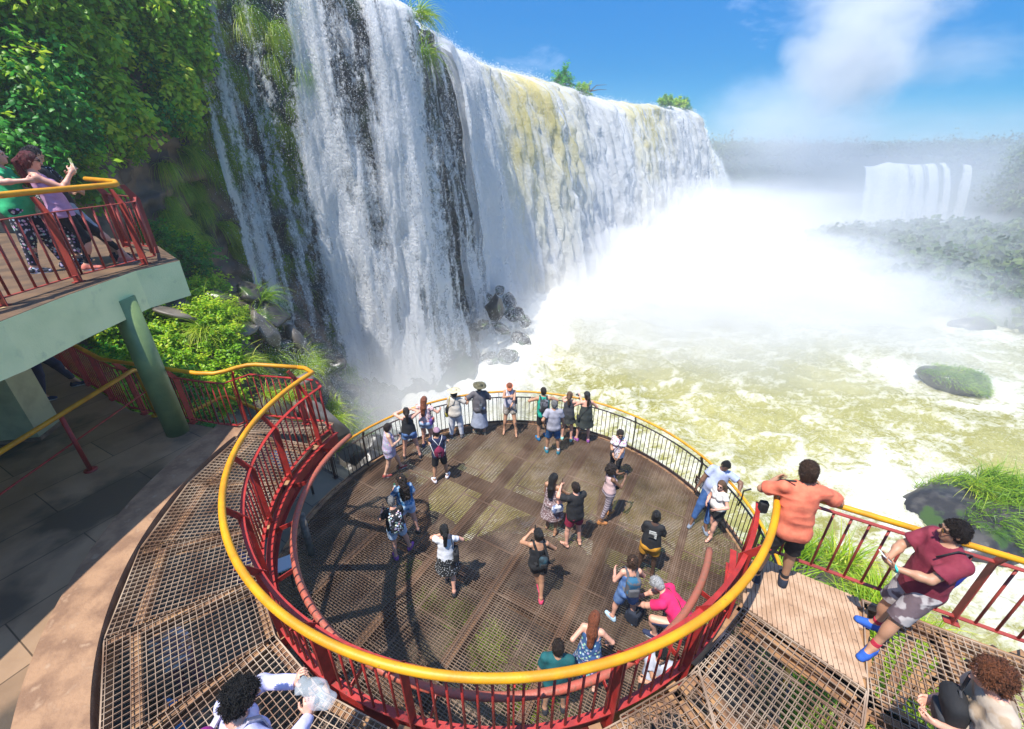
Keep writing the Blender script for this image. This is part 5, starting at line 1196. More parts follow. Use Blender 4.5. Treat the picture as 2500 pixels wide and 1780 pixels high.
    HD = [ell(HC + RH @ [0, -.012*s, .022*s], (.076*s, .096*s, .092*s), RH, .02), ell(HC + RH @ [0, .022*s, -.045*s], (.058*s, .066*s, .075*s), RH, .03),
          cap(HC + RH @ [0, .088*s, .0], HC + RH @ [0, .107*s, -.03*s], .010*s, .014*s, .012), ell(HC + RH @ [0, .06*s, -.095*s], (.028*s, .028*s, .02*s), RH, .02),
          ell(HC + RH @ [0, .082*s, -.062*s], (.026*s, .014*s, .012*s), RH, .01), cap(HC + RH @ [-.035*s, .078*s, .028*s], HC + RH @ [.035*s, .078*s, .028*s], .013*s, .013*s, .015)]
    for sx in (-1, 1): HD += [ell(HC + RH @ [sx*.077*s, -.005*s, -.008*s], (.011*s, .02*s, .031*s), RH, .006)]
    AR = []; ar = (.041 if fem else .048)*s*(.55 + .45*A_)
    for i in (0, 1):
        AR += [cap(Sh[i], El[i], ar*1.08, ar*.84, .03), cap(El[i], Wr[i], ar*.86, .026*s, .02), ell(El[i]*.7 + Wr[i]*.3, (ar*.9,)*3, np.eye(3), .03)]
    LG = []; lr = (.092 if fem else .088)*s*A_**.7
    for i in (0, 1):
        kf = Kn[i] - Hp[i]; kf = kf/np.linalg.norm(kf); sh_ = An[i] - Kn[i]; sh_ = sh_/np.linalg.norm(sh_); side = np.cross(sh_, [np.sin(radians(-toes[i])), np.cos(radians(toes[i])), 0]); bk = np.cross(side, sh_); bk = bk/(np.linalg.norm(bk) + 1e-6)
        LG += [cap(Hp[i] + kf*.05*s, Kn[i], lr, .057*s, .04), cap(Kn[i], An[i], .053*s, .035*s, .03), ell(Kn[i] + sh_*.13*s + bk*.022*s, (.048*s, .05*s, .105*s), rot_to(sh_), .04)]
    FT = []; FD = []
    for i in (0, 1):
        tr = radians(toes[i]); d = np.array([-sin(tr), cos(tr), 0]); pt = g('point', (0, 0))[i]; dz = np.array([0, 0, -sin(radians(pt))*.16])
        a = An[i]; heel = np.array([a[0], a[1], fz[i] + .034*s]) - d*.045*s; toe = np.array([a[0], a[1], fz[i] + .026*s]) + d*.15*s + dz
        FD.append((heel, toe, d)); FT += [cap(a, heel + d*.02*s, .036*s, .033*s, .02), cap(heel, toe, .034*s, .028*s, .02), cap(a, toe - d*.05*s, .035*s, .028*s, .03)]
    # hands: palm, four fingers, thumb
    HN = []; curl = g('curl', (.5, .5)); hdir = g('hdir', (None, None)); pal = g('palm', (None, None)); HF = []
    for i, sx in enumerate((-1, 1)):
        f = Wr[i] - El[i]; f = f/np.linalg.norm(f)
        if hdir[i] is not None: f = np.array(hdir[i], float); f /= np.linalg.norm(f)
        pn = np.array(pal[i] if pal[i] is not None else (-sx, .2, 0), float); pn = pn - f*(pn @ f); pn /= np.linalg.norm(pn) + 1e-9; sd_ = np.cross(f, pn)*sx      # thumb side
        HF.append((Wr[i] + f*.085*s, f, pn, sd_)); c_ = curl[i]
        HN += [cap(Wr[i], Wr[i] + f*.03*s, .025*s, .024*s, .015), ell(Wr[i] + f*.052*s, (.043*s, .017*s, .05*s), np.stack([sd_, pn, f], 1), .012)]
        for q, (o_, L_) in enumerate(((.030, .072), (.010, .082), (-.011, .076), (-.031, .060))):
            b0 = Wr[i] + f*.085*s + sd_*o_*s; a1, a2 = c_*.9, c_*2.0
            p1 = b0 + (f*cos(a1) + pn*sin(a1))*L_*.5*s + sd_*o_*.15*s; p2 = p1 + (f*cos(a2) + pn*sin(a2))*L_*.5*s
            fr_ = .0088*s if res < .009 else .0105*s; HN += [cap(b0, p1, fr_, fr_*.95, .004), cap(p1, p2, fr_*.95, fr_*.8, .004)]
        b0 = Wr[i] + f*.03*s + sd_*.035*s; p1 = b0 + (f*.6 + sd_*.65 + pn*.35)*.045*s; p2 = p1 + (f*.9 + sd_*.1 + pn*.4)*.032*s
        HN += [cap(b0, p1, .013*s, .0105*s, .008), cap(p1, p2, .0105*s, .009*s, .004)]
    bare = shoes in (None, 'flip')
    allb = T + NK + HD + AR + LG + (FT if True else []) + HN
    V, F = sdf_mesh(allb, res); base = np.array(SK[sk]); col = np.tile(base, (len(V), 1)).astype(np.float32)
    L_ = (V - HC) @ RH/s
    def paint(c, rad, colr, f_=1):
        m_ = np.linalg.norm((L_ - np.array(c))/np.array(rad), axis=1) < 1; col[m_] = col[m_]*(1 - f_) + np.array(colr)*f_
    for sx in (-1, 1): paint((sx*.032, .08, .006), (.015, .03, .0085), (.03, .02, .015)); paint((sx*.032, .085, .03), (.02, .03, .006), np.array(HR[hair[1]])*.8, .8); paint((sx*.045, .07, -.035), (.02, .04, .02), base*np.array([1.15, .85, .85]), .5)
    paint((0, .09, -.062), (.025, .03, .009), base*np.array([.95, .5, .5]), .8)
    body = mesh_np('body', V, F, skin(SK[sk]), root, True, {'paint': col})
    def wr(amp, fq=9):
        if res < .0095 and amp > .005:
            def f_(G):
                x_, y_, z_ = G[..., 0], G[..., 1], G[..., 2]; u_ = z_*7 + x_*3.5*np.sin(seed) + y_*3
                return (amp*1.3*(vnoise(x_*6 + seed, y_*6, z_*5) - .5)*2 + .016*(np.abs(vnoise(x_*5 + seed, y_*5, u_*1.5) - .5)*2 - .4)).astype(np.float32)
            return f_
        return lambda G: amp*(vnoise(G[..., 0]*fq + seed, G[..., 1]*fq, G[..., 2]*fq*.55) - .5).astype(np.float32)*2
    def plane(pt, nrm): nrm = np.array(nrm, float)/np.linalg.norm(nrm); pt = np.array(pt, float); return lambda G: ((G - pt) @ nrm).astype(np.float32)
    def part(nm, prims, infl, m, am=.006, cuts=None, fq=9, rs=None):
        r_ = sdf_mesh(prims, rs or res, wr(am, fq) if am else None, cuts, infl)
        return mesh_np(nm, r_[0], r_[1], m, root, True) if r_ else None
    def leg_prims(i, frac, flare=1.1, w0=1.05):
        """garment tube along the leg to frac of the whole leg length"""
        out = []; a = Hp[i]
        if frac <= .5: b = Hp[i] + (Kn[i] - Hp[i])*frac*2; return [cap(a, b, lr*w0, (lr + (.057*s - lr)*frac*2)*flare, .03, cut=True)]
        b = Kn[i] + (An[i] - Kn[i])*(frac - .5)*2; return [cap(a, Kn[i], lr*w0, .060*s*flare, .03), cap(Kn[i], b, .058*s*flare, (.053*s + (.036*s - .053*s)*(frac - .5)*2)*flare, .03, cut=True)]
    if bottom:
        kind, m_, fr_ = bottom[0], bottom[1], bottom[2]; fl = bottom[3] if len(bottom) > 3 else 1.15
        hipT = T[:2] + T[4:6]
        cw = [plane(Pc + R1 @ [0, 0, .085*s], R1 @ Z3)]
        if kind in ('shorts', 'trousers', 'leggings'):
            nm = 'shorts' if kind == 'shorts' else 'trousers'; infl = .004 if kind == 'leggings' else .012
            part(nm, hipT + leg_prims(0, fr_, fl) + leg_prims(1, fr_, fl), infl*s, m_, .003 if kind == 'leggings' else .007, cw)
        elif kind == 'skirt':
            mid = (Kn[0] + Kn[1])/2; b = Pc + (mid - Pc)*fr_*2 if fr_ <= .5 else mid + ((An[0] + An[1])/2 - mid)*(fr_ - .5)*2
            w_ = np.linalg.norm((Kn[0] - Kn[1])[:2])*.5; part('skirt', hipT + [cap(Pc + R1 @ [0, 0, .02], b, .14*s*A_, (.15*fl)*s*A_ + w_*.5, .04, fr=(R1, .85), cut=True)], .012*s, m_, .010, cw, 14)
    if top:
        kind, m_ = top[0], top[1]; sl = top[2] if len(top) > 2 else .55; hem = top[3] if len(top) > 3 else -.06; loose = (top[4] if len(top) > 4 else .014)*.7
        hp0 = Pc + R1 @ [0, 0, hem*s]
        Tp = [p for p in T[1:4]] + T[6 if not fat > 1.15 else 6:] + [cap(waist, hp0, (.140 if fem else .142)*s*A_, (.158 if fem else .152)*s*A_*(1.0 + loose*2), .05, fr=(R1, .78), cut=True)]
        if fat > 1.15: Tp += [T[6]]
        if hem <= -.08: Tp += [dict(q_) for q_ in T[4:6]]
        cts = [plane(hp0, -(R1 @ Z3))]
        if kind in ('tee', 'long', 'polo'):
            for i in (0, 1):
                if kind == 'long': Tp += [cap(Sh[i], El[i], ar*1.2, ar*1.05, .03), cap(El[i], El[i] + (Wr[i] - El[i])*.93, ar*1.05, .034*s, .02, cut=True)]
                else: b = Sh[i] + (El[i] - Sh[i])*sl; Tp += [cap(Sh[i], b, ar*1.12, ar*1.2 + .006, .03, cut=True)]
            nk = HC*.0 + nb + R2 @ [0, .035*s, .045*s]; rn = .068*s
            cts += [lambda G: (rn - np.linalg.norm(G - nk, axis=-1)).astype(np.float32)]
            if kind == 'polo': Tp += [cap(nb + R2 @ [0, 0, -.01*s], nb + R2 @ [0, .0, .03*s], .062*s, .058*s, .01, cut=True)]
        else:
            up = {'tank': .13, 'camisole': .06, 'strapless': .02}[kind]
            pz = chest + R2 @ [0, 0, up*s]
            for i, sx in enumerate((-1, 1)):
                q = Sh[i].copy(); ra_ = ar*1.15 + .012
                if kind == 'tank': cts += [(lambda q, ra_: (lambda G: (ra_ - np.linalg.norm(G - q, axis=-1)).astype(np.float32)))(q + R2 @ [sx*.012, 0, -.0], .078*s)]
            if kind != 'tank': cts += [plane(pz, R2 @ Z3)]
            nk = nb + R2 @ [0, .03*s, .03*s]; cts += [lambda G: (.075*s - np.linalg.norm(G - nk, axis=-1)).astype(np.float32)]
        o_ = part({'tee': 'shirt', 'long': 'shirt', 'polo': 'shirt', 'tank': 'vest_top', 'camisole': 'strappy_top', 'strapless': 'strapless_top'}[kind], Tp, loose*s, m_, .0075 if loose > .006 else .003, cts, 11)
        if kind == 'camisole':
            mb = MB()
            for sx in (-1, 1):
                f_ = [chest + R2 @ [sx*.08*s, -.085*s, .04*s], chest + R2 @ [sx*.085*s, -.055*s, .13*s], chest + R2 @ [sx*.085*s, .0, .185*s], chest + R2 @ [sx*.08*s, .07*s, .13*s], chest + R2 @ [sx*.075*s, .12*s, .05*s]]
                mb.tube([Vector(p) for p in f_], .006, 6)
            mb.build('shoulder_straps', m_, root, True)
        if len(top) > 5 and top[5] == 'dress':
            mid = (Kn[0] + Kn[1])/2; b = Pc + (mid - Pc)*.92; part('skirt', [T[1], T[4], T[5], cap(Pc + R1 @ [0, 0, .06], b, .13*s*A_, .25*s*A_, .04, fr=(R1, .85), cut=True)], .014*s, m_, .014, [plane(Pc + R1 @ [0, 0, .1*s], R1 @ Z3)], 13)
    if shoes and shoes != 'flip':
        m_, sole = shoes[0], shoes[1]; hi = shoes[2] if len(shoes) > 2 else .075
        for i in (0, 1):
            heel, toe, d = FD[i]; an = An[i]; zt = fz[i] + hi*s + .02
            pr = [cap(heel, toe, .037*s, .034*s, .02), cap(an*.6 + heel*.4, toe - d*.07*s, .036*s, .03*s, .03), cap(an, heel + d*.02*s, .038*s, .038*s, .02)]
            part('shoe', pr, .008*s, m_, 0, [plane((0, 0, fz[i] + .012), (0, 0, -1)), plane((0, 0, zt), (0, 0, 1))], rs=min(res, .009))
            mb = MB(); sd2 = np.array([-d[1], d[0], 0]); ring = []
            for a_ in np.linspace(0, 2*pi, 18, endpoint=False):
                fw = (.10 + .13*cos(a_))*s; ww = (.046 + .004*cos(a_))*s*sin(a_); c_ = heel + d*(fw - .01*s) + sd2*ww; ring.append((c_[0], c_[1]))
            mb.prism(ring, fz[i], fz[i] + .022); mb.build('shoe_sole', sole, root, False)
        if len(shoes) > 3:
            for i in (0, 1): dd_ = (Kn[i] - An[i])/np.linalg.norm(Kn[i] - An[i]); part('sock', [cap(An[i] - dd_*.02, An[i] + dd_*.07*s, .037*s, .04*s, .01, cut=True)], .004, shoes[3], 0)
    elif shoes == 'flip':
        for i in (0, 1):
            heel, toe, d = FD[i]; sd2 = np.array([-d[1], d[0], 0]); mb = MB(); ring = []
            for a_ in np.linspace(0, 2*pi, 18, endpoint=False): c_ = heel + d*(.09 + .135*cos(a_))*s + sd2*.045*s*sin(a_); ring.append((c_[0], c_[1]))
            mb.prism(ring, fz[i] - .006, fz[i] + .008); q = toe - d*.02*s
            for sx in (-1, 1): mb.tube([Vector(q + np.array([0, 0, .03])), Vector(q - d*.05*s + sd2*sx*.04*s + np.array([0, 0, .02])), Vector(heel + d*.06*s + sd2*sx*.042*s + np.array([0, 0, -.02]))], .005, 5)
            mb.build('sandal', M['metalg'], root)
    # hair
    hk, hc = hair[0], hairmat(HR[hair[1]]); sk_ = HD[0]; hp2 = [dict(sk_, r=tuple(v*1.0 for v in sk_['r']))]
    def hcut(ang=.62, off=.045): return [lambda G: (((G - HC) @ RH)[..., 1] - off*s - ((G - HC) @ RH)[..., 2]*ang).astype(np.float32)]
    hdsp = lambda G: (.012*(vnoise(G[..., 0]*70, G[..., 1]*70, G[..., 2]*22) - .5) + .010*(vnoise(G[..., 0]*22 + 4, G[..., 1]*22, G[..., 2]*12) - .5)).astype(np.float32)
    curl_ = lambda G: (.05*(vnoise(G[..., 0]*38, G[..., 1]*38, G[..., 2]*38) - .5)).astype(np.float32)
    PR = list(hp2); infl = (.009 if hk == 'short' else .013)*s; dsp = hdsp; cut = hcut(.62, .040)
    if hk == 'short': PR += [ell(HC + RH @ [0, -.045*s, -.035*s], (.066*s, .055*s, .06*s), RH, .02)]
    else:
        PR += [ell(HC + RH @ [0, -.04*s, -.03*s], (.078*s, .066*s, .08*s), RH, .02)]
        if hk == 'bob': PR += [ell(HC + RH @ [0, -.02*s, -.055*s], (.092*s, .075*s, .085*s), RH, .02)]; cut = hcut(.5, .035)
        if hk == 'afro': PR = [ell(HC + RH @ [0, -.03*s, .02*s], (.125*s, .13*s, .125*s), RH, .02)]; dsp = curl_; cut = hcut(.7, .05)
        if hk == 'curly': PR += [ell(HC + RH @ [0, -.03*s, .03*s], (.084*s, .100*s, .084*s), RH, .02), ell(HC + RH @ [0, -.05*s, -.05*s], (.078*s, .055*s, .065*s), RH, .02)]; dsp = curl_; infl = .004; cut = hcut(.6, .050)
        if hk in ('long', 'longcurly'):
            a = HC + RH @ [0, -.06*s, -.0]; b = nb + R2 @ [0, -.095*s, -.04*s]; c = b + R2 @ [0, -.045*s, -.20*s]
            PR += [cap(a, b, .075*s, .075*s, .03), cap(b, c, .07*s, .045*s, .03)]; Rw = R2
            if hk == 'longcurly': PR += [cap(b + R2 @ [.05*s, 0, 0], c + R2 @ [.05*s, 0, 0], .06*s, .05*s, .03), cap(b - R2 @ [.05*s, 0, 0], c - R2 @ [.05*s, 0, 0], .06*s, .05*s, .03)]; dsp = curl_
        if hk == 'pony':
            a = HC + RH @ [0, -.10*s, .02*s]; b = HC + RH @ [0, -.145*s, -.04*s]; c = nb + R2 @ [0, -.12*s, -.10*s]
            PR += [cap(a, b, .022*s, .034*s, .01), cap(b, c, .034*s, .02*s, .01)]
        if hk == 'bun': PR += [ell(HC + RH @ [0, -.11*s, .045*s], (.045*s, .042*s, .045*s), RH, .008)]
    lst = [lambda G, f=cut[0], y_=(HC + RH @ [0, 0, -.02*s])[2]: np.where(G[..., 2] > (nb[2] + .02), f(G), -1)]
    hr = sdf_mesh(PR, min(res, .010), dsp, lst, infl)
    if hr:
        ho_ = mesh_np('hair', hr[0], hr[1], hc, root, True)
        if res < .0112 or hk in ('curly', 'afro', 'longcurly', 'short'):
            rg = np.random.default_rng(seed); nh = 5200 if res < .009 else 1100; hv_ = hr[0][rg.integers(0, len(hr[0]), nh)] + rg.normal(size=(nh, 3))*.003
            nrm_ = hv_ - (HC + RH @ [0, -.02*s, 0]); nrm_ /= np.linalg.norm(nrm_, axis=1, keepdims=True)
            flow = {'short': np.array([0., .35, .25]), 'curly': np.array([0., 0, -.3])}.get(hk, np.array([0., -.3, -.9])); D_ = nrm_*(.22 if hk == 'short' else .55 if hk in ('curly', 'afro') else .12) + (RH @ flow) + rg.normal(size=(nh, 3))*(.28 if hk == 'short' else .5 if hk in ('curly', 'afro', 'longcurly') else .12)
            D_ /= np.linalg.norm(D_, axis=1, keepdims=True); Ls = (.017 if hk == 'short' else .025)*s*rg.uniform(.5, 1.3, nh)[:, None]; S2 = np.cross(D_, nrm_); S2 /= np.linalg.norm(S2, axis=1, keepdims=True) + 1e-6
            wd = .0022 if res < .009 else .004; bend = nrm_*-.5*Ls*.5 + rg.normal(size=(nh, 3))*Ls*.2; Vh = np.stack([hv_ - S2*wd, hv_ + S2*wd, hv_ + D_*Ls*.6 + S2*wd*.8, hv_ + D_*Ls*.6 - S2*wd*.8, hv_ + D_*Ls + bend], 1).reshape(-1, 3)
            kk = np.arange(nh)[:, None]*5; mesh_np('hair_strands', Vh, [kk + [0, 1, 2, 3], kk + [3, 2, 4]], hc, ho_)
    ht = HC + RH @ [0, -.012*s, .06*s]; hx_ = RH @ np.array([1, 0, 0]); hy_ = RH @ np.array([0, 1, 0]); hz_ = RH @ Z3
    if hat:
        hkind, hm = hat
        if hkind == 'wide':
            mb = MB(); prof = [(.0, .075), (.05, .073), (.082, .05), (.092, .005), (.10, -.005), (.16, -.012), (.205, .0), (.207, .006), (.16, -.004), (.10, .004)]
            V_ = []; k_ = 36
            for (r_, z_) in prof:
                for q in range(k_): a_ = 2*pi*q/k_; w_ = .012*sin(3*a_ + seed)*(r_ > .12); V_.append(ht + hx_*r_*cos(a_)*s + hy_*r_*1.08*sin(a_)*s + hz_*(z_ + w_)*s)
            mb.add(V_, [(i*k_ + j, i*k_ + (j + 1) % k_, (i + 1)*k_ + (j + 1) % k_, (i + 1)*k_ + j) for i in range(len(prof) - 1) for j in range(k_)]); mb.build('sun_hat', hm, root, True)
        if hkind in ('cap', 'visor'):
            if hkind == 'cap': part('cap_crown', [dict(sk_, c=sk_['c'] + hz_*.012)], .021*s, hm, 0, [plane(ht - hz_*.022*s, -hz_)])
            mb = MB(); ring = []; V_ = []
            for zz_ in (0, .006):
                for a_ in np.linspace(0, pi, 13): V_.append(ht + hx_*.075*cos(a_)*s + hy_*(.06 + .10*sin(a_))*s + hz_*(-.022 - .02*sin(a_) + zz_)*s)
            k_ = 13; mb.add(V_, [tuple(range(k_)), tuple(range(2*k_ - 1, k_ - 1, -1))] + [(i, k_ + i, k_ + (i + 1) % k_, (i + 1) % k_) for i in range(k_)])
            if hkind == 'visor': mb.tube([Vector(ht + hx_*.094*cos(a_)*s + hy_*.112*sin(a_)*s - hz_*.015*s) for a_ in np.linspace(0, 2*pi, 25)], .014, 6)
            mb.build('cap_peak', hm, root, False)
    if glasses:
        mb = MB(); c_ = HC + RH @ [0, .092*s, .006*s]
        for sx in (-1, 1):
            V_ = [c_ + hx_*(sx*.032 + .024*cos(a_))*s + hz_*.018*sin(a_)*s + hy_*dy for dy in (0, .006) for a_ in np.linspace(0, 2*pi, 10, endpoint=False)]
            mb.add(V_, [tuple(range(10))[::-1], tuple(range(10, 20))] + [(i, (i + 1) % 10, 10 + (i + 1) % 10, 10 + i) for i in range(10)]); mb.beam(Vector(c_ + hx_*sx*.055*s), Vector(c_ + hx_*sx*.08*s - hy_*.1*s), .004, .006)
        mb.beam(Vector(c_ - hx_*.012*s), Vector(c_ + hx_*.012*s), .004, .005); mb.build('sunglasses', M['phone'], root)
    root_m = Matrix.Translation(root.location) @ Matrix.Rotation(radians(face), 4, 'Z')
    return dict(root=root, M=root_m, Sh=Sh, R2=R2, R1=R1, nb=nb, chest=chest, waist=waist, Pc=Pc, HF=HF, HC=HC, RH=RH, s=s, Wr=Wr, El=El, An=An, fat=A_)
def rot_to(d):
    d = np.array(d)/np.linalg.norm(d); x = np.cross([0, 1, 0], d); x = x/(np.linalg.norm(x) + 1e-9); return np.stack([x, np.cross(d, x), d], 1)
def item(name, label, cat, K):
    o = empty(name); o.matrix_world = K['M']; return tagp(o, label, cat)
def phone(K, hand, label, white=False, size=(.075, .15), tilt=None, scr=True):
    t = item('phone', label, 'phone', K); c, f, pn, sd_ = K['HF'][hand]; up = np.array(tilt) if tilt else f; up = up/np.linalg.norm(up); nrm = pn - up*(pn @ up); nrm /= np.linalg.norm(nrm); sx_ = np.cross(up, nrm)
    c = c + pn*.028; R = np.stack([sx_, nrm, up], 1); c = c + up*.03
    r_ = sdf_mesh([rbox(c, (size[0]/2, .0055, size[1]/2), .004, R)], .004); mesh_np('case', r_[0], r_[1], M['phonew' if white else 'phone'], t, True)
    mb = MB(); q = c - nrm*.0; V_ = [q + sx_*i*size[0]*.44 + up*j*size[1]*.44 + nrm*k for k in (.0058, .0070) for i, j in ((-1, -1), (1, -1), (1, 1), (-1, 1))]
    mb.add(V_, [(3, 2, 1, 0), (4, 5, 6, 7), (0, 1, 5, 4), (1, 2, 6, 5), (2, 3, 7, 6), (3, 0, 4, 7)]); mb.build('screen', M['screen'], t)
def camera_item(K, hand, label):
    t = item('camera', label, 'camera', K); c, f, pn, sd_ = K['HF'][hand]; c = c + pn*.03; R = np.stack([sd_, pn, f], 1)
    r_ = sdf_mesh([rbox(c, (.055, .022, .035), .008, R), rbox(c + f*.035, (.02, .018, .012), .005, R)], .005); mesh_np('camera_body', r_[0], r_[1], M['metalg'], t, True)
    mb = MB(); mb.tube([Vector(c), Vector(c + pn*.06)], .024, 14); mb.build('lens', M['phone'], t, True)
def backpack(K, label, m1, m2, sz=1.0, name='backpack', off=.0, dz=0.0, straps=True, back=-1):
    t = item(name, label, 'backpack', K); s, R2 = K['s'], K['R2']; c = K['chest'] + R2 @ np.array([off, back*(.19 + .03*(K['fat'] - 1)), -.06 + dz])*s
    r_ = sdf_mesh([rbox(c, (.135*s*sz, .075*s*sz, .205*s*sz), .06*s, R2, .03), ell(c + R2 @ np.array([0, 0, .12])*s*sz, (.125*s*sz, .075*s*sz, .11*s*sz), R2, .04)], .011, lambda G: (.010*(vnoise(G[..., 0]*16, G[..., 1]*16, G[..., 2]*10) - .5)).astype(np.float32))
    mesh_np('bag_body', r_[0], r_[1], m1, t, True)
    r_ = sdf_mesh([rbox(c + R2 @ np.array([0, back*.075*sz, -.075*sz])*s, (.105*s*sz, .035*s*sz, .095*s*sz), .03*s, R2, .02)], .010); mesh_np('front_pocket', r_[0], r_[1], m2, t, True)
    mb = MB()
    for sx in (-1, 1):
        P_ = [c + R2 @ np.array([sx*.085, -back*.05, .15*sz])*s, K['chest'] + R2 @ np.array([sx*.095, back*.07, .185])*s, K['chest'] + R2 @ np.array([sx*.10, -back*.02, .205])*s, K['chest'] + R2 @ np.array([sx*.11, -back*.10, .14])*s, K['chest'] + R2 @ np.array([sx*.13, -back*.135, .0])*s, K['chest'] + R2 @ np.array([sx*.155, -back*.03, -.12])*s, c + R2 @ np.array([sx*.12, -back*.04, -.16*sz])*s]
        if straps: mb.sweep([Vector(p) for p in P_], [(-.022, -.006), (.022, -.006), (.022, .006), (-.022, .006)], up=tuple(R2 @ np.array([0., 1., 0])))
    mb.tube([Vector(c + R2 @ np.array([-.03, -back*.02, .225*sz])*s), Vector(c + R2 @ np.array([0, -back*.02, .255*sz])*s), Vector(c + R2 @ np.array([.03, -back*.02, .225*sz])*s)], .008, 6)
    mb.build('straps', m2, t)
    return t
def shoulder_bag(K, label, m, side, cross=True, sz=1.0, z=-.05, y=0.0, name='shoulder_bag', x=.2):
    t = item(name, label, 'bag', K); s, R2 = K['s'], K['R2']; c = K['Pc'] + K['R1'] @ np.array([side*x, y, .02 + z])*s
    r_ = sdf_mesh([rbox(c, (.05*s*sz, .12*s*sz, .10*s*sz), .035*s*sz, K['R1'], .02)], .010, lambda G: (.008*(vnoise(G[..., 0]*18, G[..., 1]*18, G[..., 2]*12) - .5)).astype(np.float32)); mesh_np('bag_body', r_[0], r_[1], m, t, True)
    o = -side if cross else side; q = .07 if cross else .13
    P_ = [c + np.array([0, -.08, .08])*s*sz, K['chest'] + R2 @ np.array([0 if cross else side*.15, -.145, 0])*s, K['chest'] + R2 @ np.array([o*q, -.08, .19])*s, K['chest'] + R2 @ np.array([o*q, .0, .225])*s, K['chest'] + R2 @ np.array([o*q*.9, .09, .16])*s, K['chest'] + R2 @ np.array([0 if cross else side*.15, .15, .0])*s, c + np.array([0, .08, .08])*s*sz]
    mb = MB(); mb.tube([Vector(p) for p in P_], .008, 6); mb.build('strap', m, t, True)
FB = lambda nm, *a, **k: fabric(nm, *a, **k)
black = FB('black_cloth', (.014, .014, .016)); navy = FB('navy_cloth', (.012, .018, .06)); white_ = FB('white_cloth', (.72, .72, .76)); greyt = FB('grey_marl', (.36, .35, .40)); denim = FB('blue_denim', (.06, .13, .32), (.14, .24, .45)); ldenim = FB('light_denim', (.28, .42, .62), (.45, .55, .7))
W = FB('white_sole', (.8, .8, .8)); shoeb = FB('black_shoe', (.02, .02, .025)); blues = FB('bright_blue_shoe', (.02, .10, .45)); pinks = FB('pink_shoe', (.65, .05, .12)); purples = FB('purple_shoe', (.30, .08, .32)); coral = FB('coral_shoe', (.75, .22, .16))
# ---------- lower deck, far rim
K = person('stout woman in a lilac floral dress stepping forward beside the left rail', (-3.12, 8.72), ZA, -62, 1.62, True, 1.22, 'fair', dict(feet=((-.06, .30), (.08, -.16)), hip=(0, .05), hipz=.90, hands=((-.05, .36, 1.22), (.12, .34, 1.16)), head=(12, 8, 0), curl=(.9, .9)),
  ('tank', FB('lilac_floral', (.38, .36, .48), (.62, .36, .50), 'floral'), .5, -.22, .018), ('shorts', FB('lilac_floral', (.3,)*3), .28, 1.25), (FB('brick_shoe', (.32, .06, .05)), W), ('bob', 'dark'))
phone(K, 0, 'phone held by the woman in the lilac floral dress', tilt=(0, .2, 1))
K = person('woman in black top and denim shorts with both hands raised photographing', (-2.70, 9.35), ZA, 14, 1.66, True, 1.12, 'pink', dict(feet=((-.20, .02), (.22, -.04)), hands=((-.12, .26, 1.56), (.14, .26, 1.56)), elbow=((-1, 0, -.2), (1, 0, -.2)), head=(-4, 0, 0), curl=(.9, .9)),
  ('tank', black, .5, -.05), ('shorts', denim, .2, 1.2), (shoeb, W), ('pony', 'dark'))
camera_item(K, 1, 'camera raised by the woman in black top and denim shorts')
K = person('woman with long auburn hair, pale pink blouse and light denim shorts at the rail', (-2.35, 9.82), ZA, -12, 1.68, True, 1.08, 'pink', dict(feet=((-.12, .0), (.12, .02)), lean=8, hands=((-.42, .30, 1.22), (.36, .34, 1.20)), elbow=((-1, -.3, -.6), (1, -.3, -.6)), head=(0, -8, 0)),
  ('tee', FB('pale_pink', (.72, .58, .58), (.62, .25, .25), 'fleck'), .35, -.02), ('shorts', ldenim, .2, 1.25), (FB('dark_blue_shoe', (.03, .05, .14)), W), ('long', 'auburn'))
shoulder_bag(K, 'colourful cross body bag on the auburn haired woman', FB('purple_pattern', (.10, .05, .25), (.5, .15, .1), 'camo'), 1, z=-.0, y=.02)
K = person('man in navy shirt, dark shorts and mauve cap standing with folded arms', (-1.79, 8.49), ZA, 8, 1.62, False, 1.05, 'tan', dict(feet=((-.16, -.08), (.16, .06)), toes=(30, -20), hands=((.16, .24, 1.16), (-.16, .26, 1.13)), elbow=((-1, -.1, -.4), (1, -.1, -.4)), head=(4, 12, 0)),
  ('tee', navy, .55, -.08, .018), ('shorts', black, .42, 1.25), (FB('white_pink_shoe', (.75, .68, .72)), FB('mauve_sole', (.35, .12, .25)), .06, W), ('short', 'dark'), ('cap', FB('mauve_cap', (.34, .2, .27))))
t = item('drawstring_bag', 'crimson drawstring bag with white cords on the back of the man in the mauve cap', 'backpack', K); c = K['chest'] + K['R2'] @ np.array([.03, -.19, -.16])
r_ = sdf_mesh([ell(c, (.13, .055, .16), k=.03), cap(c + [0, 0, .08], c + [0, 0, .2], .07, .02, .04)], .010); mesh_np('bag_body', r_[0], r_[1], FB('crimson_cloth', (.22, .015, .06)), t, True)
mb = MB(); [mb.beam(Vector(c + [sx*.02, -.045, -.1]), Vector(c + [sx*.01, -.055, .1]), .012, .01) for sx in (-1, 0, 1)]; [mb.tube([Vector(c + [0, 0, .2]), Vector(K['chest'] + [sx*.11, -.09, .19]), Vector(K['chest'] + [sx*.11, .02, .215]), Vector(K['chest'] + [sx*.15, .12, .05])], .007, 6) for sx in (-1, 1)]; [mb.tube([Vector(c + [sx*.11, 0, -.1]), Vector(K['chest'] + [sx*.18, .0, -.06]), Vector(K['chest'] + [sx*.15, .12, .05])], .007, 6) for sx in (-1, 1)]; mb.build('cords', W, t, True)
cream = FB('cream_cloth', (.60, .54, .46))
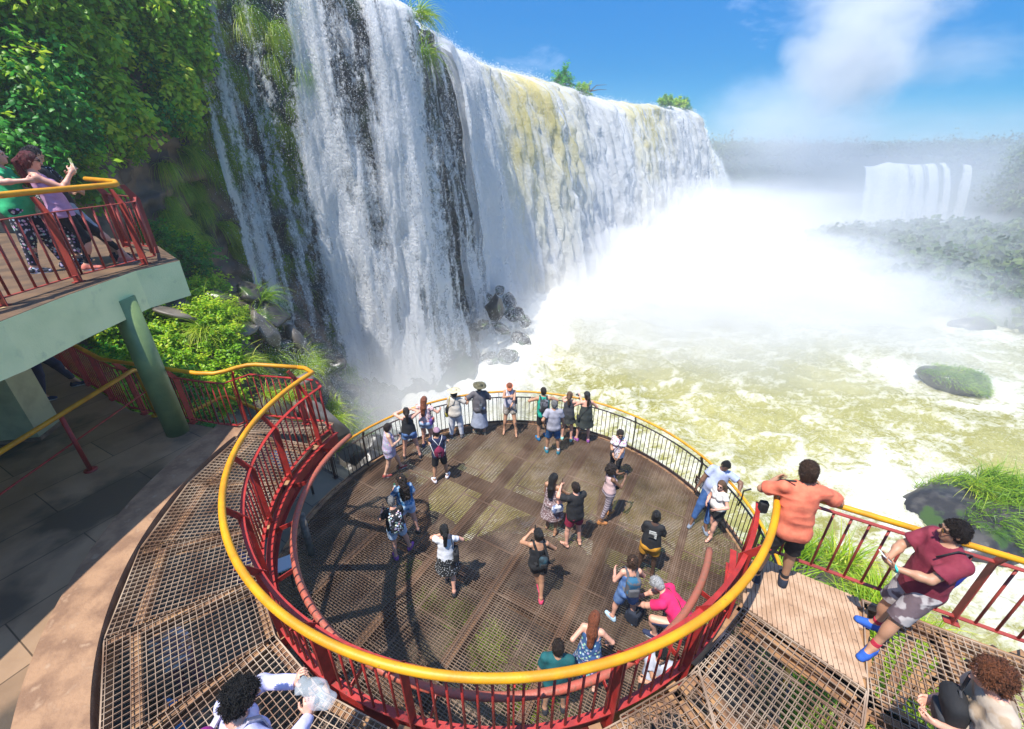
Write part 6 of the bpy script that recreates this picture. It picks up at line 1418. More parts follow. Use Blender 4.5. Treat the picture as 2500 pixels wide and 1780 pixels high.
K = person('woman in wide cream sun hat, cream blouse and white trousers at the rail', (-1.60, 10.28), ZA, -6, 1.66, True, 1.1, 'tan', dict(feet=((-.14, -.05), (.16, .0)), hands=((-.25, .12, .84), (.40, .30, 1.22)), head=(6, 0, 0)),
  ('tee', cream, .7, -.10, .024), ('trousers', white_, .96, 1.5), (FB('black_white_shoe', (.12, .12, .13)), W), ('bob', 'dark'), ('wide', FB('cream_straw', (.66, .56, .36))))
shoulder_bag(K, 'black shoulder bag beside the cream hatted woman', black, -1, z=.06, x=.24); shoulder_bag(K, 'yellow bag hanging low by the cream hatted woman', FB('yellow_bag', (.62, .5, .03)), -1, cross=False, z=-.12, x=.27, y=.06)
K = person('person in wide dark olive sun hat and grey shirt leaning on the rail', (-.92, 10.50), ZA, 8, 1.70, False, 1.12, 'tan', dict(feet=((-.18, .02), (.10, -.10)), toes=(35, 20), lean=6, hands=((-.42, .28, 1.18), (.22, .30, 1.2)), head=(-4, -8, 8)),
  ('tee', FB('charcoal_shirt', (.12, .11, .12)), .75, -.20, .03), ('skirt', FB('pale_grey_blue', (.34, .37, .46)), .74, 1.1), (FB('olive_shoe', (.20, .18, .13)), W), ('short', 'dark'), ('wide', FB('olive_straw', (.07, .065, .035), (.15, .13, .07))))
shoulder_bag(K, 'slate grey bag slung behind the dark hatted person', FB('slate_bag', (.10, .11, .13)), .3, z=.10, y=-.16, x=.1)
K = person('woman facing us in orange visor and white vest looking down at her phone', (-.07, 10.50), ZA, 178, 1.70, True, 1.02, 'tan', dict(feet=((-.20, .14), (.16, .02)), hip=(0, -.12), lean=-2, hands=((-.06, .30, 1.18), (-.02, .24, 1.50)), elbow=((-1, 0, -.5), (1, 0, -.6)), head=(26, 0, 0), curl=(.9, 1.0)),
  ('tank', FB('white_grey_vest', (.55, .52, .60)), .5, -.02), ('shorts', FB('brown_pattern', (.22, .19, .15), (.45, .4, .36), 'fleck'), .28, 1.3), 'flip', ('long', 'auburn'), ('visor', FB('orange_visor', (.80, .26, .13))))
phone(K, 0, 'phone in the hand of the woman in the orange visor', tilt=(0, .5, .6)); shoulder_bag(K, 'grey bag at the hip of the woman in the orange visor', FB('taupe_bag', (.16, .14, .13)), -1, z=.14, sz=.8)
K = person('man in teal vest with a dark backpack leaning on the middle of the rail', (.87, 10.24), ZA, 2, 1.72, False, 1, 'tan', dict(feet=((-.12, -.1), (.14, .02)), toes=(20, 30), lean=12, hip=(0, -.05), hands=((-.34, .32, 1.22), (.38, .32, 1.22)), elbow=((-1, -.2, -.3), (1, -.2, -.3)), head=(4, 4, 0)),
  ('tank', FB('teal_cloth', (.01, .35, .25)), .5, -.10), ('shorts', black, .42, 1.2), (FB('sea_blue_shoe', (.01, .16, .36)), FB('sea_blue_shoe', (0, 0, 0))), ('short', 'dark'))
backpack(K, 'dark mottled backpack on the man in the teal vest', FB('mottled_black', (.03, .03, .035), (.16, .16, .18), 'camo'), black, .92)
K = person('man in grey tee and blue shorts with left hand on his hip', (1.10, 9.56), ZA, 0, 1.74, False, 1.1, 'tan', dict(feet=((-.15, .03), (.17, -.03)), toes=(12, -14), hands=((-.26, .02, 1.0), (.30, .10, .86)), elbow=((-.6, -.6, -.7), (.7, -.6, -.2)), head=(3, 5, 0)),
  ('tee', greyt, .6, -.10, .018), ('shorts', FB('blue_shorts', (.02, .10, .26)), .44, 1.25), (FB('aqua_shoe', (.02, .18, .25)), FB('lime_sole', (.25, .5, .3)), .075, W), ('short', 'grey'))
K = person('woman in charcoal vest and skirt photographing with arms raised at the rail', (1.57, 10.17), ZA, -14, 1.64, True, 1.02, 'pink', dict(feet=((-.13, -.02), (.13, -.06)), hands=((-.02, .34, 1.48), (.30, .30, 1.50)), elbow=((-1, 0, -.6), (1, 0, -.5)), head=(-2, -6, 0), curl=(1, 1)),
  ('tank', FB('charcoal_vest', (.05, .05, .055)), .5, -.05), ('skirt', FB('charcoal_skirt', (.035, .038, .036)), .26, 1.05), (FB('mint_shoe', (.35, .70, .58)), W), ('pony', 'ltbrown'))
camera_item(K, 1, 'camera held up by the woman in the charcoal vest')
dgreen = FB('dark_green_dress', (.035, .042, .036))
K = person('woman with sunburnt shoulders in dark strapless dress and cap at the rail', (2.04, 10.08), ZA, 4, 1.67, True, 1.12, 'pink', dict(feet=((-.20, .05), (.12, -.04)), toes=(30, -5), lean=5, hands=((-.36, .36, 1.26), (.30, .30, 1.18)), head=(0, 14, 0)),
  ('strapless', dgreen, .5, -.16, .018), ('skirt', dgreen, .34, 1.15), (purples, W), ('pony', 'dark'), ('cap', black))
mb = MB(); t = item('shoulder_strap_purse', 'thin strapped purse across the back of the woman in the strapless dress', 'bag', K); mb.tube([Vector(K['chest'] + [.10, -.06, .19]), Vector(K['chest'] + [0, -.14, .0]), Vector(K['Pc'] + [-.2, -.1, .0])], .007, 6); mb.build('strap', black, t, True); r_ = sdf_mesh([rbox(K['Pc'] + [-.22, -.04, -.03], (.03, .09, .07), .02)], .01); mesh_np('purse_body', r_[0], r_[1], black, t, True)
K = person('woman in white floral tee and dark glasses facing us near the right rail', (2.60, 8.55), ZA, 160, 1.60, True, 1.02, 'tan', dict(feet=((-.02, .16), (.12, -.05)), toes=(20, -30), hands=((-.06, .28, 1.0), (.10, .26, 1.02)), head=(18, 12, 0), curl=(.8, .8)),
  ('tee', FB('white_floral_tee', (.70, .66, .68), (.35, .06, .10), 'floral'), .6, -.12, .018), ('leggings', black, .96, 1.05), (FB('rose_shoe', (.62, .22, .38)), W), ('long', 'dark'), None, True)
shoulder_bag(K, 'dark bag hanging in front of the woman in the white floral tee', FB('dark_brown_bag', (.03, .025, .025)), 1, z=.04, y=.12, x=.15)
# embracing couple
K = person('big man in pale blue polo and jeans with an arm round a woman', (4.28, 7.10), ZA, 158, 1.78, False, 1.28, 'brown', dict(feet=((-.02, .30), (.26, .22)), toes=(20, -25), hip=(-.06, -.14), lean=-6, roll=-9, hands=((-.52, .12, 1.20), (.30, -.02, .96)), elbow=((-1, -.5, -.1), (1, -.6, -.2)), head=(20, 10, -14)),
  ('polo', FB('pale_blue_polo', (.42, .47, .66)), .62, -.14, .02), ('trousers', FB('dark_blue_jeans', (.02, .07, .20), (.05, .12, .30)), .96, 1.35), (FB('grey_leather_shoe', (.20, .23, .28)), black), ('short', 'black'))
K = person('small woman in white top and black shorts leaning into the man in the blue polo', (4.34, 6.68), ZA, 112, 1.58, True, 1.05, 'pink', dict(feet=((-.03, .12), (.10, -.08)), hip=(.08, .0), lean=6, roll=4, hands=((-.12, .30, 1.18), (.20, .30, 1.14)), head=(0, 20, 0), curl=(.3, .4)),
  ('tee', FB('white_top', (.72, .70, .66)), .4, -.02, .012), ('shorts', black, .3, 1.3), 'flip', ('long', 'ltbrown'), None, True)
# middle of the deck
K = person('woman with a dark afro, pink vest and striped trousers filming with a raised phone', (2.12, 7.20), ZA, -72, 1.62, True, 1.0, 'brown', dict(feet=((-.10, .16), (.10, -.20)), toes=(15, -20), lean=-2, hands=((-.06, .36, 1.38), (.10, .34, 1.34)), elbow=((-.8, -.3, -1), (.8, -.3, -1)), head=(0, 0, 0), curl=(.9, .9)),
  ('tank', FB('pale_pink_vest', (.70, .48, .46)), .5, .04), ('leggings', FB('striped_knit', (.42, .36, .38), (.12, .09, .12), 'stripe'), .90, 1.05), (FB('orange_tan_boot', (.50, .20, .06)), FB('tan_sole', (.4, .22, .1)), .10), ('afro', 'dark'))
phone(K, 0, 'phone raised by the woman in striped trousers', tilt=(0, .1, 1)); shoulder_bag(K, 'small black camera pouch at the waist of the woman in striped trousers', black, 1, z=.16, y=.12, sz=.6, x=.12)
K = person('woman with long black hair in a mauve patterned dress reaching out her right hand', (.84, 6.86), ZA, -28, 1.66, True, 1.0, 'olive', dict(feet=((-.10, .06), (.14, -.06)), hands=((-.20, .14, .92), (.40, .32, 1.04)), elbow=((-1, -.4, 0), (.6, -.8, -.4)), head=(4, -14, 0), curl=(.6, .4)),
  ('camisole', FB('mauve_pattern', (.17, .10, .10), (.48, .40, .40), 'fleck'), .5, -.14, .016, 'dress'), None, 'flip', ('long', 'black'))
K = person('man in black tee and crimson shorts holding a phone out ahead of him', (1.29, 6.50), ZA, 22, 1.72, False, 1.06, 'pink', dict(feet=((-.16, .0), (.14, -.04)), toes=(25, -12), hands=((-.16, .44, 1.42), (-.22, .30, 1.10)), elbow=((-1, -.2, -.6), (.4, -.6, -.9)), head=(8, 12, 0), curl=(.9, .8), hip=(0, .02)),
  ('tee', black, .62, -.12, .02), ('shorts', FB('crimson_shorts', (.30, .012, .05)), .32, 1.35), 'flip', ('short', 'dark'))
phone(K, 0, 'phone held out by the man in crimson shorts', tilt=(0, .3, 1)); t = item('white_handbag', 'white handbag with blue cords held between the couple in the middle', 'bag', K); c = K['HF'][1][0] + np.array([-.02, .0, -.16])
r_ = sdf_mesh([rbox(c, (.12, .05, .09), .04), cap(c + [-.1, 0, 0], c + [.0, 0, .12], .03, .01, .04)], .010, lambda G: (.02*(vnoise(G[..., 0]*14, G[..., 1]*14, G[..., 2]*10) - .5)).astype(np.float32)); mesh_np('bag_body', r_[0], r_[1], FB('white_canvas', (.66, .68, .72), (.15, .2, .35), 'camo'), t, True)
mb = MB(); mb.tube([Vector(c + [-.08, 0, .05]), Vector(c + [-.01, 0, .16]), Vector(c + [.07, 0, .05])], .008, 6); mb.build('handles', white_, t, True)
K = person('woman in black strappy romper and pink shoes photographing, black hair in a bun', (.49, 5.36), ZA, 6, 1.72, True, 1.0, 'tan', dict(feet=((.06, .02), (.03, -.17)), footz=(0, 0), hip=(-.02, 0), hands=((-.14, .30, 1.44), (.12, .20, 1.16)), elbow=((-1, -.2, -.8), (1, -.2, -.5)), head=(10, 14, 0), curl=(.9, .6)),
  ('camisole', black, .5, -.02, .008), ('shorts', black, .24, 1.15), (pinks, W, .06), ('bun', 'black'))
phone(K, 0, 'phone at the face of the woman in the black romper', tilt=(.2, .1, 1)); backpack(K, 'small teal black backpack on one shoulder of the woman in the black romper', FB('teal_black', (.02, .035, .045), (.03, .09, .12)), black, .62, off=.07, dz=-.10)
K = person('woman in white tee and black dotted skirt walking with hands at her face', (-1.17, 5.44), ZA, 8, 1.66, True, 1.0, 'pink', dict(feet=((-.06, .22), (.07, -.12)), toes=(5, -8), hip=(-.02, .05), lean=6, hands=((-.10, .24, 1.42), (.10, .22, 1.36)), elbow=((-1, -.1, -.5), (1, -.1, -.5)), head=(6, 10, 0), curl=(.9, .9)),
  ('tee', white_, .42, .0, .012), ('skirt', FB('black_dotted', (.012, .012, .014), (.6, .6, .6), 'dots'), .36, 1.2), (shoeb, black), ('pony', 'black'))
shoulder_bag(K, 'black shoulder bag of the woman in the white tee', black, 1, cross=False, z=.10, y=-.05, sz=1.15, x=.2)
K = person('short haired woman in black tee carrying a floral backpack and looking at her phone', (-2.30, 6.22), ZA, 26, 1.62, True, 1.12, 'pink', dict(feet=((-.10, -.04), (.22, .08)), toes=(10, -40), lean=5, hands=((-.22, .34, 1.20), (.04, .34, 1.14)), head=(22, 10, 0), curl=(.9, .8)),
  ('tee', black, .62, -.05, .016), ('shorts', ldenim, .3, 1.25), (purples, purples, .07), ('short', 'grey'))
phone(K, 0, 'phone in the hands of the woman with the floral backpack', tilt=(0, .6, .6)); backpack(K, 'black and white floral backpack', FB('floral_pack', (.012, .014, .02), (.55, .6, .6), 'floral'), FB('floral_pack', (0, 0, 0)), 1.12, dz=-.03)
K = person('woman with long dark curls and blue patterned shirt holding a green topped bottle', (-2.24, 6.82), ZA, 30, 1.66, True, 1.06, 'pink', dict(feet=((-.08, .0), (.16, -.10)), hands=((-.16, .34, 1.16), (.16, .16, .98)), head=(12, 14, 0), curl=(1.1, .6)),
  ('tee', FB('blue_pattern', (.03, .16, .36), (.35, .48, .62), 'camo'), .7, -.10, .02), ('shorts', ldenim, .28, 1.25), (shoeb, W), ('longcurly', 'dark'))
t = item('water_bottle', 'small clear bottle with green cap held by the woman with long curls', 'bottle', K); c = K['HF'][0][0] + K['HF'][0][2]*.02
mb = MB(); mb.tube([Vector(c + [0, 0, z_]) for z_ in (-.07, .06, .085, .09)], .032, 12, scale=[1, 1, .5, .4]); mb.build('bottle_body', mat('bottle_plastic', (.7, .8, .8), .15), t, True); mb = MB(); mb.tube([Vector(c + [0, 0, .09]), Vector(c + [0, 0, .112])], .017, 12); mb.build('cap', FB('green_cap', (.02, .4, .15)), t, True)
K = person('person in black tee with pale back print and mustard shorts', (2.62, 5.78), ZA, -22, 1.68, True, 1.05, 'dark', dict(feet=((-.14, .02), (.14, .04)), lean=6, hands=((-.10, .30, 1.04), (.16, .32, 1.04)), head=(18, -4, 0)),
  ('tee', black, .62, -.05, .022), ('shorts', FB('mustard', (.60, .28, .02)), .28, 1.3), 'flip', ('bun', 'black'))
mb = MB(); q = K['chest'] + K['R2'] @ np.array([.0, -.150, .02]); [mb.beam(Vector(q + K['R2'] @ np.array([-.07, -.004*0, -.06 + .04*i])), Vector(q + K['R2'] @ np.array([.07, 0, -.06 + .04*i])), .012, .028) for i in range(4)]; mb.build('shirt_print', FB('faded_print', (.45, .45, .42), (.03, .03, .03), 'camo'), K['root'])
K = person('woman with curly brown hair and bare shoulders wearing a blue and grey backpack', (1.98, 4.86), ZA, 2, 1.64, True, 1.06, 'pink', dict(feet=((-.19, .02), (.17, -.05)), toes=(35, -25), hands=((-.22, .26, 1.14), (.28, .24, 1.0)), elbow=((-.6, -.6, -.7), (1, -.5, -.1)), head=(12, -12, 0)),
  ('camisole', denim, .5, -.12, .014), ('shorts', denim, .40, 1.35), (FB('pale_blue_shoe', (.42, .58, .70)), W), ('curly', 'brown'))
backpack(K, 'blue and grey backpack with orange pulls on the curly haired woman', FB('blue_grey_pack', (.02, .11, .20), (.12, .11, .12), 'camo'), FB('grey_pack', (.10, .10, .11)), 1.0)
K = person('grey haired man in bright pink polo kneeling over his bag', (2.74, 4.50), ZA, 52, 1.98, False, 1.15, 'pink', dict(feet=((-.14, .26), (.18, -.30)), footz=(0, .03), point=(0, 25), hip=(.02, -.08), hipz=.50, lean=52, hands=((-.14, .62, .50), (.06, .64, .46)), elbow=((-1, 0, .1), (1, 0, .1)), knee=((-.35, 1, .5), (.5, 1, -.6)), head=(44, 0, 0), curl=(.9, .9)),
  ('polo', FB('hot_pink', (.72, .015, .12)), .6, -.10, .018), ('shorts', navy, .5, 1.2), (FB('navy_shoe', (.02, .03, .08)), W), ('short', 'silver'))
shoulder_bag(K, 'narrow brown strap and pouch over the kneeling man\'s shoulder', FB('brown_leather', (.08, .04, .025)), -1, z=.12, y=-.12, sz=.6, x=.18)
t = item('camera_bag', 'open black camera bag on the deck before the kneeling man', 'bag', K); r_ = sdf_mesh([rbox((-.04, .66, .16), (.16, .11, .15), .05), rbox((-.04, .78, .10), (.12, .04, .08), .03)], .012, lambda G: (.02*(vnoise(G[..., 0]*12, G[..., 1]*12, G[..., 2]*9) - .5)).astype(np.float32), [lambda G: .001 - G[..., 2]]); mesh_np('bag_body', r_[0], r_[1], FB('navy_black', (.012, .018, .035)), t, True)
mb = MB(); mb.tube([(-.16, .62, .3), (-.1, .6, .42), (.04, .62, .42), (.1, .66, .3)], .012, 6); mb.build('strap', black, t, True)
# below the ring, at the near side of the lower deck
K = person('man in dark teal tee standing under the front of the yellow ring rail', (.62, 3.45), ZA, -5, 1.74, False, 1.05, 'tan', dict(feet=((-.13, 0), (.15, .05)), head=(4, 0, 0)), ('tee', FB('dark_teal', (.006, .10, .11)), .6, -.12, .018), ('shorts', black, .46, 1.25), (shoeb, black), ('short', 'dark'))
K = person('woman with straight copper hair and bare sunburnt back below the ring rail', (1.16, 3.85), ZA, -20, 1.62, True, 1.1, 'pink', dict(feet=((-.13, 0), (.15, -.05)), lean=14, hands=((-.18, .12, 1.24), (.30, .22, 1.0)), elbow=((-.5, -.5, -.9), (1, -.3, 0)), head=(14, -4, 0), curl=(1, .6)),
  ('camisole', FB('blue_print_top', (.03, .08, .2), (.3, .4, .5), 'floral'), .5, -.08, .01), ('skirt', FB('blue_print_top', (0, 0, 0)), .5, 1.3), 'flip', ('long', 'auburn'))
K = person('black haired man in pale grey tee seen through the red balusters', (2.02, 3.45), ZA, 150, 1.72, False, 1.08, 'tan', dict(feet=((-.14, .05), (.15, 0)), hands=((.10, .34, 1.34), (-.16, .30, 1.04)), elbow=((-1, -.2, -.3), (1, -.3, -.5)), head=(10, 0, 0), curl=(.9, .9)), ('tee', FB('pale_grey_tee', (.45, .46, .52)), .6, -.12, .018), ('shorts', black, .46, 1.25), (shoeb, W), ('short', 'black'))
phone(K, 1, 'teal cased phone held by the man in pale grey behind the balusters')
K = person('woman in black dress under the steel mesh shading her face with one arm', (3.15, 3.55), ZA, 120, 1.66, True, 1.05, 'olive', dict(feet=((-.20, .02), (.16, .1)), hands=((-.16, .30, 1.50), (.24, .22, 1.2)), elbow=((-1, -.1, -.2), (1, -.3, -.5)), head=(-30, 10, 0)), ('tank', black, .5, -.1, .02), ('skirt', black, .45, 1.2), 'flip', ('long', 'black'), None, True)
K = person('person in navy shirt under the mesh left of the ring', (-4.75, 5.15), ZA, -40, 1.75, False, 1.1, 'tan', dict(hands=((-.2, .3, 1.1), (.2, .3, 1.1))), ('tee', FB('royal_navy', (.02, .07, .24)), .6, -.12, .02), ('trousers', navy, .96, 1.2), (shoeb, W), ('short', 'dark'))
K = person('person in bright blue shirt under the mesh at the lower left', (-4.35, 2.75), ZA, -60, 1.75, False, 1.15, 'tan', dict(lean=10, hands=((.0, .42, 1.1), (.2, .3, 1.0))), ('tee', FB('bright_blue', (.02, .22, .52)), .6, -.12, .02), ('trousers', navy, .96, 1.2), (shoeb, W), ('short', 'brown'))
K = person('grey haired person in plum and white shirt under the mesh at the left', (-4.95, 3.75), ZA, 30, 1.7, True, 1.15, 'pink', dict(lean=8), ('tee', FB('plum_white', (.28, .16, .2), (.6, .55, .6), 'camo'), .6, -.12, .02), ('trousers', FB('plum', (.2, .05, .08)), .96, 1.2), (shoeb, W), ('short', 'grey'))
K = person('person in pale blue shirt on the path glimpsed through the left red railing', (-5.35, 8.0), ZA, 80, 1.7, False, 1.0, 'pink', dict(hands=((-.1, .3, 1.1), (.1, .3, 1.1))), ('tee', FB('sky_shirt', (.38, .5, .7)), .6, -.12, .02), ('trousers', navy, .96, 1.2), (shoeb, W), ('short', 'brown'))
K = person('person in dark sneakers mostly hidden behind the pale green beam', (-9.1, 7.45), 0, -60, 1.75, False, 1.0, 'tan', dict(feet=((-.28, .3), (.2, -.1))), ('tee', navy, .6, -.12, .02), ('trousers', navy, .96, 1.2), (FB('dark_blue_sneaker', (.015, .03, .09)), W), ('short', 'dark'))
# ---------- middle deck
R_ = .0072
coralT = FB('coral_tee', (.74, .19, .10), (.56, .12, .065))
K = person('tall man in faded coral tee and black shorts leaning on both yellow rails', (2.93, 3.30), 0, -12, 1.65, False, .98, 'olive', dict(feet=((-.15, .02), (.15, .02)), toes=(14, -20), hip=(.0, -.02), lean=9, hands=((-.14, .36, 1.27), (.34, .33, 1.24)), elbow=((-1, -.5, -.35), (1, -.7, -.3)), head=(6, -8, 0), curl=(.6, .5), shrug=(.01, .0)),
  ('tee', coralT, .68, -.10, .026), ('shorts', black, .44, 1.25), (FB('navy_black_shoe', (.012, .018, .035)), FB('pale_sole', (.45, .5, .6)), .085, black), ('short', 'brown'), None, False, R_)
t = item('camera_pouch', 'black camera pouch with a dangling strap hung at the coral shirt man\'s left side', 'bag', K)
r_ = sdf_mesh([rbox((-.24, .16, .96), (.045, .04, .07), .02)], .008); mesh_np('pouch', r_[0], r_[1], black, t, True); mb = MB(); mb.tube([(-.36, .28, 1.08), (-.42, .3, 1.02), (-.41, .31, .9), (-.43, .3, .8)], .009, 6); mb.tube([(-.28, .24, 1.1), (-.2, .1, 1.4), (-.12, -.02, 1.5)], .01, 6); mb.build('strap', black, t, True)
maroon = FB('maroon_tee', (.17, .012, .030), (.24, .03, .05))
K = person('man in maroon tee and plaid shorts leaning back on the railing holding a phone', (3.72, 2.66), 0, 84, 1.62, False, 1.04, 'tan', dict(feet=((-.16, .20), (.12, -.02)), toes=(28, -26), hip=(.0, -.06), hipz=.91, lean=-3, hands=((-.04, .30, 1.16), (.10, .26, 1.12)), elbow=((-1, -.4, -.6), (1, -.4, -.6)), head=(4, -18, 0), curl=(.7, .7), palm=((.3, -.6, .6), (-.4, -.4, .8)), hdir=((.35, .5, .3), (-.3, .6, .25))),
  ('tee', maroon, .62, -.12, .026), ('shorts', FB('plaid_shorts', (.42, .38, .37), (.13, .09, .10), 'camo'), .46, 1.45), (blues, FB('orange_blue_sole', (.02, .07, .35)), .085, FB('red_sock', (.5, .02, .05))), ('short', 'dark'), None, True, R_)
t = item('phone', 'white phone with dark screen held by the man in the maroon tee', 'phone', K); c = (K['HF'][0][0] + K['HF'][1][0])/2 + np.array([0, .0, .035]); R = rotm(50)
r_ = sdf_mesh([rbox(c, (.040, .0055, .080), .005, R)], .004); mesh_np('case', r_[0], r_[1], M['phonew'], t, True)
mb = MB(); nrm = R @ np.array([0, -1, 0]); sx_ = R @ np.array([1, 0, 0]); up_ = R @ Z3; V_ = [c + sx_*i*.035 + up_*j*.066 + nrm*k for k in (.0058, .0070) for i, j in ((-1, -1), (1, -1), (1, 1), (-1, 1))]; mb.add(V_, [(3, 2, 1, 0), (4, 5, 6, 7), (0, 1, 5, 4), (1, 2, 6, 5), (2, 3, 7, 6), (3, 0, 4, 7)]); mb.build('screen', M['screen'], t)
t = item('sling_bag', 'royal blue bag slung behind the man in the maroon tee', 'bag', K); c = K['Pc'] + np.array([.10, -.20, .12]); r_ = sdf_mesh([rbox(c, (.16, .06, .14), .04, rotm(-10))], .010, lambda G: (.02*(vnoise(G[..., 0]*12, G[..., 1]*12, G[..., 2]*9) - .5)).astype(np.float32)); mesh_np('bag_body', r_[0], r_[1], FB('royal_blue', (.01, .03, .32)), t, True)
mb = MB(); mb.tube([Vector(c + [-.1, 0, .1]), Vector(K['chest'] + [-.11, -.10, .18]), Vector(K['chest'] + [-.11, .02, .215]), Vector(K['chest'] + [-.08, .13, .10])], .007, 6); mb.build('strap', black, t, True)
mb = MB(); w_ = K['Wr'][1]; mb.tube([Vector(w_ + np.array([.032*cos(a), .012*sin(a), .03*sin(a)])) for a in np.linspace(0, 2*pi, 14)], .006, 6); mb.build('bracelet', FB('red_band', (.3, .02, .06)), K['root'], True)
mb = MB(); w_ = K['Wr'][0]; mb.tube([Vector(w_ + np.array([.034*cos(a), .012*sin(a), .032*sin(a)])) for a in np.linspace(0, 2*pi, 14)], .011, 6); mb.build('wristband', FB('turquoise_band', (.05, .55, .5)), K['root'], True)
lav = FB('lavender_shirt', (.46, .46, .72), (.62, .60, .82))
K = person('woman with curly black hair and lavender shirt holding up a camera at the bottom edge', (-1.72, 1.35), 0, -34, 1.58, True, 1.15, 'pink', dict(feet=((-.12, .0), (.12, .0)), lean=8, hands=((.02, .44, 1.30), (.24, .38, 1.22)), elbow=((-1, -.2, -.2), (1, -.2, -.3)), head=(24, -12, 0), curl=(1.0, 1.0), palm=((.5, .6, 0), (-.6, .5, 0)), hdir=((.2, .3, .9), (-.2, .3, .9))),
  ('long', lav, .6, -.15, .020), ('trousers', navy, .96, 1.2), (shoeb, W), ('curly', 'black'), None, False, R_)
t = item('camera', 'compact camera in both hands of the woman in lavender', 'camera', K); c = (K['HF'][0][0] + K['HF'][1][0])/2 + np.array([0, .01, .03]); R = rotm(10, -20)
r_ = sdf_mesh([rbox(c, (.055, .016, .033), .008, R)], .005); mesh_np('camera_body', r_[0], r_[1], M['metalg'], t, True); mb = MB(); mb.tube([Vector(c), Vector(c + R @ np.array([0, .045, 0]))], .024, 14); mb.build('lens', M['phone'], t, True)
t = item('plastic_bag', 'clear plastic rain cover dangling from the camera of the woman in lavender', 'plastic bag', K)
mp_ = bpy.data.materials.new('thin_plastic'); mp_.use_nodes = True; n, l = nodes(mp_); a = n.new('ShaderNodeBsdfTransparent'); b = n.new('ShaderNodeMixShader'); b.inputs[0].default_value = .3; n['Principled BSDF'].inputs['Base Color'].default_value = (.75, .82, .85, 1); n['Principled BSDF'].inputs['Roughness'].default_value = .2; l.new(a.outputs[0], b.inputs[1]); l.new(n['Principled BSDF'].outputs[0], b.inputs[2]); l.new(b.outputs[0], n['Material Output'].inputs[0])
r_ = sdf_mesh([ell(c + [.13, .03, -.02], (.12, .06, .10), k=.03), cap(c, c + [.1, .02, -.03], .05, .07, .04)], .008, lambda G: (.045*(vnoise(G[..., 0]*18, G[..., 1]*18, G[..., 2]*18) - .5)).astype(np.float32)); mesh_np('bag_film', r_[0], r_[1], mp_, t, True)
backpack(K, 'purple backpack on the woman in lavender', FB('purple_pack', (.22, .01, .17)), FB('pale_straps', (.45, .42, .5)), 1.05, dz=.02)
K = person('woman with curly chestnut hair in beige top with name badge at the bottom right', (3.22, 1.50), 0, 62, 1.55, True, 1.2, 'pink', dict(feet=((-.12, 0), (.12, 0)), lean=14, hands=((-.10, .30, 1.02), (.14, .26, .98)), head=(30, 4, 0), curl=(.9, .9)),
  ('tee', FB('beige_print', (.36, .26, .17), (.44, .36, .28), 'camo'), .75, -.15, .022), ('trousers', black, .96, 1.2), (shoeb, W), ('curly', 'curlbr'), None, False, R_)
t = item('name_badge', 'white badge with red border on the beige top of the chestnut haired woman', 'badge', K); c = K['chest'] + K['R2'] @ np.array([-.06, .165, -.02]); mb = MB()
Rb = K['R2']; V_ = lambda w, h, k0, k1: [c + Rb @ np.array([i*w, k, j*h]) for k in (k0, k1) for i, j in ((-1, -1), (1, -1), (1, 1), (-1, 1))]
FX = [(3, 2, 1, 0), (4, 5, 6, 7), (0, 1, 5, 4), (1, 2, 6, 5), (2, 3, 7, 6), (3, 0, 4, 7)]
mb.add(V_(.030, .045, 0, .003), FX); mb.build('badge_rim', FB('badge_red', (.6, .03, .03)), t); mb = MB(); mb.add(V_(.026, .034, .003, .005), FX); mb.build('badge_card', W, t); mb = MB()
for i in range(3): c2 = c + Rb @ np.array([0, .0055, .018 - .016*i]); mb.add([c2 + Rb @ np.array([a*.018, k, b*.0025]) for k in (0, .001) for a, b in ((-1, -1), (1, -1), (1, 1), (-1, 1))], FX)
mb.build('badge_lettering', black, t)
backpack(K, 'black backpack worn on the front by the chestnut haired woman', black, FB('dark_grey_nylon', (.045, .045, .05)), .95, back=1, dz=-.10, straps=False)
t = item('camera_strap', 'wide black camera strap across the beige top', 'strap', K); mb = MB(); cc = K['chest']; mb.sweep([Vector(cc + Rb @ np.array(p)) for p in ((.09, -.11, .16), (.085, -.02, .215), (.07, .10, .17), (.0, .165, .03), (-.10, .17, -.12))], [(-.02, -.003), (.02, -.003), (.02, .003), (-.02, .003)], up=tuple(Rb @ np.array([0., 1., 0]))); mb.build('webbing', black, t)
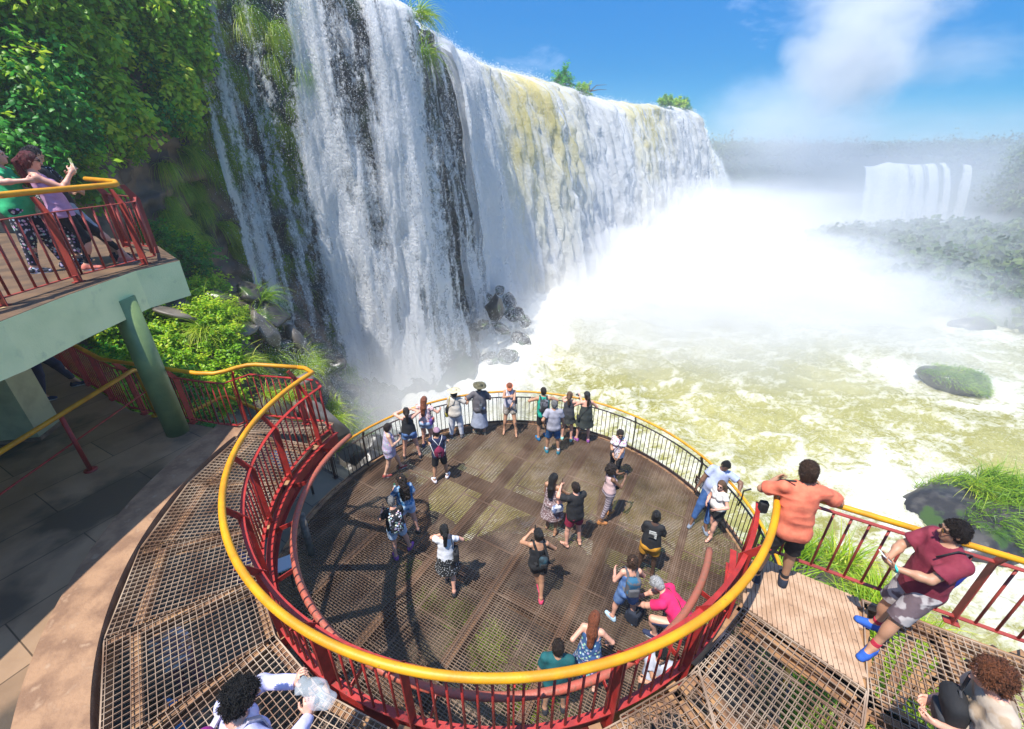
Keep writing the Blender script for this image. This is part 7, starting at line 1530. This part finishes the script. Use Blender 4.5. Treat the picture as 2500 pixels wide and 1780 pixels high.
# ---------- upper platform
K = person('woman in lilac sleeveless top and black leggings leaning back to read a folded map', (-6.42, 6.72), ZC, -46, 1.66, True, 1.06, 'pink', dict(feet=((-.14, .42), (.05, -.12)), toes=(-12, -22), hip=(-.02, -.14), hipz=.88, lean=-14, hands=((-.10, .10, 1.36), (.12, .14, 1.42)), elbow=((-.3, .2, -1), (.3, .2, -1)), head=(8, -6, 0), curl=(1.0, .9)),
  ('tank', FB('lilac_top', (.55, .30, .47), (.46, .24, .38)), .5, -.10, .016), ('leggings', black, .99, 1.0), (coral, W), ('pony', 'red'), None, True, .009)
t = item('folded_map', 'unfolded tourist map held up by the woman in lilac', 'map', K); c = (K['HF'][0][0] + K['HF'][1][0])/2 + np.array([0, .02, .05]); mb = MB()
for i in range(3):
    a = c + np.array([(-.10 + .07*i), (.012 if i % 2 else -.012), 0]); b = c + np.array([(-.10 + .07*(i + 1)), (-.012 if i % 2 else .012), 0]); mb.add([a + [0, 0, -.09], b + [0, 0, -.09], b + [0, 0, .10], a + [0, 0, .10], a + [0, .002, -.09], b + [0, .002, -.09], b + [0, .002, .10], a + [0, .002, .10]], [(0, 1, 2, 3), (7, 6, 5, 4), (0, 4, 5, 1), (1, 5, 6, 2), (2, 6, 7, 3), (3, 7, 4, 0)])
mb.build('sheet', FB('map_paper', (.72, .66, .48), (.25, .35, .12), 'camo'), t)
K = person('person in bright green top and floral trousers cut by the left edge', (-7.05, 6.55), ZC, -60, 1.66, True, 1.2, 'pink', dict(feet=((-.12, .2), (.1, -.1)), hands=((-.2, .3, 1.1), (.4, .34, 1.34))), ('tee', FB('green_top', (.03, .42, .16)), .5, -.12, .02), ('trousers', FB('floral_trousers', (.015, .02, .035), (.6, .5, .55), 'floral'), .96, 1.3), (FB('floral_trousers', (0, 0, 0)), W), ('bob', 'black'), None, False, .009)
K = person('woman in black dotted top and floral trousers between the green and lilac tops', (-7.05, 7.10), ZC, -10, 1.66, True, 1.2, 'tan', dict(feet=((-.2, .1), (.12, -.1)), hands=((-.1, .3, 1.1), (.2, .3, 1.1))), ('tee', FB('black_dotted_top', (.012, .012, .014), (.7, .7, .7), 'dots'), .6, -.12, .02), ('trousers', FB('floral_trousers', (0, 0, 0)), .9, 1.3), (FB('floral_trousers', (0, 0, 0)), W), ('long', 'dark'), None, False, .009)
K = person('man in pale grey shorts and black sneakers behind the woman in lilac', (-6.80, 7.12), ZC, -46, 1.70, False, 1.05, 'tan', dict(feet=((-.13, .3), (.15, .35)), toes=(-10, -40), hip=(0, -.1), hipz=.88, lean=-14), ('tee', black, .6, -.12, .02), ('shorts', FB('pale_grey_shorts', (.34, .35, .40)), .5, 1.3), (shoeb, shoeb), ('short', 'black'), None, False, .009)
